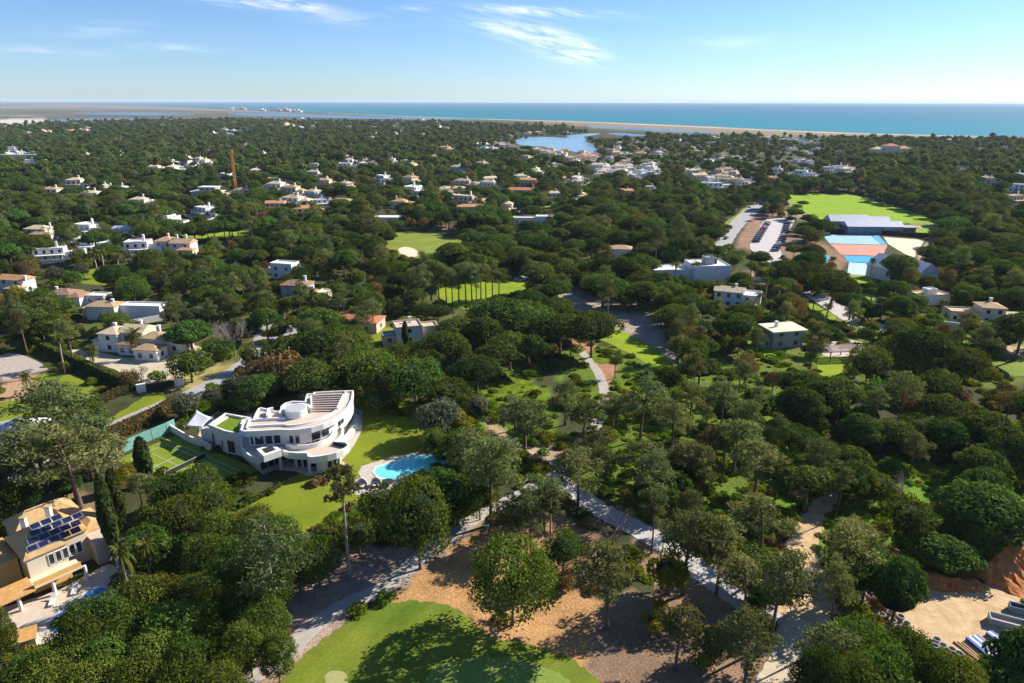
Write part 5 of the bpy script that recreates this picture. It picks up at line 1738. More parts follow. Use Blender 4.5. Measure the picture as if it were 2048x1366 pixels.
# ------------------------------------------------------------------ clubhouse with metal roofs, gabled hall
house('clubhouse', 'grey clubhouse of several pale metal roofs beside the playing field', 'building', 1728, 470, -2, [
    (-14, 8, 12, 22, 5.5, 'gable', 'bluegrey', 'metal_roof', 3.0, 4), (-9, 10, 1, 10.5, 4.4, 'gable', 'bluegrey', 'metal_roof', 2.2, 5), (8.9, 20, 13, 21, 5.0, 'gable', 'bluegrey', 'metal_roof', 2.6, 2),
    (10.9, 22, 2, 11, 4.2, 'gable', 'greywall', 'metal_roof', 2.4, 2), (22.9, 30, 4, 11, 3.4, 'slab', 'bluegrey', 'greywall', 0, 2)], vis=(1672, 420, 1830, 468))
house('gabled_hall', 'blue-white gabled sports hall beside the coloured courts', 'hall', 1800, 560, -62, [(-11, 11, -7, 7, 5.0, 'gable', 'white', 'metal_roof', 4.2, 0)], vis=(1758, 494, 1815, 525))
# courts
crt = [('sports_court', [(1643, 468), (1757, 471), (1775, 490), (1659, 487)], 'tealcourt'), ('sports_court', [(1660, 488), (1775, 491), (1765, 512.5), (1682, 509.5)], 'redcourt'),
       ('sports_court', [(1686, 511), (1764, 513.5), (1757, 527), (1697, 524)], 'bluecourt'), ('sports_court', [(1698, 525), (1742, 527.5), (1749, 552), (1694, 549)], 'palecourt'),
       ('sports_court', [(1612, 508), (1650, 505), (1662, 520), (1630, 525)], 'bluecourt'), ('sports_court', [(1740, 471), (1758, 472), (1774, 489), (1762, 489)], 'bluecourt')]
for k, (nm, p, m) in enumerate(crt):
    sheet(nm, p, 0.07 + 0.02 * (k == 5), M[m], 0)
sheet('sand_court', [(1767, 474), (1849, 480), (1829, 515), (1811, 509), (1776, 488)], 0.06, M['sand'], 0)


def line_px(a, b, w, z=0.12, m='line', name='court_line'):
    A, B = Vector(G(*a)), Vector(G(*b))
    mb_ = MB()
    d = (B - A).normalized() * 0.001
    mb_.wall([tuple(A), tuple(B)], z - 0.02, z, w)
    return tag(mb_.build(name, M[m]), kind='structure')


for p in crt[:2]:
    q = p[1]
    for t0 in (0.08, 0.5, 0.92):
        line_px((q[0][0] + (q[1][0] - q[0][0]) * t0, q[0][1] + (q[1][1] - q[0][1]) * t0 + 1), (q[3][0] + (q[2][0] - q[3][0]) * t0, q[3][1] + (q[2][1] - q[3][1]) * t0 - 1), 0.12)

# fences of the courts: posts and mesh panels


def fence(label, pts, h, m, post='frame', step=4.0, cat='fence', name='court_fence', gap=0.0):
    P = [Vector(G(*p)) for p in pts]
    t = thing(name, label, cat, (P[0].x, P[0].y, 0))
    for a, b in zip(P[:-1], P[1:]):
        L = (b - a).length
        n = max(1, int(L / step))
        for k in range(n):
            p0, p1 = a.lerp(b, k / n) - P[0], a.lerp(b, (k + 1) / n) - P[0]
            d = (p1 - p0).normalized() * 0.06
            MB().wall([tuple(p0 + d), tuple(p1 - d)], gap, h, 0.03).build('panel', M[m], t)
            MB().box(p0.x - 0.05, p0.x + 0.05, p0.y - 0.05, p0.y + 0.05, 0, h + 0.1).build('post', M[post], t)
    return t


fence('teal windscreen fence along the far side of the tennis court', [(226, 916), (275, 892), (336, 866), (352, 858)], 2.6, 'tealfence', step=3.2, name='windscreen_fence')
fence('dark fence below the clubhouse between the courts and the lawn', [(1655, 464), (1757, 469), (1850, 476)], 1.8, 'dark')
fence('dark boundary fence along the far edge of the playing field', [(1572, 388.5), (1690, 386), (1740, 395), (1830, 423)], 1.6, 'dark', step=9)
# tennis court by the villa
TC = [(230, 920), (350, 872), (520, 940), (400, 1000)]
sheet('tennis_court', TC, 0.06, M['astro'], 0)
for a, b in (((262, 918), (345, 884)), ((345, 884), (478, 942)), ((478, 942), (392, 985)), ((392, 985), (262, 918)), ((275, 913), (405, 978)), ((332, 889), (466, 948)), ((305, 908), (420, 962)), ((300, 938), (382, 900)), ((362, 968), (442, 926)), ((427, 984), (457, 974))):
    line_px(a, b, 0.08, 0.09)
LAWNS.append([(235, 918), (345, 880), (380, 905), (380, 930), (300, 935)])
# tennis net
a, b = G(330, 954), G(412, 914)
t = thing('tennis_net', 'net across the shaded tennis court', 'net', (a[0], a[1], 0))
MB().wall([(0, 0), (b[0] - a[0], b[1] - a[1])], 0.1, 1.0, 0.03).build('mesh_panel', M['dark'], t)
for p in ((0, 0), (b[0] - a[0], b[1] - a[1])):
    MB().box(p[0] - 0.06, p[0] + 0.06, p[1] - 0.06, p[1] + 0.06, 0, 1.1).build('post', M['frame'], t)
MB().wall([(0, 0.04), (b[0] - a[0], b[1] - a[1] + 0.04)], 0.95, 1.05, 0.06).build('net_band', M['line'], t)

# ------------------------------------------------------------------ pergola of the angled house
x, y = G(1690, 716)
t = thing('pergola', 'slatted pergola on posts beside the small bright lawn', 'pergola', (x, y, 0), 0.08)
for a in (-6, 0, 6):
    for b in (-2.5, 2.5):
        MB().box(a - 0.12, a + 0.12, b - 0.12, b + 0.12, 0, 2.8).build('post', M['frame'], t)
for b in (-2.5, 2.5):
    MB().box(-6.4, 6.4, b - 0.1, b + 0.1, 2.801, 3.0).build('beam', M['louvre'], t)
for k in range(22):
    MB().box(-6.2 + k * 0.58, -5.95 + k * 0.58, -2.9, 2.9, 3.001, 3.12).build('slat', M['louvre'], t)
sheet('patio', [(1640, 690), (1700, 680), (1760, 700), (1700, 712), (1650, 712)], 0.05, M['paving'], 3)
HRECT.append((1640, 682, 1740, 712, 716, x, y, 7))
# white walls
for pts, h, lb in (([(1885, 655), (1920, 660), (2010, 650), (2060, 640)], 2.2, 'bluish white boundary wall in front of the cream courtyard house'),
                   ([(262, 652), (330, 640), (372, 630)], 2.0, 'low white wall running right from the long garden wall'),
                   ([(1500, 560), (1560, 566), (1600, 576)], 1.6, 'pale wall along the village road behind the terrace villa')):
    P = [G(*p) for p in pts]
    mb = MB()
    mb.wall([(p[0] - P[0][0], p[1] - P[0][1]) for p in P], 0, h, 0.3)
    o = mb.build('boundary_wall', M['white'])
    o.location = (P[0][0], P[0][1], 0)
    tag(o, lb, 'wall')
# gate with two white pillars
x, y = G(322, 778)
t = thing('gateway', 'dark gate between two white pillars at the gravel driveway', 'gate', (x, y, 0), 0.5)
MB().box(-3.2, 3.2, -0.08, 0.08, 0.15, 1.8).build('gate_panel', M['dark'], t)
MB().box(-5.4, -3.3, -0.4, 0.4, 0, 2.3).build('pillar', M['white'], t)
MB().box(3.3, 5.4, -0.4, 0.4, 0, 2.3).build('pillar', M['white'], t)
HRECT.append((293, 752, 352, 782, 785, x, y, 5))

# ------------------------------------------------------------------ hedges


def hedge(label, pts, h, w, m, group=None):
    P = spline([G(*p) for p in pts], False, 5)
    o0 = P[0]
    P = [(a - o0[0], b - o0[1]) for a, b in P]
    rs_ = np.random.RandomState(int(pts[0][0]) + 3)
    V, N_, T = [], [], []
    for a, b in zip(P[:-1], P[1:]):
        L = math.hypot(b[0] - a[0], b[1] - a[1])
        n = int(L * (2 * h + w) * 11)
        if n < 1:
            continue
        d = np.array([(b[0] - a[0]) / L, (b[1] - a[1]) / L, 0])
        s_ = np.array([-d[1], d[0], 0])
        for _ in range(n):
            u = rs_.rand() * (2 * h + w)
            base = np.array([a[0], a[1], 0]) + d * rs_.rand() * L
            if u < h:
                V.append(base - s_ * w / 2 + np.array([0, 0, u]))
                N_.append(-s_)
            elif u < h + w:
                V.append(base + s_ * (u - h - w / 2) + np.array([0, 0, h]))
                N_.append(np.array([0, 0, 1.0]))
            else:
                V.append(base + s_ * w / 2 + np.array([0, 0, u - h - w]))
                N_.append(s_)
            T.append(rs_.rand())
    L_ = Leaves()
    L_.add(np.array(V) + rs_.randn(len(V), 3) * 0.09, np.array(N_), np.full(len(V), 0.30), np.array(T), rs_, 0.6, 1.3)
    mbc = MB()
    mbc.wall([(a, b) for a, b in P], 0, h - 0.08, w * 0.45)
    mbc.wall([(a, b) for a, b in P], 0, h - 0.08, -w * 0.45)
    EF = []
    for f in mbc.f:
        for i in range(1, len(f) - 1):
            EF.append((f[0], f[i], f[i + 1]))
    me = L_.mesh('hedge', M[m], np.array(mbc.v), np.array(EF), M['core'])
    o = link('hedge', me)
    o.location = (o0[0], o0[1], 0)
    tag(o, label, 'hedge', group)
    return o


hedge('long bronze and orange hedge behind the tennis court fence', [(210, 890), (262, 866), (320, 838), (360, 812)], 3.4, 1.4, 'hedge_red')
hedge('clipped hedge with orange top above the strip lawn', [(178, 820), (230, 795), (278, 777)], 2.2, 1.0, 'hedge_red')
hedge('yellow-topped hedge running down beside the arched villa drive', [(68, 690), (110, 712), (170, 738), (230, 765), (272, 782)], 2.6, 1.5, 'hedge_green')
hedge('dark hedge between the clubhouse lawn and the courts', [(1755, 468), (1800, 471), (1862, 474)], 2.0, 1.2, 'cypress')
hedge('clipped square hedge right of the terrace villa', [(1488, 650), (1535, 643)], 2.6, 2.5, 'hedge_green')
hedge('low flower hedge along the lower edge of the villa lawn', [(478, 1018), (520, 996), (560, 972)], 0.8, 0.8, 'hedge_green')
hedge('square hedge on the sloping lawn at the right', [(1590, 655), (1660, 662), (1700, 668)], 1.8, 1.6, 'hedge_green')
for k, (X, Y) in enumerate([(222, 872), (251, 862), (285, 850), (320, 836)]):
    x, y = G(X, Y)
    t = thing('clipped_bush', '%s clipped round bush beside the road above the bronze hedge' % ['first', 'second', 'third', 'fourth'][k], 'bush', (x, y, 0), k, 'clipped bushes by the road')
    rs_ = np.random.RandomState(k)
    L_ = Leaves()
    S = sphere_ = None
    z = -0.2 + 1.2 * rs_.rand(700)
    a = 2 * PI * rs_.rand(700)
    r_ = np.sqrt(np.maximum(0, 1 - z * z))
    S = np.stack([r_ * np.cos(a), r_ * np.sin(a), z], 1)
    L_.add(S * np.array([1.35, 1.35, 1.5]) + np.array([0, 0, 0.6]), S, np.full(700, 0.26), rs_.rand(700) * 0.7, rs_, 0.5, 1.3)
    V, F = ico(1, 1)
    link('foliage', L_.mesh('foliage', M['hedge_green'], V * np.array([1.25, 1.25, 1.4]) + np.array([0, 0, 0.6]), F, M['core']), t)
    MB().tube([(0, 0, -0.1), (0, 0, 0.8)], 0.1, 5).build('stem', M['bark'], t)

# ------------------------------------------------------------------ tower crane
x, y = G(472, 378)
t = thing('tower_crane', 'slim orange tower crane rising over the slab house', 'crane', (x, y, 0))
hc = 30
for lv in range(1):
    for a, b in ((-0.7, -0.7), (0.7, -0.7), (0.7, 0.7), (-0.7, 0.7)):
        MB().box(a - 0.13, a + 0.13, b - 0.13, b + 0.13, 0, hc).build('mast_leg', M['craneorange'], t)
mb = MB()
for k in range(20):
    z0, z1 = hc * k / 20, hc * (k + 1) / 20
    for (a, b), (c, d) in (((-0.7, -0.7), (0.7, -0.7)), ((0.7, -0.7), (0.7, 0.7)), ((0.7, 0.7), (-0.7, 0.7)), ((-0.7, 0.7), (-0.7, -0.7))):
        mb.tube([(a, b, z0), (c, d, z1)] if k % 2 else [(c, d, z0), (a, b, z1)], 0.09, 3, False)
tag(mb.build('bracing', M['craneorange'], t), kind='stuff')
MB().box(-0.8, 0.8, -0.8, 0.8, hc, hc + 1.6).build('cab', M['craneorange'], t)
MB().add([(-22, -0.3, hc + 1.9), (14, -0.3, hc + 1.9), (14, 0.3, hc + 1.9), (-22, 0.3, hc + 1.9), (-22, 0, hc + 2.4), (14, 0, hc + 2.7)], [(0, 1, 2, 3), (0, 4, 5, 1), (3, 2, 5, 4), (0, 3, 4), (1, 5, 2)]).build('jib', M['craneorange'], t)
MB().box(-21, -18, -0.5, 0.5, hc + 0.7, hc + 1.89).build('counterweight', M['concrete'], t)
HRECT.append((464, 312, 476, 380, 378, x, y, 3))

# ------------------------------------------------------------------ parked cars
CAR = {}


def car_proto(m):
    body = MB()
    prof = [(-2.1, 0.35), (2.1, 0.35), (2.15, 0.75), (1.3, 0.95), (0.6, 1.42), (-1.1, 1.45), (-1.9, 1.0), (-2.15, 0.9)]
    n = len(prof)
    V = [(x_, -0.85, z_) for x_, z_ in prof] + [(x_, 0.85, z_) for x_, z_ in prof]
    V = [(a, b * (0.82 if c > 1.2 else 1), c) for a, b, c in V]
    body.add(V, [tuple(range(n)), tuple(range(2 * n - 1, n - 1, -1))] + [(i, i + n, (i + 1) % n + n, (i + 1) % n) for i in range(n)])
    win = MB()
    p2 = [(1.22, 1.0), (0.62, 1.38), (-1.08, 1.40), (-1.7, 1.06)]
    for s_ in (-1, 1):
        V = [(x_, s_ * (0.87 - 0.14 * (z_ - 1.0) / 0.4), z_) for x_, z_ in p2]
        win.add(V, [(0, 1, 2, 3) if s_ > 0 else (3, 2, 1, 0)])
    win.add([(1.32, -0.7, 0.97), (1.32, 0.7, 0.97), (0.64, 0.62, 1.41), (0.64, -0.62, 1.41)], [(0, 1, 2, 3)])
    win.add([(-1.92, 0.7, 1.02), (-1.92, -0.7, 1.02), (-1.14, -0.62, 1.45), (-1.14, 0.62, 1.45)], [(0, 1, 2, 3)])
    wh = MB()
    wh.tube([(0, -0.1, 0), (0, 0.1, 0)], 0.33, 10)
    return mesh('body', body.v, body.f, M[m]), mesh('window', win.v, win.f, M['glass']), mesh('wheel', wh.v, wh.f, M['carblack'])


for m in ('cargrey', 'carwhite', 'carblue', 'carblack', 'carred'):
    CAR[m] = car_proto(m)
CN = {'cargrey': 'grey', 'carwhite': 'white', 'carblue': 'dark blue', 'carblack': 'black', 'carred': 'dark red'}


def car(m, px, py, rz, label, group):
    x, y = G(px, py)
    t = thing('parked_car', label, 'car', (x, y, 0.06), rz, group)
    b, w, h = CAR[m]
    link('body', b, t)
    link('window', w, t)
    for a, c in ((-1.35, -0.82), (1.35, -0.82), (-1.35, 0.82), (1.35, 0.82)):
        link('wheel', h, t, (a, c, 0.33))


ORDC = ['nearest', 'second', 'third', 'fourth', 'fifth', 'sixth', 'seventh', 'eighth', 'ninth', 'tenth', 'eleventh', 'twelfth', 'thirteenth']
seq = ['cargrey', 'carblack', 'carwhite', 'cargrey', 'carblue', 'carblack', 'carred', 'cargrey', 'carblack', 'carwhite', 'cargrey', 'carblue', 'carblack']
for k in range(10):
    t_0 = k / 9
    m = seq[(k * 3 + 1) % 13]
    car(m, 1509 + 24 * t_0 + 2, 485 - 38 * t_0, 0.25, '%s car, %s from the near end of the left parking row' % (CN[m], ORDC[k]), 'cars in the left parking row')
for k in range(13):
    t_0 = k / 12
    m = seq[(k * 5) % 13]
    car(m, 1551 + 22 * t_0 + 4 * math.sin(t_0 * 3) - (2 if k < 3 else 0), 503 - 53 * t_0, 0.2, '%s car, %s from the near end of the right parking row' % (CN[m], ORDC[k]), 'cars in the right parking row')
for k, (X, Y, m) in enumerate([(1566, 516, 'carblack'), (1572, 522, 'cargrey'), (1500, 415, 'carwhite'), (1452, 478, 'cargrey')]):
    car(m, X, Y, 1.0, ['black car at the bend below the right parking row', 'grey car nearest the trees below the car park', 'white car on the far end of the avenue', 'grey car driving on the near end of the avenue'][k], 'cars near the car park')

# ------------------------------------------------------------------ building site at the lower right
sheet('site_ground', [(1700, 1165), (1760, 1172), (1830, 1168), (1900, 1172), (1960, 1168), (2048, 1165), (2200, 1160), (2300, 1330), (2060, 1345), (1960, 1338), (1900, 1312), (1850, 1290), (1780, 1262), (1710, 1235), (1640, 1225),
                      (1600, 1235), (1585, 1180), (1600, 1130), (1640, 1140), (1670, 1165)], 0.05, M['sitesand'], 4)


def bank(label, pts, h, seed, out=4.0):
    """an eroded earth bank: crest line in pixels, its face falls towards the camera in gullies"""
    P = spline([G(*p) for p in pts], False, 10)
    rs_ = np.random.RandomState(seed)
    n = len(P)
    R_ = 9
    V, F = [], []
    gl = rs_.rand(n) * 0.8
    for i, (x_, y_) in enumerate(P):
        a, b = P[max(i - 1, 0)], P[min(i + 1, n - 1)]
        d = Vector((b[0] - a[0], b[1] - a[1])).normalized()
        nn = Vector((d.y, -d.x))
        if nn.y > 0:
            nn = -nn
        e = math.sin(PI * i / (n - 1)) ** 0.5
        for j in range(R_):
            s_ = j / (R_ - 1)
            z = h * e * (1 - s_) ** 1.1 + 0.35 * (gl[i] - 0.4) * math.sin(PI * s_) * e
            o_ = (s_ * out) + 0.5 * gl[i] * math.sin(PI * s_)
            V.append((x_ + nn.x * o_ + 0.15 * rs_.randn(), y_ + nn.y * o_ + 0.15 * rs_.randn(), max(-0.1, z + 0.1 * rs_.randn() * (1 - s_))))
        V.append((x_ - nn.x * 3.5, y_ - nn.y * 3.5, -0.2))
    R2 = R_ + 1
    for i in range(n - 1):
        for j in range(R_ - 1):
            F.append((i * R2 + j, i * R2 + j + 1, (i + 1) * R2 + j + 1, (i + 1) * R2 + j))
        F.append((i * R2 + R_, i * R2, (i + 1) * R2, (i + 1) * R2 + R_))
    o0 = P[0]
    o = link('earth_bank', mesh('earth_bank', V, F, M['redearth']))
    tag(o, label, kind='structure')
    return o


bank('eroded red earth bank', [(2200, 1120), (2100, 1115), (2048, 1112), (2010, 1122), (1985, 1140), (1962, 1160)], 4.2, 5, 5.5)
bank('small red earth bank', [(1735, 1108), (1760, 1105), (1785, 1118), (1805, 1140), (1830, 1158), (1900, 1168), (1960, 1166)], 1.8, 8, 2.2)
ring_me = None
mbr = MB()
for (r_o, r_i) in ((0.52, 0.41),):
    n = 16
    V = []
    for r_, z in ((r_o, 0), (r_o, 0.7), (r_i, 0.7), (r_i, 0.05)):
        V += [(r_ * math.cos(2 * PI * k / n), r_ * math.sin(2 * PI * k / n), z) for k in range(n)]
    F = []
    for j in range(3):
        for k in range(n):
            F.append((j * n + k, j * n + (k + 1) % n, (j + 1) * n + (k + 1) % n, (j + 1) * n + k))
    mbr.add(V, F)
ring_me = mesh('concrete_ring', mbr.v, mbr.f, M['greywall'])
rings = [(1722, 1204), (1738, 1197), (1752, 1208), (1736, 1216), (1768, 1220), (1752, 1224), (1722, 1188), (1763, 1236), (1779, 1232), (1784, 1248), (1800, 1240), (1796, 1262), (1812, 1254),
         (1819, 1272), (1872, 1286), (1884, 1298), (1868, 1299), (1902, 1306), (1916, 1314), (1898, 1320)]
RL = where_labels([G(*p) for p in rings], lambda i: 'round concrete manhole ring')
for k, p in enumerate(rings):
    x, y = G(*p)
    o = link('concrete_ring', ring_me)
    o.location = (x, y, 0.05)
    o.rotation_euler = (0, 0, k)
    tag(o, RL[k], 'concrete ring', 'concrete rings on the building site')
# blue and white corrugated sheets
x, y = G(1968, 1300)
t = thing('striped_sheets', 'stack of blue and white striped sheets by the dark corner tree', 'sheets', (x, y, 0.05), 0.25)
for k in range(5):
    MB().box(-1.0 + 0.42 * k, -0.62 + 0.42 * k, -2.1, 2.1, 0.15, 0.5 + 0.02 * (k % 2)).build('stripe', M['bluepaint' if k % 2 == 0 else 'white'], t)
MB().box(-1.1, 1.1, -2.0, 2.0, 0, 0.149).build('pallet', M['wood'], t)
x, y = G(1987, 1276)
t = thing('striped_sheets', 'small pair of blue and white sheets behind the striped stack', 'sheets', (x, y, 0.05), 0.35)
for k in range(3):
    MB().box(-0.6 + 0.4 * k, -0.22 + 0.4 * k, -0.8, 0.8, 0.1, 0.45).build('stripe', M['bluepaint' if k % 2 == 0 else 'white'], t)
# open-topped skip
x, y = G(2012, 1252)
t = thing('skip_container', 'long grey open-topped skip with pale rim on the sand', 'skip', (x, y, 0.05), -0.45)
t.scale = (0.72, 0.72, 0.72)
MB().wall([(-3, -1.2), (3, -1.2), (3, 1.2), (-3, 1.2)], 0.1, 1.5, 0.12, True).build('side_wall', M['greywall'], t)
MB().box(-2.87, 2.87, -1.07, 1.07, 0.1, 0.9).build('load', M['pinkwall'], t)
MB().wall([(-3.06, -1.26), (3.06, -1.26), (3.06, 1.26), (-3.06, 1.26)], 1.5, 1.62, 0.2, True).build('rim', M['concrete'], t)
x, y = G(2030, 1232)
t = thing('skip_container', 'second darker skip behind the long grey one', 'skip', (x + 1.2, y + 0.6, 0.05), -0.45)
t.scale = (0.6, 0.6, 0.6)
MB().wall([(-2.5, -1.1), (2.5, -1.1), (2.5, 1.1), (-2.5, 1.1)], 0.1, 1.9, 0.12, True).build('side_wall', M['bluegrey'], t)
MB().box(-2.37, 2.37, -0.97, 0.97, 0.1, 1.2).build('load', M['dark'], t)
x, y = G(1951, 1310)
for k in range(3):
    t = MB().box(-0.12, 0.12, -2.2, 2.2, 0.05 + 0.0, 0.25).build('timber_beam', M['wood'])
    t.location = (x - 0.4 * k, y + 0.1 * k, 0.01)
    t.rotation_euler = (0, 0, 0.25 + 0.05 * k)
    tag(t, ['first', 'second', 'third'][k] + ' timber beam from the right beside the striped sheets', 'timber beam', 'timber beams by the sheets')
# small green post box by the golf path
x, y = G(974, 1068)
t = thing('marker_post', 'small teal hooded marker post beside the golf path', 'post', (x, y, 0))
MB().box(-0.12, 0.12, -0.12, 0.12, 0, 1.2).build('post', M['white'], t)
MB().box(-0.35, 0.35, -0.3, 0.3, 1.201, 1.75).build('hood', M['tealfence'], t)
# golf flag
x, y = G(1075, 1352)

# ------------------------------------------------------------------ far houses
rsH = np.random.RandomState(404)
wallc = ['white', 'white', 'stone_white', 'cream']
STY = {
    'w': [('flat', 'white', 'white'), ('flat', 'stone_white', 'stone_white'), ('hip', 'white', 'tile_cream')],
    'o': [('hip', 'white', 'tile_orange'), ('gable', 'cream', 'tile_orange'), ('hip', 'white', 'tile_tan')],
    't': [('hip', 'cream', 'tile_tan'), ('hip', 'white', 'tile_cream'), ('gable', 'cream', 'tile_cream'), ('flat', 'cream', 'tile_cream')],
}
HP = {}


def far_proto(style, v):
    """meshes of a distant two-winged house: walls, roofs, dark windows, chimney"""
    rk, wm, rm = STY[style][v % len(STY[style])]
    rr = np.random.RandomState(v * 17 + ord(style))
    parts = []
    w, d, h = 9 + 5 * rr.rand(), 7 + 2 * rr.rand(), 5.4 + 1.4 * rr.rand()
    w2, d2, h2 = 5 + 4 * rr.rand(), 6 + 2 * rr.rand(), 3.3 + rr.rand()
    for (x0, x1, y0, y1, hh) in ((-w / 2, w / 2, 0, d, h), (w / 2 + 0.01, w / 2 + w2, 1, 1 + d2, h2), (-w / 2 - w2 * 0.7, -w / 2 - 0.01, 0.8, d2, h2 * 0.9)):
        b = MB().box(x0, x1, y0, y1, 0, hh)
        parts.append(('wall', mesh('wall', b.v, b.f, M[wm])))
        r = roof_mesh(x0, x1, y0, y1, hh + (0.15 if rk != 'flat' else 0), rk, 1.5)
        parts.append(('roof', mesh('roof', r.v, r.f, M[rm])))
        for k in range(max(1, int((x1 - x0) / 3.2))):
            c = x0 + (x1 - x0) * (k + 0.5) / max(1, int((x1 - x0) / 3.2))
            for z0 in ((0.7, 3.6) if hh > 5 else (0.9,)):
                b = MB().box(c - 0.6, c + 0.6, y0 - 0.03, y0 + 0.05, z0, z0 + 1.5)
                parts.append(('window', mesh('window', b.v, b.f, M['glass'])))
    tw = MB()
    tw.wall([(-w / 2 - w2 * 0.5, -0.5), (-w / 2 - w2 * 0.5, -4.5), (w / 2 + w2, -4.5), (w / 2 + w2, 0.9)], 0, 1.3, 0.25)
    parts.append(('terrace_wall', mesh('terrace_wall', tw.v, tw.f, M['white'])))
    b = MB().box(-w / 2 + 0.01, w / 2 - 0.01, -3.0, -0.01, 2.9, 3.15)
    parts.append(('porch_roof', mesh('porch_roof', b.v, b.f, M[rm])))
    for c in (-w / 2 + 0.4, -w / 6, w / 6, w / 2 - 0.4):
        b = MB().box(c - 0.15, c + 0.15, -2.9, -2.6, 0, 2.89)
        parts.append(('column', mesh('column', b.v, b.f, M['white'])))
    b = MB().box(w * 0.2, w * 0.2 + 0.9, d * 0.5, d * 0.5 + 0.8, h, h + 3.0)
    parts.append(('chimney', mesh('chimney', b.v, b.f, M['white'])))
    return parts


HOUSES = []   # px, py, style, size


def hcluster(poly, n, style, size=(0.8, 1.2), seed=0, mind=9):
    rr = np.random.RandomState(seed + 1000)
    n = int(n * (0.62 if seed < 30 else 0.8))
    xs, ys = [p[0] for p in poly], [p[1] for p in poly]
    got = []
    tries = 0
    while len(got) < n and tries < 6000:
        tries += 1
        a, b = rr.uniform(min(xs), max(xs)), rr.uniform(min(ys), max(ys))
        if not pip(np.array([a]), np.array([b]), poly)[0]:
            continue
        if any(abs(a - c) < mind and abs(b - d) < mind * 0.30 for c, d in got):
            continue
        got.append((a, b))
        HOUSES.append((a, b, style[rr.randint(len(style))], rr.uniform(*size)))


hcluster([(1180, 340), (1230, 335), (1320, 350), (1316, 366), (1240, 362), (1190, 352)], 22, 'www', (0.8, 1.0), 1, 9)
hcluster([(1240, 322), (1312, 325), (1318, 350), (1240, 348)], 16, 'wwt', (0.9, 1.1), 2, 10)
hcluster([(1340, 330), (1400, 332), (1500, 352), (1500, 378), (1420, 372), (1350, 356)], 24, 'ttw', (0.8, 1.0), 3, 10)
hcluster([(1340, 276), (1480, 276), (1680, 282), (1680, 330), (1500, 335), (1350, 325)], 40, 'wwt', (0.8, 1.1), 4, 9)
hcluster([(1380, 266), (1560, 272), (1640, 278), (1640, 286), (1400, 280)], 20, 'wt', (0.9, 1.1), 5, 9)
hcluster([(1040, 302), (1090, 300), (1150, 308), (1220, 318), (1210, 330), (1100, 318)], 30, 'woo', (0.9, 1.1), 6, 9)
hcluster([(950, 288), (1030, 292), (1040, 305), (960, 302)], 18, 'wwt', (0.8, 1.1), 7, 8)
hcluster([(1010, 268), (1090, 262), (1180, 266), (1150, 272), (1020, 278)], 16, 'wto', (0.9, 1.1), 8, 8)
hcluster([(1200, 290), (1330, 288), (1330, 318), (1220, 316)], 26, 'wto', (0.8, 1.1), 9, 10)
hcluster([(720, 262), (850, 260), (860, 282), (740, 284)], 16, 'wwt', (0.9, 1.2), 10, 11)
hcluster([(370, 262), (480, 258), (490, 274), (380, 274)], 13, 'ww', (1.0, 1.3), 11, 8)
hcluster([(500, 238), (900, 240), (1000, 258), (900, 262), (500, 256)], 28, 'wto', (1.0, 1.3), 12, 12)
hcluster([(0, 300), (80, 306), (80, 316), (0, 316)], 7, 'ww', (1.0, 1.3), 13, 9)
hcluster([(60, 263), (185, 258), (185, 268), (60, 270)], 14, 'ooo', (1.1, 1.4), 14, 9)
hcluster([(0, 264), (56, 262), (56, 272), (0, 274)], 4, 'oo', (1.1, 1.3), 15, 9)
hcluster([(455, 217), (600, 223), (600, 225), (455, 220)], 20, 'wt', (2.0, 3.2), 16, 5)
hcluster([(150, 340), (420, 330), (480, 345), (300, 356), (160, 352)], 8, 'wt', (0.9, 1.2), 17, 22)
hcluster([(560, 330), (800, 320), (860, 350), (620, 356)], 10, 'wto', (0.9, 1.2), 18, 24)
hcluster([(1540, 350), (1720, 340), (1700, 362), (1560, 366)], 10, 'ww', (0.9, 1.2), 19, 14)
hcluster([(1100, 356), (1220, 360), (1210, 396), (1110, 392)], 5, 'tw', (0.9, 1.1), 20, 26)
hcluster([(2020, 352), (2050, 350), (2050, 390), (2026, 385)], 4, 'ww', (0.9, 1.1), 21, 9)
hcluster([(60, 300), (700, 285), (760, 320), (700, 440), (300, 460), (60, 400)], 34, 'wwwto', (0.9, 1.2), 31, 30)
hcluster([(760, 295), (1180, 320), (1280, 400), (1000, 430), (840, 400)], 24, 'wwto', (0.9, 1.2), 32, 30)
hcluster([(60, 470), (480, 470), (500, 540), (80, 530)], 5, 'wwt', (0.9, 1.1), 33, 60)
hcluster([(1700, 300), (2040, 300), (2040, 460), (1900, 400)], 7, 'wtt', (0.9, 1.1), 34, 40)
HOUSES += [(888, 306, 'o', 1.5), (905, 308, 'o', 1.3), (728, 330, 'o', 1.1), (745, 336, 't', 1.1), (694, 330, 'w', 1.1), (690, 340, 'w', 1.2), (865, 320, 't', 1.0), (1430, 382, 'w', 1.1), (1410, 380, 'w', 1.0), (760, 366, 'w', 1.1), (815, 372, 't', 1.1),
           (620, 400, 't', 1.0), (556, 372, 't', 1.1), (580, 392, 't', 1.0), (1158, 330, 'w', 1.1), (1144, 326, 't', 1.1), (1250, 395, 'o', 0.9), (1300, 385, 'w', 0.8), (380, 322, 'w', 1.1), (395, 325, 'w', 1.0), (1600, 355, 'w', 1.1),
           (1900, 285, 'w', 1.0), (2010, 300, 'w', 0.9), (1970, 372, 't', 1.0), (1545, 368, 'o', 0.9)]
print('far houses', len(HOUSES))
hl = where_labels([G(a, b) for a, b, *_ in HOUSES], lambda i: {'w': 'white house', 'o': 'orange-roofed house', 't': 'tan-roofed house'}[HOUSES[i][2]])
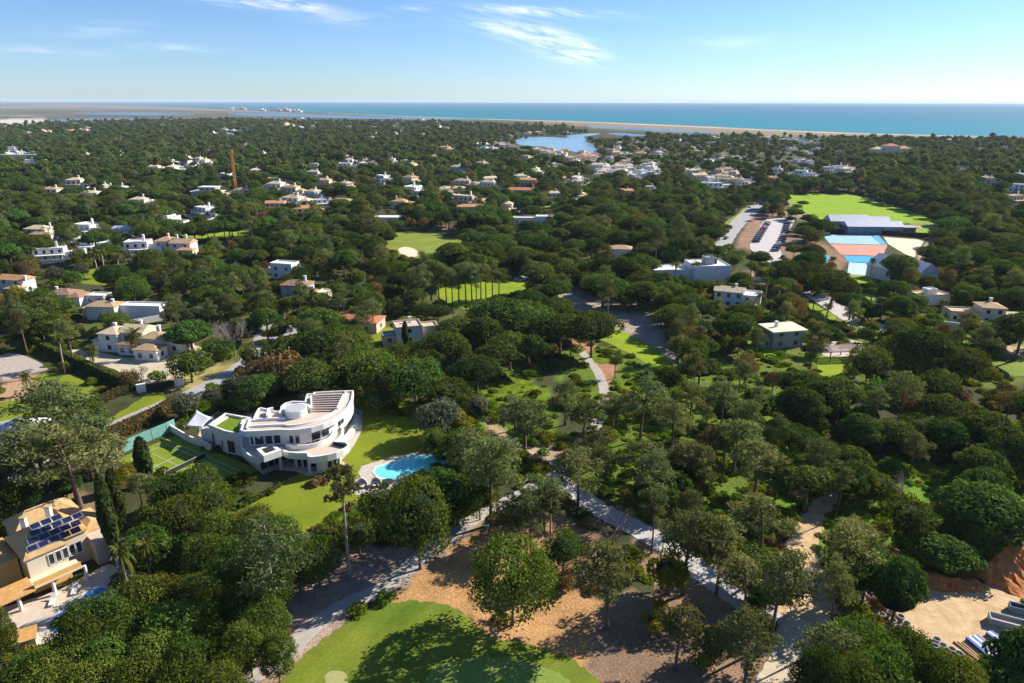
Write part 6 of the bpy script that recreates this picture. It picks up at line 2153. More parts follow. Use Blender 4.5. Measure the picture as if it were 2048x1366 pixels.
for i, (px, py, st, sz) in enumerate(HOUSES):
    v = int(rsH.randint(6))
    sz *= 0.85 if py < 340 else 1.0
    if (st, v) not in HP:
        HP[(st, v)] = far_proto(st, v)
    x, y = G(px, py)
    t = thing('far_house', hl[i], 'house', (x, y, 0), rsH.uniform(-0.7, 0.7) + (PI / 2 if rsH.rand() < 0.25 else 0), 'houses between the trees')
    t.scale = (sz, sz, sz)
    s = scale_at(py, px) * sz
    small = s < 1.0
    for nm, me in HP[(st, v)]:
        if small and nm in ('window', 'column', 'porch_roof', 'terrace_wall'):
            continue
        link(nm, me, t)
    HRECT.append((px - 6 * s, py - 6 * s, px + 8 * s, py - (2.6 if i % 2 else 4.6) * s, py, x, y + 3 * sz, 5 * sz))
# (hamlets end)
# big cream hotel block on the right
house('hotel_block', 'large cream hotel with stepped rust roofs rising over the far pines', 'hotel', 1782, 318, 0, [
    (-24, -10, 0, 12, 12, 'hip', 'cream', 'tile_cream', 3, 5), (-9.98, 8, -2, 12, 16, 'hip', 'cream', 'tile_red', 3, 6), (8.02, 24, 0, 12, 13, 'hip', 'cream', 'tile_orange', 3, 5)], vis=(1750, 286, 1815, 310))
house('white_row', 'long white terrace of flat-roofed houses at the far left edge', 'house', 40, 320, 2, [(-30, 28, 0, 9, 6, 'flat', 'white', 'white', 0, 8)], vis=(0, 304, 78, 316))

# ================================================================== TREES
RNG = np.random.RandomState(11)


def sphere_pts(n, rs, zmin=-1.0):
    z = zmin + (1 - zmin) * rs.rand(n)
    a = 2 * PI * rs.rand(n)
    r = np.sqrt(np.maximum(0, 1 - z * z))
    return np.stack([r * np.cos(a), r * np.sin(a), z], 1)


def puffs_to_leaves(L, puffs, per, leaf, rs, zmin=-0.35, jit=0.55, flat=0.75, tbase=0.3, aspect=1.6, edge=0.12):
    """each puff (x,y,z,r) becomes a knobbly tuft; leaves hidden inside another puff are dropped"""
    C = np.array([p[:3] for p in puffs])
    R = np.array([p[3] for p in puffs])
    for k, (x, y, z, r) in enumerate(puffs):
        n = max(6, int(per * (r / R.mean()) ** 2))
        S = sphere_pts(n, rs, zmin)
        rad = r * (1 + edge * rs.randn(n))[:, None]
        P = np.array([x, y, z]) + S * rad * np.array([1, 1, flat])
        keep = np.ones(n, bool)
        for j in range(len(puffs)):
            if j != k:
                d = (P - C[j]) / (R[j] * np.array([1, 1, flat]))
                keep &= (d * d).sum(1) > 0.55
        t0 = tbase + 0.35 * rs.rand()
        T = np.clip(t0 + 0.35 * (rs.rand(n) - 0.5), 0, 1)
        L.add(P[keep], S[keep], np.full(keep.sum(), leaf), T[keep], rs, jit, aspect)


def trunk_mb(h, r0, r1, lean=0.0, segs=5, rs=None, n=6):
    rs = rs or RNG
    pts, rad = [], []
    a = rs.rand() * 2 * PI
    for i in range(segs + 1):
        t = i / segs
        w = lean * t * t + 0.012 * h * math.sin(t * 5 + a) * t
        pts.append((w * math.cos(a), w * math.sin(a), h * t - (0.3 if i == 0 else 0)))
        rad.append(r0 * (1.25 if i == 0 else 1) * (1 - t) + r1 * t)
    return pts, rad


def proto_stonepine(seed, R=5.6, H=9.5, D=3.4, per=150, leaf=0.31, npuff=42, core=1, domed=1.0, cm='stonepine', barkm='bark'):
    rs = np.random.RandomState(seed)
    puffs = []
    ga = PI * (3 - 5 ** 0.5)
    for i in range(npuff):
        u = (i + 0.5) / npuff
        rr = math.sqrt(u) * R * 0.86
        a = i * ga + rs.randn() * 0.25
        rx = 1 + 0.18 * math.sin(a * 2 + seed) + 0.08 * math.sin(a * 5)
        z = H - D * (0.25 + 0.75 * domed * (rr / R) ** 2.2) + rs.randn() * 0.22
        puffs.append((rr * math.cos(a) * rx, rr * math.sin(a) * rx, z, R * (0.21 + 0.075 * rs.rand())))
    L = Leaves()
    puffs_to_leaves(L, puffs, per, leaf, rs, zmin=-0.45, jit=0.5, flat=0.72, tbase=0.25)
    V, F = ico(1, 2)
    a = np.arctan2(V[:, 1], V[:, 0])
    rx = 0.80 * R * (1 + 0.16 * np.sin(a * 2 + seed))
    cz = np.where(V[:, 2] > 0, V[:, 2] * D * 0.72, V[:, 2] * D * 0.16)
    EV = np.stack([V[:, 0] * rx, V[:, 1] * rx, H - D * 0.92 + cz], 1)
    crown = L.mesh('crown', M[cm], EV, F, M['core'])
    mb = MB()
    lean = rs.randn() * 0.5
    pts, rad = trunk_mb(H - D * 0.9, 0.32, 0.2, lean, 5, rs)
    fork = len(pts) - 2
    mb.tube(pts[:fork + 2], rad[:fork + 2], 6)
    base = Vector(pts[fork])
    for k in range(6):
        aa = k * PI / 3 + rs.rand() * 0.5
        rr = R * (0.45 + 0.25 * rs.rand())
        end = Vector((rr * math.cos(aa), rr * math.sin(aa), H - D * (0.62 + 0.2 * rs.rand())))
        mid = base.lerp(end, 0.5) + Vector((0, 0, -0.25 * D * 0.5))
        mb.tube([base, mid, end], [0.17, 0.11, 0.05], 4, False)
    trunk = mesh('trunk', mb.v, mb.f, M[barkm], True)
    return trunk, crown, R, H


def proto_maritime(seed, H=15, R=3.4, per=75, leaf=0.20, nb=26, cm='maritime', base_frac=0.5, barkm='bark', nlean=0.9, tr=0.26):
    rs = np.random.RandomState(seed)
    L = Leaves()
    mb = MB()
    lean = rs.randn() * nlean
    pts, rad = trunk_mb(H * 0.96, tr, 0.08, lean, 7, rs)
    mb.tube(pts, rad, 6)

    def at(z):
        t = z / (H * 0.96) * 7
        i = int(min(6, t))
        return Vector(pts[i]).lerp(Vector(pts[i + 1]), min(1, t - i))
    puffs = []
    for k in range(nb):
        t = (k + 0.5) / nb
        z = H * (base_frac + (1 - base_frac) * 0.93 * t)
        prof = math.sin(PI * min(1, 0.22 + 0.78 * t) ** 0.9) ** 0.6
        rr = R * (0.35 + 0.75 * rs.rand()) * max(0.25, prof)
        a = k * 2.4 + rs.randn() * 0.5
        b0 = at(min(z - 0.08 * rr, H * 0.94))
        end = Vector((b0.x + rr * math.cos(a), b0.y + rr * math.sin(a), z + 0.22 * rr + 0.3 * rs.randn()))
        mid = b0.lerp(end, 0.55) + Vector((0, 0, -0.06 * rr))
        mb.tube([b0, mid, end], [0.07, 0.045, 0.02], 3, False)
        puffs.append((end.x, end.y, end.z, R * (0.17 + 0.13 * rs.rand())))
        if rr > R * 0.55 and rs.rand() < 0.75:
            q = b0.lerp(end, 0.6)
            puffs.append((q.x + rs.randn() * 0.4, q.y + rs.randn() * 0.4, q.z + 0.25, R * (0.13 + 0.08 * rs.rand())))
    puffs_to_leaves(L, puffs, per, leaf, rs, zmin=-0.75, jit=1.0, flat=0.7, tbase=0.3, aspect=3.0, edge=0.32)
    crown = L.mesh('crown', M[cm])
    return mesh('trunk', mb.v, mb.f, M[barkm], True), crown, R, H


def proto_broad(seed, R=3.6, H=7.5, per=170, leaf=0.25, npuff=34, cm='broad', low=0.18, barkm='bark', core=True, jit=0.7, flat=0.9, edge=0.16, cr=0.66, inner=0):
    rs = np.random.RandomState(seed)
    cz = H * (0.5 + low * 0.6)
    rz = H - cz
    puffs = []
    S = sphere_pts(npuff, rs, -0.75)
    for k in range(npuff):
        q = (0.66 + 0.16 * rs.rand()) if not inner else (0.52 + 0.40 * rs.rand())
        puffs.append((S[k, 0] * R * q, S[k, 1] * R * q, cz + S[k, 2] * rz * q, R * (0.27 + 0.14 * rs.rand())))
    S2 = sphere_pts(max(1, inner), rs, -0.8)
    for k in range(inner):
        puffs.append((S2[k, 0] * R * 0.42, S2[k, 1] * R * 0.42, cz + S2[k, 2] * rz * 0.42, R * 0.27))
    L = Leaves()
    puffs_to_leaves(L, puffs, per, leaf, rs, zmin=-0.7, jit=jit, flat=flat, tbase=0.22, aspect=1.5, edge=edge)
    EV = EF = None
    if core:
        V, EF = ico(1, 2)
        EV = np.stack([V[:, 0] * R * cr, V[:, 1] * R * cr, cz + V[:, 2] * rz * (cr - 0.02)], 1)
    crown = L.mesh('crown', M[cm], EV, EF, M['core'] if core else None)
    mb = MB()
    pts, rad = trunk_mb(cz, 0.2, 0.1, rs.randn() * 0.3, 4, rs)
    mb.tube(pts, rad, 6)
    for k in range(5):
        a = k * 1.256 + rs.rand()
        e = Vector((R * 0.55 * math.cos(a), R * 0.55 * math.sin(a), cz + rz * 0.2))
        mb.tube([Vector(pts[2]), Vector(pts[2]).lerp(e, 0.5) + Vector((0, 0, 0.2)), e], [0.1, 0.07, 0.03], 4, False)
    return mesh('trunk', mb.v, mb.f, M[barkm], True), crown, R, H


def proto_cypress(seed, H=13, R=1.15):
    rs = np.random.RandomState(seed)
    L = Leaves()
    n = 2600
    t = rs.rand(n) ** 0.8
    a = rs.rand(n) * 2 * PI
    prof = np.minimum(1, (0.25 + 1.6 * t)) * np.sqrt(np.maximum(0, 1 - t ** 2.6)) * (1 + 0.14 * np.sin(a * 3 + t * 9) + 0.1 * np.sin(a * 7 - t * 23))
    r = R * prof * (0.9 + 0.15 * rs.rand(n))
    P = np.stack([r * np.cos(a), r * np.sin(a), 0.4 + t * (H - 0.5)], 1)
    N = np.stack([np.cos(a), np.sin(a), 0.35 * np.ones(n)], 1)
    up = np.tile(np.array([[0, 0, 1.0]]), (n, 1))
    L.add(P, N, np.full(n, 0.34), np.clip(0.45 + 0.25 * np.sin(a * 3 + t * 9) + 0.3 * (rs.rand(n) - 0.5), 0, 1), rs, 0.45, 2.0, up)
    V, F = ico(1, 2)
    tz = (V[:, 2] + 1) / 2
    pr = np.minimum(1, (0.25 + 1.6 * tz)) * np.sqrt(np.maximum(0, 1 - tz ** 2.6)) * 0.85
    aa = np.arctan2(V[:, 1], V[:, 0])
    EV = np.stack([R * pr * np.cos(aa), R * pr * np.sin(aa), 0.5 + tz * (H - 0.9)], 1)
    crown = L.mesh('crown', M['cypress'], EV, F, M['core'])
    mb = MB().tube([(0, 0, -0.3), (0, 0, 2)], [0.2, 0.16], 6)
    return mesh('trunk', mb.v, mb.f, M['bark'], True), crown, R, H


def proto_palm(seed, H=8, R=2.6, nf=34, trunk_r=0.24):
    rs = np.random.RandomState(seed)
    V, F, T = [], [], []
    for k in range(nf):
        a = k * 2.39996 + rs.randn() * 0.1
        elev = math.radians(rs.uniform(-25, 78)) if k % 3 else math.radians(rs.uniform(20, 80))
        ln = R * (0.85 + 0.3 * rs.rand())
        d = np.array([math.cos(a), math.sin(a), 0])
        s_ = np.array([-math.sin(a), math.cos(a), 0])
        p = np.array([0, 0, H])
        e = elev
        seg = 7
        prev = None
        tint = rs.rand()
        for i in range(seg + 1):
            t = i / seg
            w = R * 0.17 * math.sin(PI * min(1, 0.12 + 0.88 * t)) ** 0.7 + 0.02
            up = -math.sin(e) * d + np.array([0, 0, math.cos(e)])
            L_, R_ = p - s_ * w - up * w * 0.45, p + s_ * w - up * w * 0.45
            if prev is not None:
                b = len(V)
                V += [prev[0], prev[1], prev[2], p, L_ * 0.55 + (p + prev[1]) / 2 * 0.45, R_ * 0.55 + (p + prev[1]) / 2 * 0.45]
                # leaflets with gaps: two slanted blades each side
                for side, q in ((0, L_), (1, R_)):
                    m0 = prev[1]
                    m1 = (prev[1] + p) / 2
                    b = len(V)
                    V += [m0, m1, q + (p - prev[1]) * 0.25]
                    F.append((b, b + 1, b + 2))
                    T.append(np.clip(tint + 0.3 * rs.randn(), 0, 1))
                    b = len(V)
                    V += [m1, p, q + (p - prev[1]) * 0.85]
                    F.append((b, b + 1, b + 2))
                    T.append(np.clip(tint + 0.3 * rs.randn(), 0, 1))
            prev = (L_, p.copy(), R_)
            p = p + (d * math.cos(e) + np.array([0, 0, 1]) * math.sin(e)) * ln / seg
            e -= math.radians(15 + 6 * t)
    crown = mesh('crown', V, F, M['palm'], tint=T)
    mb = MB()
    pts, rad = trunk_mb(H, trunk_r, trunk_r * 0.85, rs.randn() * 0.25, 6, rs)
    pts[-1] = (0, 0, H)
    mb.tube(pts, rad, 7)
    return mesh('trunk', mb.v, mb.f, M['palebark'], True), crown, R, H


def proto_bare(seed, H=8, R=3.6):
    rs = np.random.RandomState(seed)
    mb = MB()
    tw = MB()

    def grow(p, d, ln, r, lev):
        q = p + d * ln
        mid = p + d * ln * 0.5 + Vector(rs.randn(3) * ln * 0.06)
        (mb if lev < 2 else tw).tube([p, mid, q], [r, r * 0.8, r * 0.55], 5 if lev < 2 else 3, False)
        if lev >= 4:
            return
        for k in range(4 if lev < 3 else 5):
            nd = (d + Vector(rs.randn(3)) * 0.55 + Vector((0, 0, 0.12))).normalized()
            grow(p.lerp(q, 0.55 + 0.45 * rs.rand()), nd, ln * 0.72, r * 0.5, lev + 1)
    grow(Vector((0, 0, -0.2)), Vector((0, 0, 1)), H * 0.36, 0.16, 0)
    return mesh('trunk', mb.v, mb.f, M['greybark'], True), mesh('crown', tw.v, tw.f, M['greybark']), R, H


def proto_bush(seed, R=1.5, H=1.7, cm='shrub', per=90, leaf=0.22, npuff=12, tb=0.25):
    rs = np.random.RandomState(seed)
    puffs = []
    S = sphere_pts(npuff, rs, -0.1)
    for k in range(npuff):
        puffs.append((S[k, 0] * R * 0.68, S[k, 1] * R * 0.68, H * 0.35 + S[k, 2] * H * 0.42, R * (0.32 + 0.16 * rs.rand())))
    L = Leaves()
    puffs_to_leaves(L, puffs, per, leaf, rs, zmin=-0.6, jit=0.8, flat=0.85, tbase=tb, aspect=1.7, edge=0.2)
    return L.mesh('shrub', M[cm])


PROTO = {
    'umbrella': [proto_stonepine(100 + i, R=r, H=h, D=d, per=pp, npuff=n) for i, (r, h, d, pp, n) in enumerate([(5.8, 9.5, 3.6, 150, 44), (5.0, 10.5, 3.4, 150, 36), (6.6, 9.0, 4.0, 150, 54), (4.6, 8.2, 3.3, 160, 32)])],
    'dome': [proto_stonepine(130 + i, R=r, H=h, D=d, per=170, npuff=n, leaf=0.29) for i, (r, h, d, n) in enumerate([(5.0, 8.4, 5.2, 46), (4.4, 7.4, 5.0, 42)])],
    'maritime': [proto_maritime(200 + i, H=h, R=r, nb=n, base_frac=bf) for i, (h, r, n, bf) in enumerate([(15, 3.6, 26, 0.50), (13, 3.9, 27, 0.45), (16.5, 3.2, 22, 0.58), (12, 3.3, 22, 0.5)])],
    'tallpine': [proto_maritime(260, H=18, R=2.6, nb=18, base_frac=0.68, barkm='palebark', nlean=0.5, tr=0.27), proto_maritime(261, H=15, R=4.2, nb=30, base_frac=0.42, barkm='palebark', nlean=0.5, tr=0.36)],
    'broad': [proto_broad(300 + i, R=r, H=h, npuff=n) for i, (r, h, n) in enumerate([(3.6, 7.2, 34), (4.3, 8.4, 40), (3.0, 5.8, 28)])],
    'yellow': [proto_broad(340, R=2.6, H=5.2, npuff=22, cm='yellow')],
    'silver': [proto_broad(350, R=3.0, H=5.0, npuff=26, cm='olive')],
    'browntree': [proto_broad(365, R=3.0, H=6.8, npuff=26, cm='brushwood', core=False, jit=1.0, edge=0.3, per=110), proto_broad(366, R=2.6, H=6.0, npuff=22, cm='brushwood', core=False, jit=1.0, edge=0.3, per=110)],
    'brown': [proto_broad(360, R=2.6, H=3.6, npuff=24, cm='brushwood', core=False, jit=1.0, edge=0.3)],
    'cypress': [proto_cypress(400), proto_cypress(401, 11, 0.95)],
    'palm': [proto_palm(500), proto_palm(501, 10.5, 2.4), proto_palm(502, 4.2, 3.0, 40, 0.34)],
    'bare': [proto_bare(600), proto_bare(601, 7, 3)],
    'foregreen': [proto_broad(370 + i, R=r, H=h, npuff=n, per=340, leaf=0.25, edge=0.2, jit=0.75, core=False, inner=44) for i, (r, h, n) in enumerate([(5.2, 10.5, 60), (4.6, 11.5, 52)])],
}
BUSH = [proto_bush(700), proto_bush(701, 1.2, 1.2), proto_bush(702, 1.9, 2.4), proto_bush(703, 1.5, 1.5, 'drybush', tb=0.2), proto_bush(704, 1.3, 1.6, 'yellow', tb=0.4), proto_bush(705, 1.4, 0.8, 'weeds', tb=0.4), proto_bush(706, 1.0, 0.7, 'weeds', tb=0.3)]
FAR = {
    'umbrella': [proto_stonepine(800 + i, R=r, H=h, D=3.4, per=16, leaf=1.15, npuff=24) for i, (r, h) in enumerate([(5.8, 9.0), (5.0, 10.0)])],
    'maritime': [proto_maritime(820 + i, H=h, R=3.8, per=13, leaf=0.95, nb=16) for i, h in enumerate([14, 12])],
    'broad': [proto_broad(840 + i, R=r, H=h, per=16, leaf=1.0, npuff=18) for i, (r, h) in enumerate([(3.8, 7.5), (3.2, 6)])],
    'silver': [proto_broad(850, R=3.4, H=6, per=16, leaf=1.0, npuff=16, cm='olive')],
    'browntree': [proto_broad(852, R=3.6, H=7.5, per=14, leaf=0.9, npuff=16, cm='brushwood')],
    'yellow': [proto_broad(854, R=3.4, H=6.5, per=16, leaf=1.0, npuff=16, cm='yellow')],
}
NAMES = {'umbrella': ('umbrella_pine', 'umbrella pine', 'pine tree'), 'dome': ('umbrella_pine', 'domed pine', 'pine tree'), 'maritime': ('maritime_pine', 'tall open pine', 'pine tree'), 'tallpine': ('maritime_pine', 'pale trunked pine', 'pine tree'), 'browntree': ('brown_tree', 'brownish tree', 'tree'),
         'broad': ('broadleaf_tree', 'leafy tree', 'tree'), 'yellow': ('yellow_tree', 'yellow-green tree', 'tree'), 'silver': ('silver_tree', 'silver tree', 'tree'),
         'brown': ('brown_shrub', 'brown shrub', 'shrub'), 'cypress': ('cypress', 'dark cypress', 'cypress'), 'palm': ('palm_tree', 'palm', 'palm tree'), 'bare': ('bare_tree', 'leafless grey tree', 'tree'),
         'foregreen': ('broadleaf_tree', 'dense green tree', 'tree')}
GROUPS = {'tallpine': 'tall open pines of the wood', 'browntree': 'brownish winter trees', 'brown': 'brown winter shrubs', 'umbrella': 'umbrella pines of the wood', 'dome': 'umbrella pines of the wood', 'maritime': 'tall open pines of the wood', 'broad': 'leafy trees between the pines', 'yellow': 'yellow-green garden trees',
          'silver': 'silver-grey garden trees', 'cypress': 'garden cypresses', 'palm': 'garden palms', 'bare': 'leafless trees', 'foregreen': 'leafy trees between the pines'}
TREES = []       # (kind, variant, x, y, rot, scale_xy, scale_z, fixed label or None)


def put(kind, px, py, top=None, width=None, var=0, label=None, rot=None, z_s=None):
    """tree standing at photo pixel (px,py); top = pixel row of its tip; width = crown width in pixels"""
    x, y = G(px, py)
    tr, cr, R, H = PROTO[kind][var % len(PROTO[kind])]
    s = scale_at(py, px)
    sx = (width / s) / (2 * R * 1.05) if width else 1.0
    sz = sx
    if top is not None:
        lo, hi = 0.5, 60.0
        for _ in range(30):
            mid = (lo + hi) / 2
            if PX(x, y, mid)[1] > top:
                lo = mid
            else:
                hi = mid
        h = lo
        # the crown's far rim may rise above its middle in the picture; keep that in the height
        sz = h / H
        if width is None:
            sx = sz
    TREES.append((kind, var % len(PROTO[kind]), x, y, rot if rot is not None else (px * 0.37 + py * 0.11) % (2 * PI), sx, sz, label))


# --- trees the photograph lets one tell apart (base pixel, tip row, crown width)
put('foregreen', 1025, 1250, 1100, 168, 0, 'dense bright green tree standing alone on orange litter above the putting green')
put('tallpine', 700, 1157, 932, 80, 0, 'tall slender pine with bare pale trunk between lawn and golf path')
put('broad', 840, 1138, 968, 135, 1, 'round green tree with long bare trunk beside the golf path')
put('broad', 770, 1058, 975, 95, 0, 'round green tree under the pool terrace, left of the long-trunked one')
put('broad', 915, 1050, 965, 105, 0)
put('broad', 960, 1040, 960, 80, 1)
put('maritime', 982, 1050, 872, 130, 1, 'wide open pine between the pool terrace and the golf path')
put('maritime', 945, 985, 870, 100, 0)
put('maritime', 1211, 1258, 1095, 120, 3, 'sparse pine with straight dark trunk on the litter right of the dense tree')
put('bare', 1218, 1115, 985, 150, 0, 'large leafless grey tree by the fork of the paths')
put('maritime', 1365, 1190, 1020, 130, 1, 'open pine on the near edge of the grey service road')
put('yellow', 1333, 1188, 1108, 78, 0, 'small round yellow-green tree in front of the grey service road')
put('maritime', 1432, 1190, 1040, 90, 3)
put('maritime', 1488, 1228, 1120, 100, 0)
put('maritime', 1540, 1290, 1100, 130, 1, 'leaning open pine in front of the track junction')
put('maritime', 1675, 1198, 1050, 120, 3, 'open pine at the mouth of the building site')
put('broad', 1722, 1215, 1095, 110, 0)
put('dome', 1782, 1250, 1115, 105, 0, 'compact green pine over the concrete pipe rings')
put('maritime', 1486, 1385, 1225, 120, 1)
put('maritime', 1520, 1120, 1000, 110, 0)
put('bare', 1060, 1075, 975, 90, 1)
put('maritime', 1088, 1068, 960, 90, 2)
put('maritime', 1022, 1095, 1010, 80, 3)
put('maritime', 1062, 1110, 1000, 70, 0)
put('tallpine', 1100, 1095, 985, 60, 0)
put('tallpine', 1042, 1080, 975, 60, 0)
put('brown', 1130, 1175, 1150, 40, 0)
put('brown', 985, 1110, 1092, 30, 0)
put('broad', 1125, 1145, 1070, 80, 1)
put('broad', 1085, 1170, 1105, 60, 2)
put('yellow', 1310, 1265, 1225, 55, 0)
put('broad', 1420, 1330, 1262, 75, 2)
put('maritime', 1350, 1340, 1215, 90, 3)
put('maritime', 1155, 1020, 900, 110, 1)
# lower left wood
put('tallpine', 555, 1250, 1040, 150, 1, 'large open pine with pale trunk at the left end of the brown slope')
for a_, t_a, w_ in [(192, 1214, 100), (248, 1196, 100), (300, 1168, 105), (345, 1160, 90), (168, 1256, 95), (200, 1238, 115), (272, 1232, 115), (352, 1225, 110), (98, 1306, 95), (158, 1288, 115), (240, 1285, 120),
                   (325, 1280, 115), (392, 1290, 100), (40, 1345, 110), (118, 1338, 115), (205, 1335, 120), (290, 1332, 120), (375, 1338, 115), (455, 1345, 100), (15, 1225, 60)]:
    put('foregreen', a_, t_a + 98 + (a_ % 17), t_a, w_, (a_ + t_a) % 2)
for a_, t_a, w_ in [(452, 1032, 95), (512, 1024, 100), (565, 1045, 90), (425, 1075, 95), (490, 1082, 100), (600, 1095, 80), (455, 1125, 95), (545, 1135, 95), (410, 1160, 90), (485, 1185, 95), (540, 1210, 90), (430, 1225, 95), (505, 1255, 90),
                   (560, 1275, 70), (470, 1290, 80)]:
    put('foregreen', a_, t_a + 88 + (a_ % 13), t_a, w_, (a_ + t_a) % 2)
for a_, t_a, w_ in [(345, 955, 85), (400, 940, 90), (430, 975, 80), (370, 1000, 85), (320, 1010, 75), (300, 1060, 80), (350, 1075, 85)]:
    put('broad', a_, t_a + 72, t_a, w_, a_ % 3)
put('broad', 640, 1175, 1085, 85, 1)
put('broad', 720, 1110, 1040, 80, 0)
put('broad', 665, 1120, 1048, 70, 2)
# lower right crowns
put('foregreen', 1700, 1370, 1258, 130, 0, 'broad grey-green crown at the bottom edge right of the dirt track')
put('foregreen', 1790, 1385, 1272, 130, 1)
put('foregreen', 1745, 1420, 1300, 120, 0)
put('maritime', 1650, 1400, 1262, 130, 1)
put('foregreen', 1840, 1430, 1310, 120, 0)
put('foregreen', 1890, 1450, 1330, 110, 0)
put('foregreen', 1690, 1450, 1330, 120, 1)
put('foregreen', 1625, 1440, 1310, 100, 1)
put('dome', 2035, 1400, 1262, 150, 1, 'dark crown in the bottom right corner over the blue striped sheets')
put('dome', 1960, 1088, 978, 190, 0, 'biggest grey-green dome above the red earth bank')
put('dome', 1880, 1138, 1075, 130, 1, 'dark low dome left of the red earth bank')
put('dome', 2080, 1085, 1005, 110, 1)
put('broad', 1805, 1090, 1000, 90, 0)
put('dome', 1695, 1000, 922, 95, 0)
put('dome', 1690, 960, 890, 85, 1)
put('bare', 1800, 1010, 935, 80, 1)
put('maritime', 1705, 1120, 1040, 90, 1)
# left side
put('maritime', 155, 1005, 842, 120, 1, 'first of the two leaning-trunk pines above the cypresses')
put('maritime', 170, 1040, 855, 150, 0, 'wide open pine behind the pair of cypresses')
put('maritime', 95, 985, 850, 150, 1)
put('maritime', 120, 890, 768, 150, 1, 'spreading pine over the road left of the tennis court')
put('maritime', 185, 960, 830, 110, 3)
put('maritime', 30, 1010, 895, 100, 0)
put('maritime', 205, 985, 850, 110, 0)
put('cypress', 296, 972, 874, 32, 0, 'single dark cypress standing on the tennis court edge')
put('cypress', 234, 1122, 948, 30, 1, 'nearer cypress of the pair beside the solar-panel house')
put('cypress', 246, 1066, 938, 30, 0, 'farther cypress of the pair beside the solar-panel house')
put('palm', 276, 718, 672, 52, 2, 'stout palm in the drive of the white arched villa')
put('palm', 131, 748, 678, 38, 0, 'slim palm at the edge of the left lawn')
put('palm', 118, 695, 655, 46, 2)
put('palm', 190, 738, 702, 40, 2)
put('palm', 60, 790, 755, 36, 2)
put('palm', 195, 820, 790, 30, 2)
put('palm', 262, 1200, 1115, 60, 2, 'shaggy palm beside the terrace of the solar-panel house')
put('palm', 305, 1165, 1100, 55, 2)
put('bare', 285, 775, 722, 56, 1, 'small leafless tree beside the white gate')
put('broad', 385, 765, 705, 75, 2, 'round green tree right of the gravel driveway')
put('broad', 440, 722, 678, 60, 0)
put('broad', 500, 742, 690, 40, 0)
put('dome', 385, 700, 640, 90, 0)
put('bare', 470, 712, 610, 95, 0, 'tall brownish bare tree behind the gravel driveway')
put('bare', 440, 700, 630, 80, 1)
put('brown', 575, 775, 712, 90, 0, 'tall brown winter shrub behind the curved villa')
put('brown', 530, 768, 724, 60, 0)
put('brown', 620, 780, 730, 60, 0)
put('brown', 545, 790, 752, 50, 0)
put('brown', 500, 775, 742, 50, 0)
put('brown', 262, 778, 745, 36, 0)
put('brown', 800, 800, 730, 70, 0)
put('yellow', 640, 560, 512, 30, 0, 'bright yellow-green tree between the cubic house and the twin-roofed one')
put('yellow', 655, 575, 530, 26, 0)
for a_, b_, t_a in [(1505, 600, 570), (1515, 625, 590), (1540, 640, 606), (1600, 640, 604), (1650, 650, 612), (1700, 660, 622), (1760, 640, 600), (1860, 690, 645), (1880, 640, 604), (1800, 690, 650), (1350, 560, 530), (1150, 462, 436), (1175, 470, 440),
                 (1195, 455, 430), (1130, 440, 418), (905, 400, 372), (920, 402, 376), (210, 545, 505), (196, 548, 508), (240, 552, 512), (600, 690, 650)]:
    put('palm', a_, b_, t_a, 34 if b_ > 500 else 20, a_ % 2)
for a_, b_, t_a in [(1525, 560, 535), (1545, 590, 566), (1590, 610, 590), (1625, 668, 640), (1740, 668, 640), (1870, 560, 536), (1900, 555, 530), (1960, 700, 672), (1470, 700, 674), (330, 560, 530), (650, 640, 615)]:
    put('yellow', a_, b_, t_a, 32, 0)
put('silver', 490, 795, 755, 60, 0, 'pale silver shrubby tree above the curved villa canopy')
put('silver', 430, 808, 780, 42, 0)
put('silver', 375, 835, 790, 50, 0, 'round grey shrub beside the bronze hedge')
put('silver', 600, 785, 745, 70, 0)
put('broad', 745, 800, 700, 110, 1)
put('broad', 830, 815, 720, 110, 0)
put('bare', 770, 790, 705, 90, 0)
put('broad', 900, 830, 760, 90, 0)
put('silver', 880, 880, 810, 90, 0, 'glossy silver-leaved tree at the right of the villa lawn')
put('broad', 868, 915, 862, 52, 2)
put('broad', 925, 915, 862, 60, 2)
put('palm', 570, 655, 612, 50, 2)
put('palm', 625, 635, 592, 50, 2)
# middle stand of pines before the bright fairway
for i, (a, b, t) in enumerate([(893, 605, 530), (905, 612, 536), (918, 604, 528), (932, 608, 524), (944, 604, 530), (953, 612, 526), (962, 608, 532), (972, 600, 528), (985, 598, 530), (998, 596, 535), (878, 600, 522), (862, 600, 520), (845, 615, 530), (825, 620, 535)]):
    put('maritime', a, b, t, 42, i % 4, '%s trunk from the left in the pine row before the bright fairway' % ORD[i + 0].replace('nearest', 'first') if i < 10 else None)
for a, b, t, w in [(1205, 613, 552, 95), (1222, 617, 560, 70), (1285, 619, 566, 80), (1293, 621, 572, 60), (1330, 612, 565, 70)]:
    put('umbrella', a, b, t, w, (a // 7) % 4)
put('umbrella', 1182, 715, 628, 118, 2, 'big umbrella pine over the top end of the golf path')
put('umbrella', 1120, 705, 632, 110, 0)
put('umbrella', 1060, 690, 622, 110, 2)
put('umbrella', 1000, 680, 600, 120, 0)
put('umbrella', 955, 790, 716, 98, 2, 'umbrella pine rising out of the sunlit clearing')
put('umbrella', 1020, 740, 670, 100, 0)
put('umbrella', 1060, 745, 672, 70, 3)
put('umbrella', 890, 745, 668, 100, 2)
put('umbrella', 920, 700, 638, 100, 0)
put('umbrella', 650, 745, 662, 120, 0)
put('umbrella', 700, 745, 668, 110, 2)
put('umbrella', 600, 740, 672, 110, 3)
put('umbrella', 1395, 790, 722, 80, 1, 'flat umbrella pine standing in bright grass right of the path')
put('cypress', 812, 700, 642, 14, 0, 'dark cypress in front of the roofless white house')
put('maritime', 748, 665, 600, 50, 1)
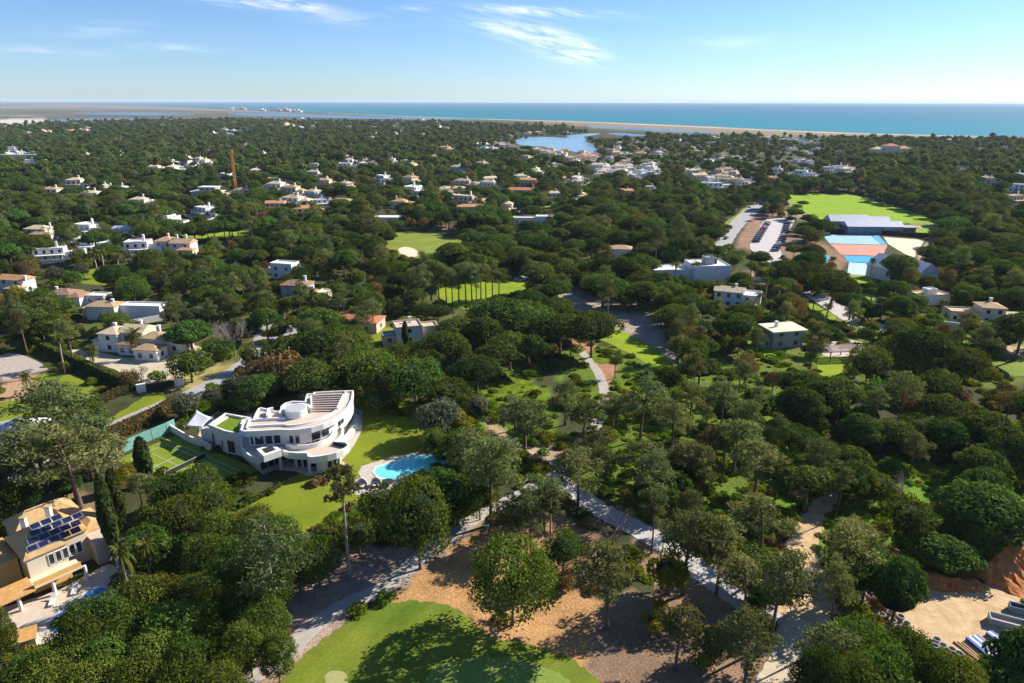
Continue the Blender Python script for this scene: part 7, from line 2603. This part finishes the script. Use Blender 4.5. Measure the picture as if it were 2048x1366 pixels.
put('umbrella', 1604, 419, 402, 22, 1, 'small umbrella pine on the near edge of the playing field')
put('broad', 1592, 420, 408, 18, 0)
put('umbrella', 1660, 618, 548, 100, 0)
put('umbrella', 1610, 570, 520, 90, 2)
put('umbrella', 1698, 640, 590, 70, 0, 'umbrella pine at the village road bend')
put('umbrella', 1790, 575, 512, 76, 0, 'umbrella pine before the gabled white hall')
put('umbrella', 2030, 722, 634, 96, 1, 'umbrella pine on the lawn at the right edge')
put('umbrella', 1830, 765, 662, 110, 0)
put('maritime', 1922, 690, 620, 40, 2)
put('palm', 1738, 565, 520, 18, 1)
put('palm', 1625, 625, 590, 24, 1)
put('palm', 1740, 555, 522, 18, 0)
for a, b, t in [(1555, 615, 575), (1530, 600, 560), (1575, 625, 590), (1780, 625, 590), (1830, 640, 600), (1740, 612, 580), (1500, 560, 530), (1390, 560, 528), (1430, 605, 570)]:
    put('palm', a, b, t, 34, a % 2)
put('maritime', 1795, 850, 748, 85, 1)
put('dome', 1660, 830, 752, 110, 0)
put('dome', 1600, 850, 775, 100, 1)
put('dome', 1600, 800, 740, 95, 0)
put('dome', 1720, 900, 830, 90, 1)
put('dome', 1780, 905, 840, 90, 0)
put('dome', 1960, 905, 822, 115, 0)
put('dome', 1880, 910, 840, 90, 1)
for a, b, t, w in [(1165, 905, 800, 100), (1280, 880, 760, 110), (1290, 990, 880, 130), (1340, 930, 800, 110), (1300, 1020, 900, 120), (1440, 870, 760, 100), (1465, 950, 840, 120), (1225, 860, 790, 90),
                   (1050, 905, 800, 130), (1030, 860, 800, 90), (1130, 850, 760, 90), (1380, 840, 770, 80), (1510, 990, 880, 120), (1190, 940, 860, 80), (1360, 990, 880, 100), (1550, 1000, 930, 80), (1400, 1000, 900, 90)]:
    put('maritime', a, b, t, w * 0.78, (a + b) % 4)

# --- the rest of the wood, scattered over the ground seen by the camera
ZONES = [  # (polygon in pixels, weights umbrella/dome/maritime/broad, spacing, density)
    ([(0, 900), (700, 1000), (700, 1300), (550, 1500), (-400, 1500), (-400, 900)], (0.05, 0.1, 0.2, 0.65), 6, 0.5),
    ([(850, 1000), (1120, 880), (1240, 1040), (1320, 1100), (1150, 1160), (950, 1080)], (0.0, 0.05, 0.45, 0.5), 7.5, 0.22),
    ([(1220, 1180), (1560, 1260), (1560, 1500), (1220, 1500)], (0.0, 0.0, 0.4, 0.6), 7.0, 0.25),
    ([(1100, 700), (1560, 700), (1620, 900), (1600, 1100), (1250, 1100), (1150, 900)], (0.06, 0.08, 0.66, 0.20), 7.8, 0.30),
    ([(1560, 680), (2500, 680), (2500, 1150), (1640, 1150), (1600, 900)], (0.12, 0.48, 0.20, 0.2), 7.8, 0.62),
    ([(700, 700), (1120, 640), (1120, 900), (860, 900)], (0.35, 0.1, 0.35, 0.2), 7.5, 0.55),
    ([(-400, 560), (760, 500), (760, 780), (-400, 900)], (0.2, 0.1, 0.35, 0.35), 6.5, 0.6),
    ([(1280, 600), (1600, 590), (1640, 720), (1300, 720)], (0.45, 0.15, 0.15, 0.25), 6.5, 0.85),
    ([(1450, 560), (2400, 540), (2400, 700), (1450, 700)], (0.3, 0.15, 0.15, 0.4), 6.5, 0.7),
    ([(1820, 400), (2600, 400), (2600, 600), (1850, 600)], (0.6, 0.15, 0.15, 0.1), 8.0, 0.95),
    ([(900, 262), (1700, 262), (1620, 370), (1300, 350), (950, 320)], (0.3, 0.1, 0.3, 0.3), 15, 0.8),
]
cand = []
rs = np.random.RandomState(77)


def ring(d0, d1, sp):
    ys = np.arange(d0, d1, sp * 0.9)
    for k, yy in enumerate(ys):
        half = yy * 0.80 + 25
        xs = np.arange(-half, half, sp) + (sp / 2 if k % 2 else 0)
        P = np.stack([xs + rs.uniform(-0.38, 0.38, len(xs)) * sp, yy + rs.uniform(-0.38, 0.38, len(xs)) * sp, np.full(len(xs), sp)], 1)
        cand.append(P)


ring(45, 260, 5.6)
ring(260, 520, 7.6)
ring(520, 1000, 9.6)
ring(1000, 1700, 13.5)
ring(1700, 3600, 25)
cand = np.concatenate(cand)
q, dep = Parr(np.column_stack([cand[:, :2], np.zeros(len(cand))]))
ok = (q[:, 0] > -260) & (q[:, 0] < 2310) & (q[:, 1] < 1560) & (dep > 0)
cand, q, dep = cand[ok], q[ok], dep[ok]
cy = np.interp(q[:, 0], cx_, cy_)
shore = np.interp(q[:, 0], [-300, 0, 150, 280, 480, 640, 900, 1080, 1200, 1400, 1600, 1700, 1800, 1990, 2300], [262, 256, 247, 243, 241, 245, 247, 256, 271, 276, 280, 282, 283, 284, 290])
ok = q[:, 1] > shore
cand, q, dep = cand[ok], q[ok], dep[ok]
N = len(cand)
kinds = np.array(['umbrella', 'dome', 'maritime', 'broad', 'silver', 'browntree', 'yellow'])
wt = np.tile(np.array([0.58, 0.12, 0.15, 0.15]), (N, 1))
dens = np.full(N, 0.92)
sp = np.full(N, 8.0)
for poly, w, s_, dn in ZONES:
    m_ = pip(q[:, 0], q[:, 1], poly)
    wt[m_] = w
    dens[m_] = dn
    sp[m_] = s_
keep = rs.rand(N) < np.minimum(1, dens * np.where(cand[:, 2] < sp, (cand[:, 2] / sp) ** 2, 1)) * (0.75 + 0.5 * (vnoise(cand[:, 0], cand[:, 1], 45, 91) > 0.42))
cum = wt.cumsum(1)
kk = (rs.rand(N)[:, None] > cum).sum(1).clip(0, 3)
r_k = rs.rand(N) + 0.10 * (vnoise(cand[:, 0], cand[:, 1], 60, 17) - 0.5)
kk = np.where(r_k < 0.05, 4, np.where(r_k < 0.11, 5, np.where(r_k < 0.14, 6, kk)))
size = 0.72 + 0.5 * rs.rand(N)
size *= np.where(dep > 1500, 1.1, 1.0)
size *= np.where((dep < 260) & (kk < 2), 0.85, 1.0)
size *= np.where((dep < 260) & (kk == 2), 0.8, 1.0)
RR = np.array([5.4, 4.6, 3.5, 3.6, 3.0, 2.8, 2.6])[kk] * size
HH = np.array([9.4, 7.8, 14.0, 7.3, 5.0, 6.5, 5.2])[kk] * size
CB = np.array([0.60, 0.35, 0.45, 0.25, 0.2, 0.2, 0.2])[kk]
# keep clear of open ground, water and buildings
bad = np.zeros(N, bool)
WATER = [[(1028, 282), (1100, 273), (1172, 276), (1192, 302), (1180, 307), (1110, 303), (1040, 291)], [(1128, 272), (1200, 264.5), (1225, 267), (1150, 277)], [(1180, 253), (1440, 264), (1435, 268), (1350, 266), (1190, 258)],
         [(1160, 268), (1290, 269), (1285, 275), (1180, 275)]]
samples = [(0, 0, 1.0), (0, 0, 0.75), (-0.85, 0, 0.7), (0.85, 0, 0.7), (0, 0.8, 0.75), (0, -0.8, 0.6), (-0.6, 0.5, 0.85), (0.6, 0.5, 0.85), (0, 0, 0.5)]
hits = np.zeros(N)
bx = [(min(p[0] for p in g) - 5, max(p[0] for p in g) + 5, min(p[1] for p in g) - 5, max(p[1] for p in g) + 5) for g in LAWNS + WATER]
for sx_, sy_, sz_ in samples:
    P3 = np.column_stack([cand[:, 0] + sx_ * RR, cand[:, 1] + sy_ * RR, HH * np.maximum(sz_, CB)])
    qq, _ = Parr(P3)
    for g, b in zip(LAWNS + WATER, bx):
        m0 = (qq[:, 0] > b[0]) & (qq[:, 0] < b[1]) & (qq[:, 1] > b[2]) & (qq[:, 1] < b[3])
        if m0.any():
            ii = np.where(m0)[0]
            hits[ii] += pip(qq[ii, 0], qq[ii, 1], g)
    for (x0, y0, x1, y1, by, wx_, wy_, rad_) in HRECT:
        m0 = (qq[:, 0] > x0) & (qq[:, 0] < x1) & (qq[:, 1] > y0) & (qq[:, 1] < y1) & (cand[:, 1] < wy_)
        hits[m0] += 1
bad = hits > 0
SUNNY = [g for g in LAWNS if not (1090 < sum(p[0] for p in g) / len(g) < 1360 and sum(p[1] for p in g) / len(g) < 735)] + [[(330, 735), (420, 720), (500, 735), (420, 775)]]
for zf in (0.95, 0.7):
    L_sh = HH * zf / math.tan(SUN_EL)
    P3 = np.column_stack([cand[:, 0] - math.sin(SUN_ROT) * L_sh, cand[:, 1] - math.cos(SUN_ROT) * L_sh, np.zeros(N)])
    qq, _ = Parr(P3)
    lucky = rs.rand(N) < 0.15
    for g in SUNNY:
        bad |= pip(qq[:, 0], qq[:, 1], g) & (dep < 420) & ~lucky
    for (x0, y0, x1, y1, by, wx_, wy_, rad_) in HRECT:
        if by > 560:
            bad |= (np.hypot(P3[:, 0] - wx_, P3[:, 1] - wy_) < rad_ * 0.8)
for g, b in zip(LAWNS + WATER, bx):
    bad |= pip(q[:, 0], q[:, 1], g)
for (x0, y0, x1, y1, by, wx_, wy_, rad_) in HRECT:
    bad |= np.hypot(cand[:, 0] - wx_, cand[:, 1] - wy_) < rad_ + 1.5
fixed = np.array([(t[2], t[3]) for t in TREES])
bad |= pip(q[:, 0], q[:, 1], [(2000, 1125), (2330, 1100), (2330, 1420), (2000, 1420)])
for fx_, fy_ in fixed:
    bad |= np.hypot(cand[:, 0] - fx_, cand[:, 1] - fy_) < 3.5
keep &= ~bad
cand, q, dep, kk, size = cand[keep], q[keep], dep[keep], kk[keep], size[keep]
print('scattered trees', len(cand))
vis = (q[:, 0] > -60) & (q[:, 0] < 2110) & (q[:, 1] < 1500)
rank = np.where(vis, size / dep, 0)
individual = np.zeros(len(cand), bool)
nfix = {}
for t in TREES:
    nm = NAMES[t[0]][0]
    nfix[nm] = nfix.get(nm, 0) + 1
for nm, ks in (('umbrella_pine', (0, 1)), ('maritime_pine', (2,)), ('broadleaf_tree', (3,)), ('silver_tree', (4,)), ('brown_tree', (5,)), ('yellow_tree', (6,))):
    ii = np.where(np.isin(kk, ks) & vis)[0]
    ii = ii[np.argsort(-rank[ii])][:max(0, 300 - nfix.get(nm, 0))]
    individual[ii] = True
for i in np.where(individual)[0]:
    k = kinds[kk[i]]
    TREES.append((k, int(rs.randint(len(PROTO[k]))), cand[i, 0], cand[i, 1], rs.rand() * 6.28, size[i], size[i] * (0.9 + 0.25 * rs.rand()), None))


def phrase(i):
    t = TREES[i]
    big = t[5] * PROTO[t[0]][t[1]][2]
    med = {'umbrella': 5.0, 'dome': 4.4, 'maritime': 3.1, 'broad': 3.4, 'palm': 2.4, 'foregreen': 5.0}.get(t[0], 3.0)
    adj = 'broad' if big > med * 1.08 else 'small' if big < med * 0.88 else 'medium'
    return adj + ' ' + NAMES[t[0]][1]


lab = where_labels([(t[2], t[3]) for t in TREES], phrase)
for i, (k, v, x, y, rz, sx, sz, lb) in enumerate(TREES):
    tr, cr, R, H = PROTO[k][v]
    nm, ph, cat = NAMES[k]
    o = thing(nm, lb or lab[i], cat, (x, y, 0), rz, GROUPS[k])
    o.scale = (sx, sx, sz)
    link('trunk', tr, o)
    link('crown', cr, o)


def join_proto(tr, cr, name):
    """one mesh of trunk and crown for the far wood"""
    me = cr.copy()
    me.name = name
    a = bpy.data.objects.new(name, me)
    b = bpy.data.objects.new(name, tr)
    import bmesh
    bm = bmesh.new()
    bm.from_mesh(me)
    nmat = len(me.materials)
    bm2 = bmesh.new()
    bm2.from_mesh(tr)
    vmap = {}
    for v in bm2.verts:
        vmap[v.index] = bm.verts.new(v.co)
    for f in bm2.faces:
        nf = bm.faces.new([vmap[v.index] for v in f.verts])
        nf.material_index = nmat
    bm.to_mesh(me)
    bm.free()
    bm2.free()
    me.materials.append(tr.materials[0])
    bpy.data.objects.remove(b)
    return a


def scatter_object(name, pts, rots, scales, ids, protos, label):
    """one object whose geometry nodes place copies of the given meshes on its points"""
    cl = bpy.data.collections.new(name + '_sources')
    for i, p in enumerate(protos):
        p.name = 'source_%02d' % i
        cl.objects.link(p)
    me = bpy.data.meshes.new(name)
    me.vertices.add(len(pts))
    me.vertices.foreach_set('co', np.asarray(pts, np.float32).ravel())
    for an, ty, data in (('rot', 'FLOAT', rots), ('idx', 'INT', ids)):
        a = me.attributes.new(an, ty, 'POINT')
        a.data.foreach_set('value', np.asarray(data, np.float32 if ty == 'FLOAT' else np.int32))
    a = me.attributes.new('siz', 'FLOAT_VECTOR', 'POINT')
    a.data.foreach_set('vector', np.asarray(scales, np.float32).ravel())
    o = link(name, me)
    ng = bpy.data.node_groups.new(name, 'GeometryNodeTree')
    ng.interface.new_socket('Geometry', in_out='INPUT', socket_type='NodeSocketGeometry')
    ng.interface.new_socket('Geometry', in_out='OUTPUT', socket_type='NodeSocketGeometry')
    nn, ll = ng.nodes, ng.links
    gi, go = nn.new('NodeGroupInput'), nn.new('NodeGroupOutput')
    ci = nn.new('GeometryNodeCollectionInfo')
    ci.inputs['Collection'].default_value = cl
    ci.inputs['Separate Children'].default_value = True
    ci.inputs['Reset Children'].default_value = True
    ip = nn.new('GeometryNodeInstanceOnPoints')
    ip.inputs['Pick Instance'].default_value = True
    ar = nn.new('GeometryNodeInputNamedAttribute')
    ar.data_type = 'FLOAT'
    ar.inputs['Name'].default_value = 'rot'
    ai = nn.new('GeometryNodeInputNamedAttribute')
    ai.data_type = 'INT'
    ai.inputs['Name'].default_value = 'idx'
    asz = nn.new('GeometryNodeInputNamedAttribute')
    asz.data_type = 'FLOAT_VECTOR'
    asz.inputs['Name'].default_value = 'siz'
    cx = nn.new('ShaderNodeCombineXYZ')
    mp_ = nn.new('GeometryNodeMeshToPoints')
    ll.new(gi.outputs[0], mp_.inputs[0])
    ll.new(mp_.outputs[0], ip.inputs['Points'])
    ll.new(ci.outputs[0], ip.inputs['Instance'])
    ll.new(ar.outputs[0], cx.inputs[2])
    ll.new(cx.outputs[0], ip.inputs['Rotation'])
    ll.new(ai.outputs[0], ip.inputs['Instance Index'])
    ll.new(asz.outputs[0], ip.inputs['Scale'])
    ll.new(ip.outputs[0], go.inputs[0])
    md = o.modifiers.new('scatter', 'NODES')
    md.node_group = ng
    tag(o, label, kind='stuff')
    return o


rest = np.where(~individual)[0]
near = [join_proto(p[0], p[1], 'near') for k in ('umbrella', 'dome', 'maritime', 'broad', 'silver', 'browntree', 'yellow') for p in PROTO[k]]
far = [join_proto(p[0], p[1], 'far') for k in ('umbrella', 'maritime', 'broad', 'silver', 'browntree', 'yellow') for p in FAR[k]]
offs = {0: (0, 4), 1: (4, 2), 2: (6, 4), 3: (10, 3), 4: (13, 1), 5: (14, 2), 6: (16, 1)}
foff = {0: (17, 2), 1: (17, 2), 2: (19, 2), 3: (21, 2), 4: (23, 1), 5: (24, 1), 6: (25, 1)}
ids = []
for i in rest:
    o_, n_ = (foff if dep[i] > 620 else offs)[int(kk[i])]
    ids.append(o_ + rs.randint(n_))
pts = np.column_stack([cand[rest, :2], np.zeros(len(rest))])
scl = np.column_stack([size[rest], size[rest], size[rest] * (0.9 + 0.25 * rs.rand(len(rest)))])
scatter_object('pine_wood', pts, rs.rand(len(rest)) * 6.28, scl, ids, near + far, 'dense wood of umbrella pines and other trees reaching back towards the shore')

# --- undergrowth: low shrubs under and between the trees
ug = []
for d0, d1, s_ in ((45, 150, 2.0), (150, 330, 3.4), (330, 620, 9.0)):
    for yy in np.arange(d0, d1, s_):
        half = yy * 0.8 + 15
        xs = np.arange(-half, half, s_)
        ug.append(np.stack([xs + rs.uniform(-0.5, 0.5, len(xs)) * s_, yy + rs.uniform(-0.5, 0.5, len(xs)) * s_, np.full(len(xs), s_)], 1))
ug = np.concatenate(ug)
q2, dp2 = Parr(np.column_stack([ug[:, :2], np.zeros(len(ug))]))
k2 = (q2[:, 0] > -200) & (q2[:, 0] < 2250) & (q2[:, 1] < 1500)
SOFT = {(1700, 1050), (1230, 870), (890, 745)}
for g in LAWNS:
    g_ = g
    if tuple(g[0]) in SOFT:
        continue
    k2 &= ~pip(q2[:, 0], q2[:, 1], g_)
    k2 &= ~pip(q2[:, 0], q2[:, 1] - 5, g_)
for (x0, y0, x1, y1, by, wx_, wy_, rad_) in HRECT:
    k2 &= np.hypot(ug[:, 0] - wx_, ug[:, 1] - wy_) > rad_
    k2 &= ~((q2[:, 0] > x0) & (q2[:, 0] < x1) & (q2[:, 1] > by) & (q2[:, 1] < by + 6))
# patches of cover without shrubs
for poly in OPEN_PATCHES:
    k2 &= ~(pip(q2[:, 0], q2[:, 1], poly) & (rs.rand(len(ug)) > 0.07))
gz = np.zeros(len(ug), bool)
for poly_, col_, _w in COVER:
    if col_[1] > col_[0] * 1.2:
        gz |= pip(q2[:, 0], q2[:, 1], poly_)
k2 &= np.where(gz, vnoise(ug[:, 0], ug[:, 1], 5, 55) > 0.36, (vnoise(ug[:, 0], ug[:, 1], 9, 55) > 0.45) & (rs.rand(len(ug)) < 0.75))
ug, dp2, gz = ug[k2], dp2[k2], gz[k2]
n_ = len(ug)
print('undergrowth', n_)
bo = [bpy.data.objects.new('b', b) for b in BUSH]
ss = (0.5 + 0.8 * rs.rand(n_)) * np.where(dp2 > 330, 1.7, np.where(dp2 > 160, 1.15, 0.85))
rr_ = rs.rand(n_)
bi = np.where(rr_ < 0.14, 3, np.where(rr_ < 0.19, 4, rs.randint(0, 3, n_)))
wd = gz & (rs.rand(n_) < 0.72)
bi = np.where(wd, 5 + rs.randint(0, 2, n_), bi)
ss = np.where(wd, ss * 0.85, ss)
scatter_object('undergrowth', np.column_stack([ug[:, :2], np.full(n_, -0.1)]), rs.rand(n_) * 6.28, np.column_stack([ss, ss, ss * (0.5 + 0.5 * rs.rand(n_))]), bi, bo, 'low green and brown shrubs growing under the pines')

# ------------------------------------------------------------------ air
hz = MB().box(-24000, 24000, -400, 28000, -3.2, 90)
hazm = bpy.data.materials.new('air_haze')
hazm.use_nodes = True
hn = hazm.node_tree.nodes
hn.remove(hn['Principled BSDF'])
hv = hn.new('ShaderNodeVolumePrincipled')
hv.inputs['Color'].default_value = (0.72, 0.86, 1.0, 1)
hv.inputs['Density'].default_value = 0.00004
hv.inputs['Anisotropy'].default_value = 0.1
hazm.node_tree.links.new(hv.outputs[0], hn['Material Output'].inputs['Volume'])
tag(hz.build('haze', hazm), kind='stuff')
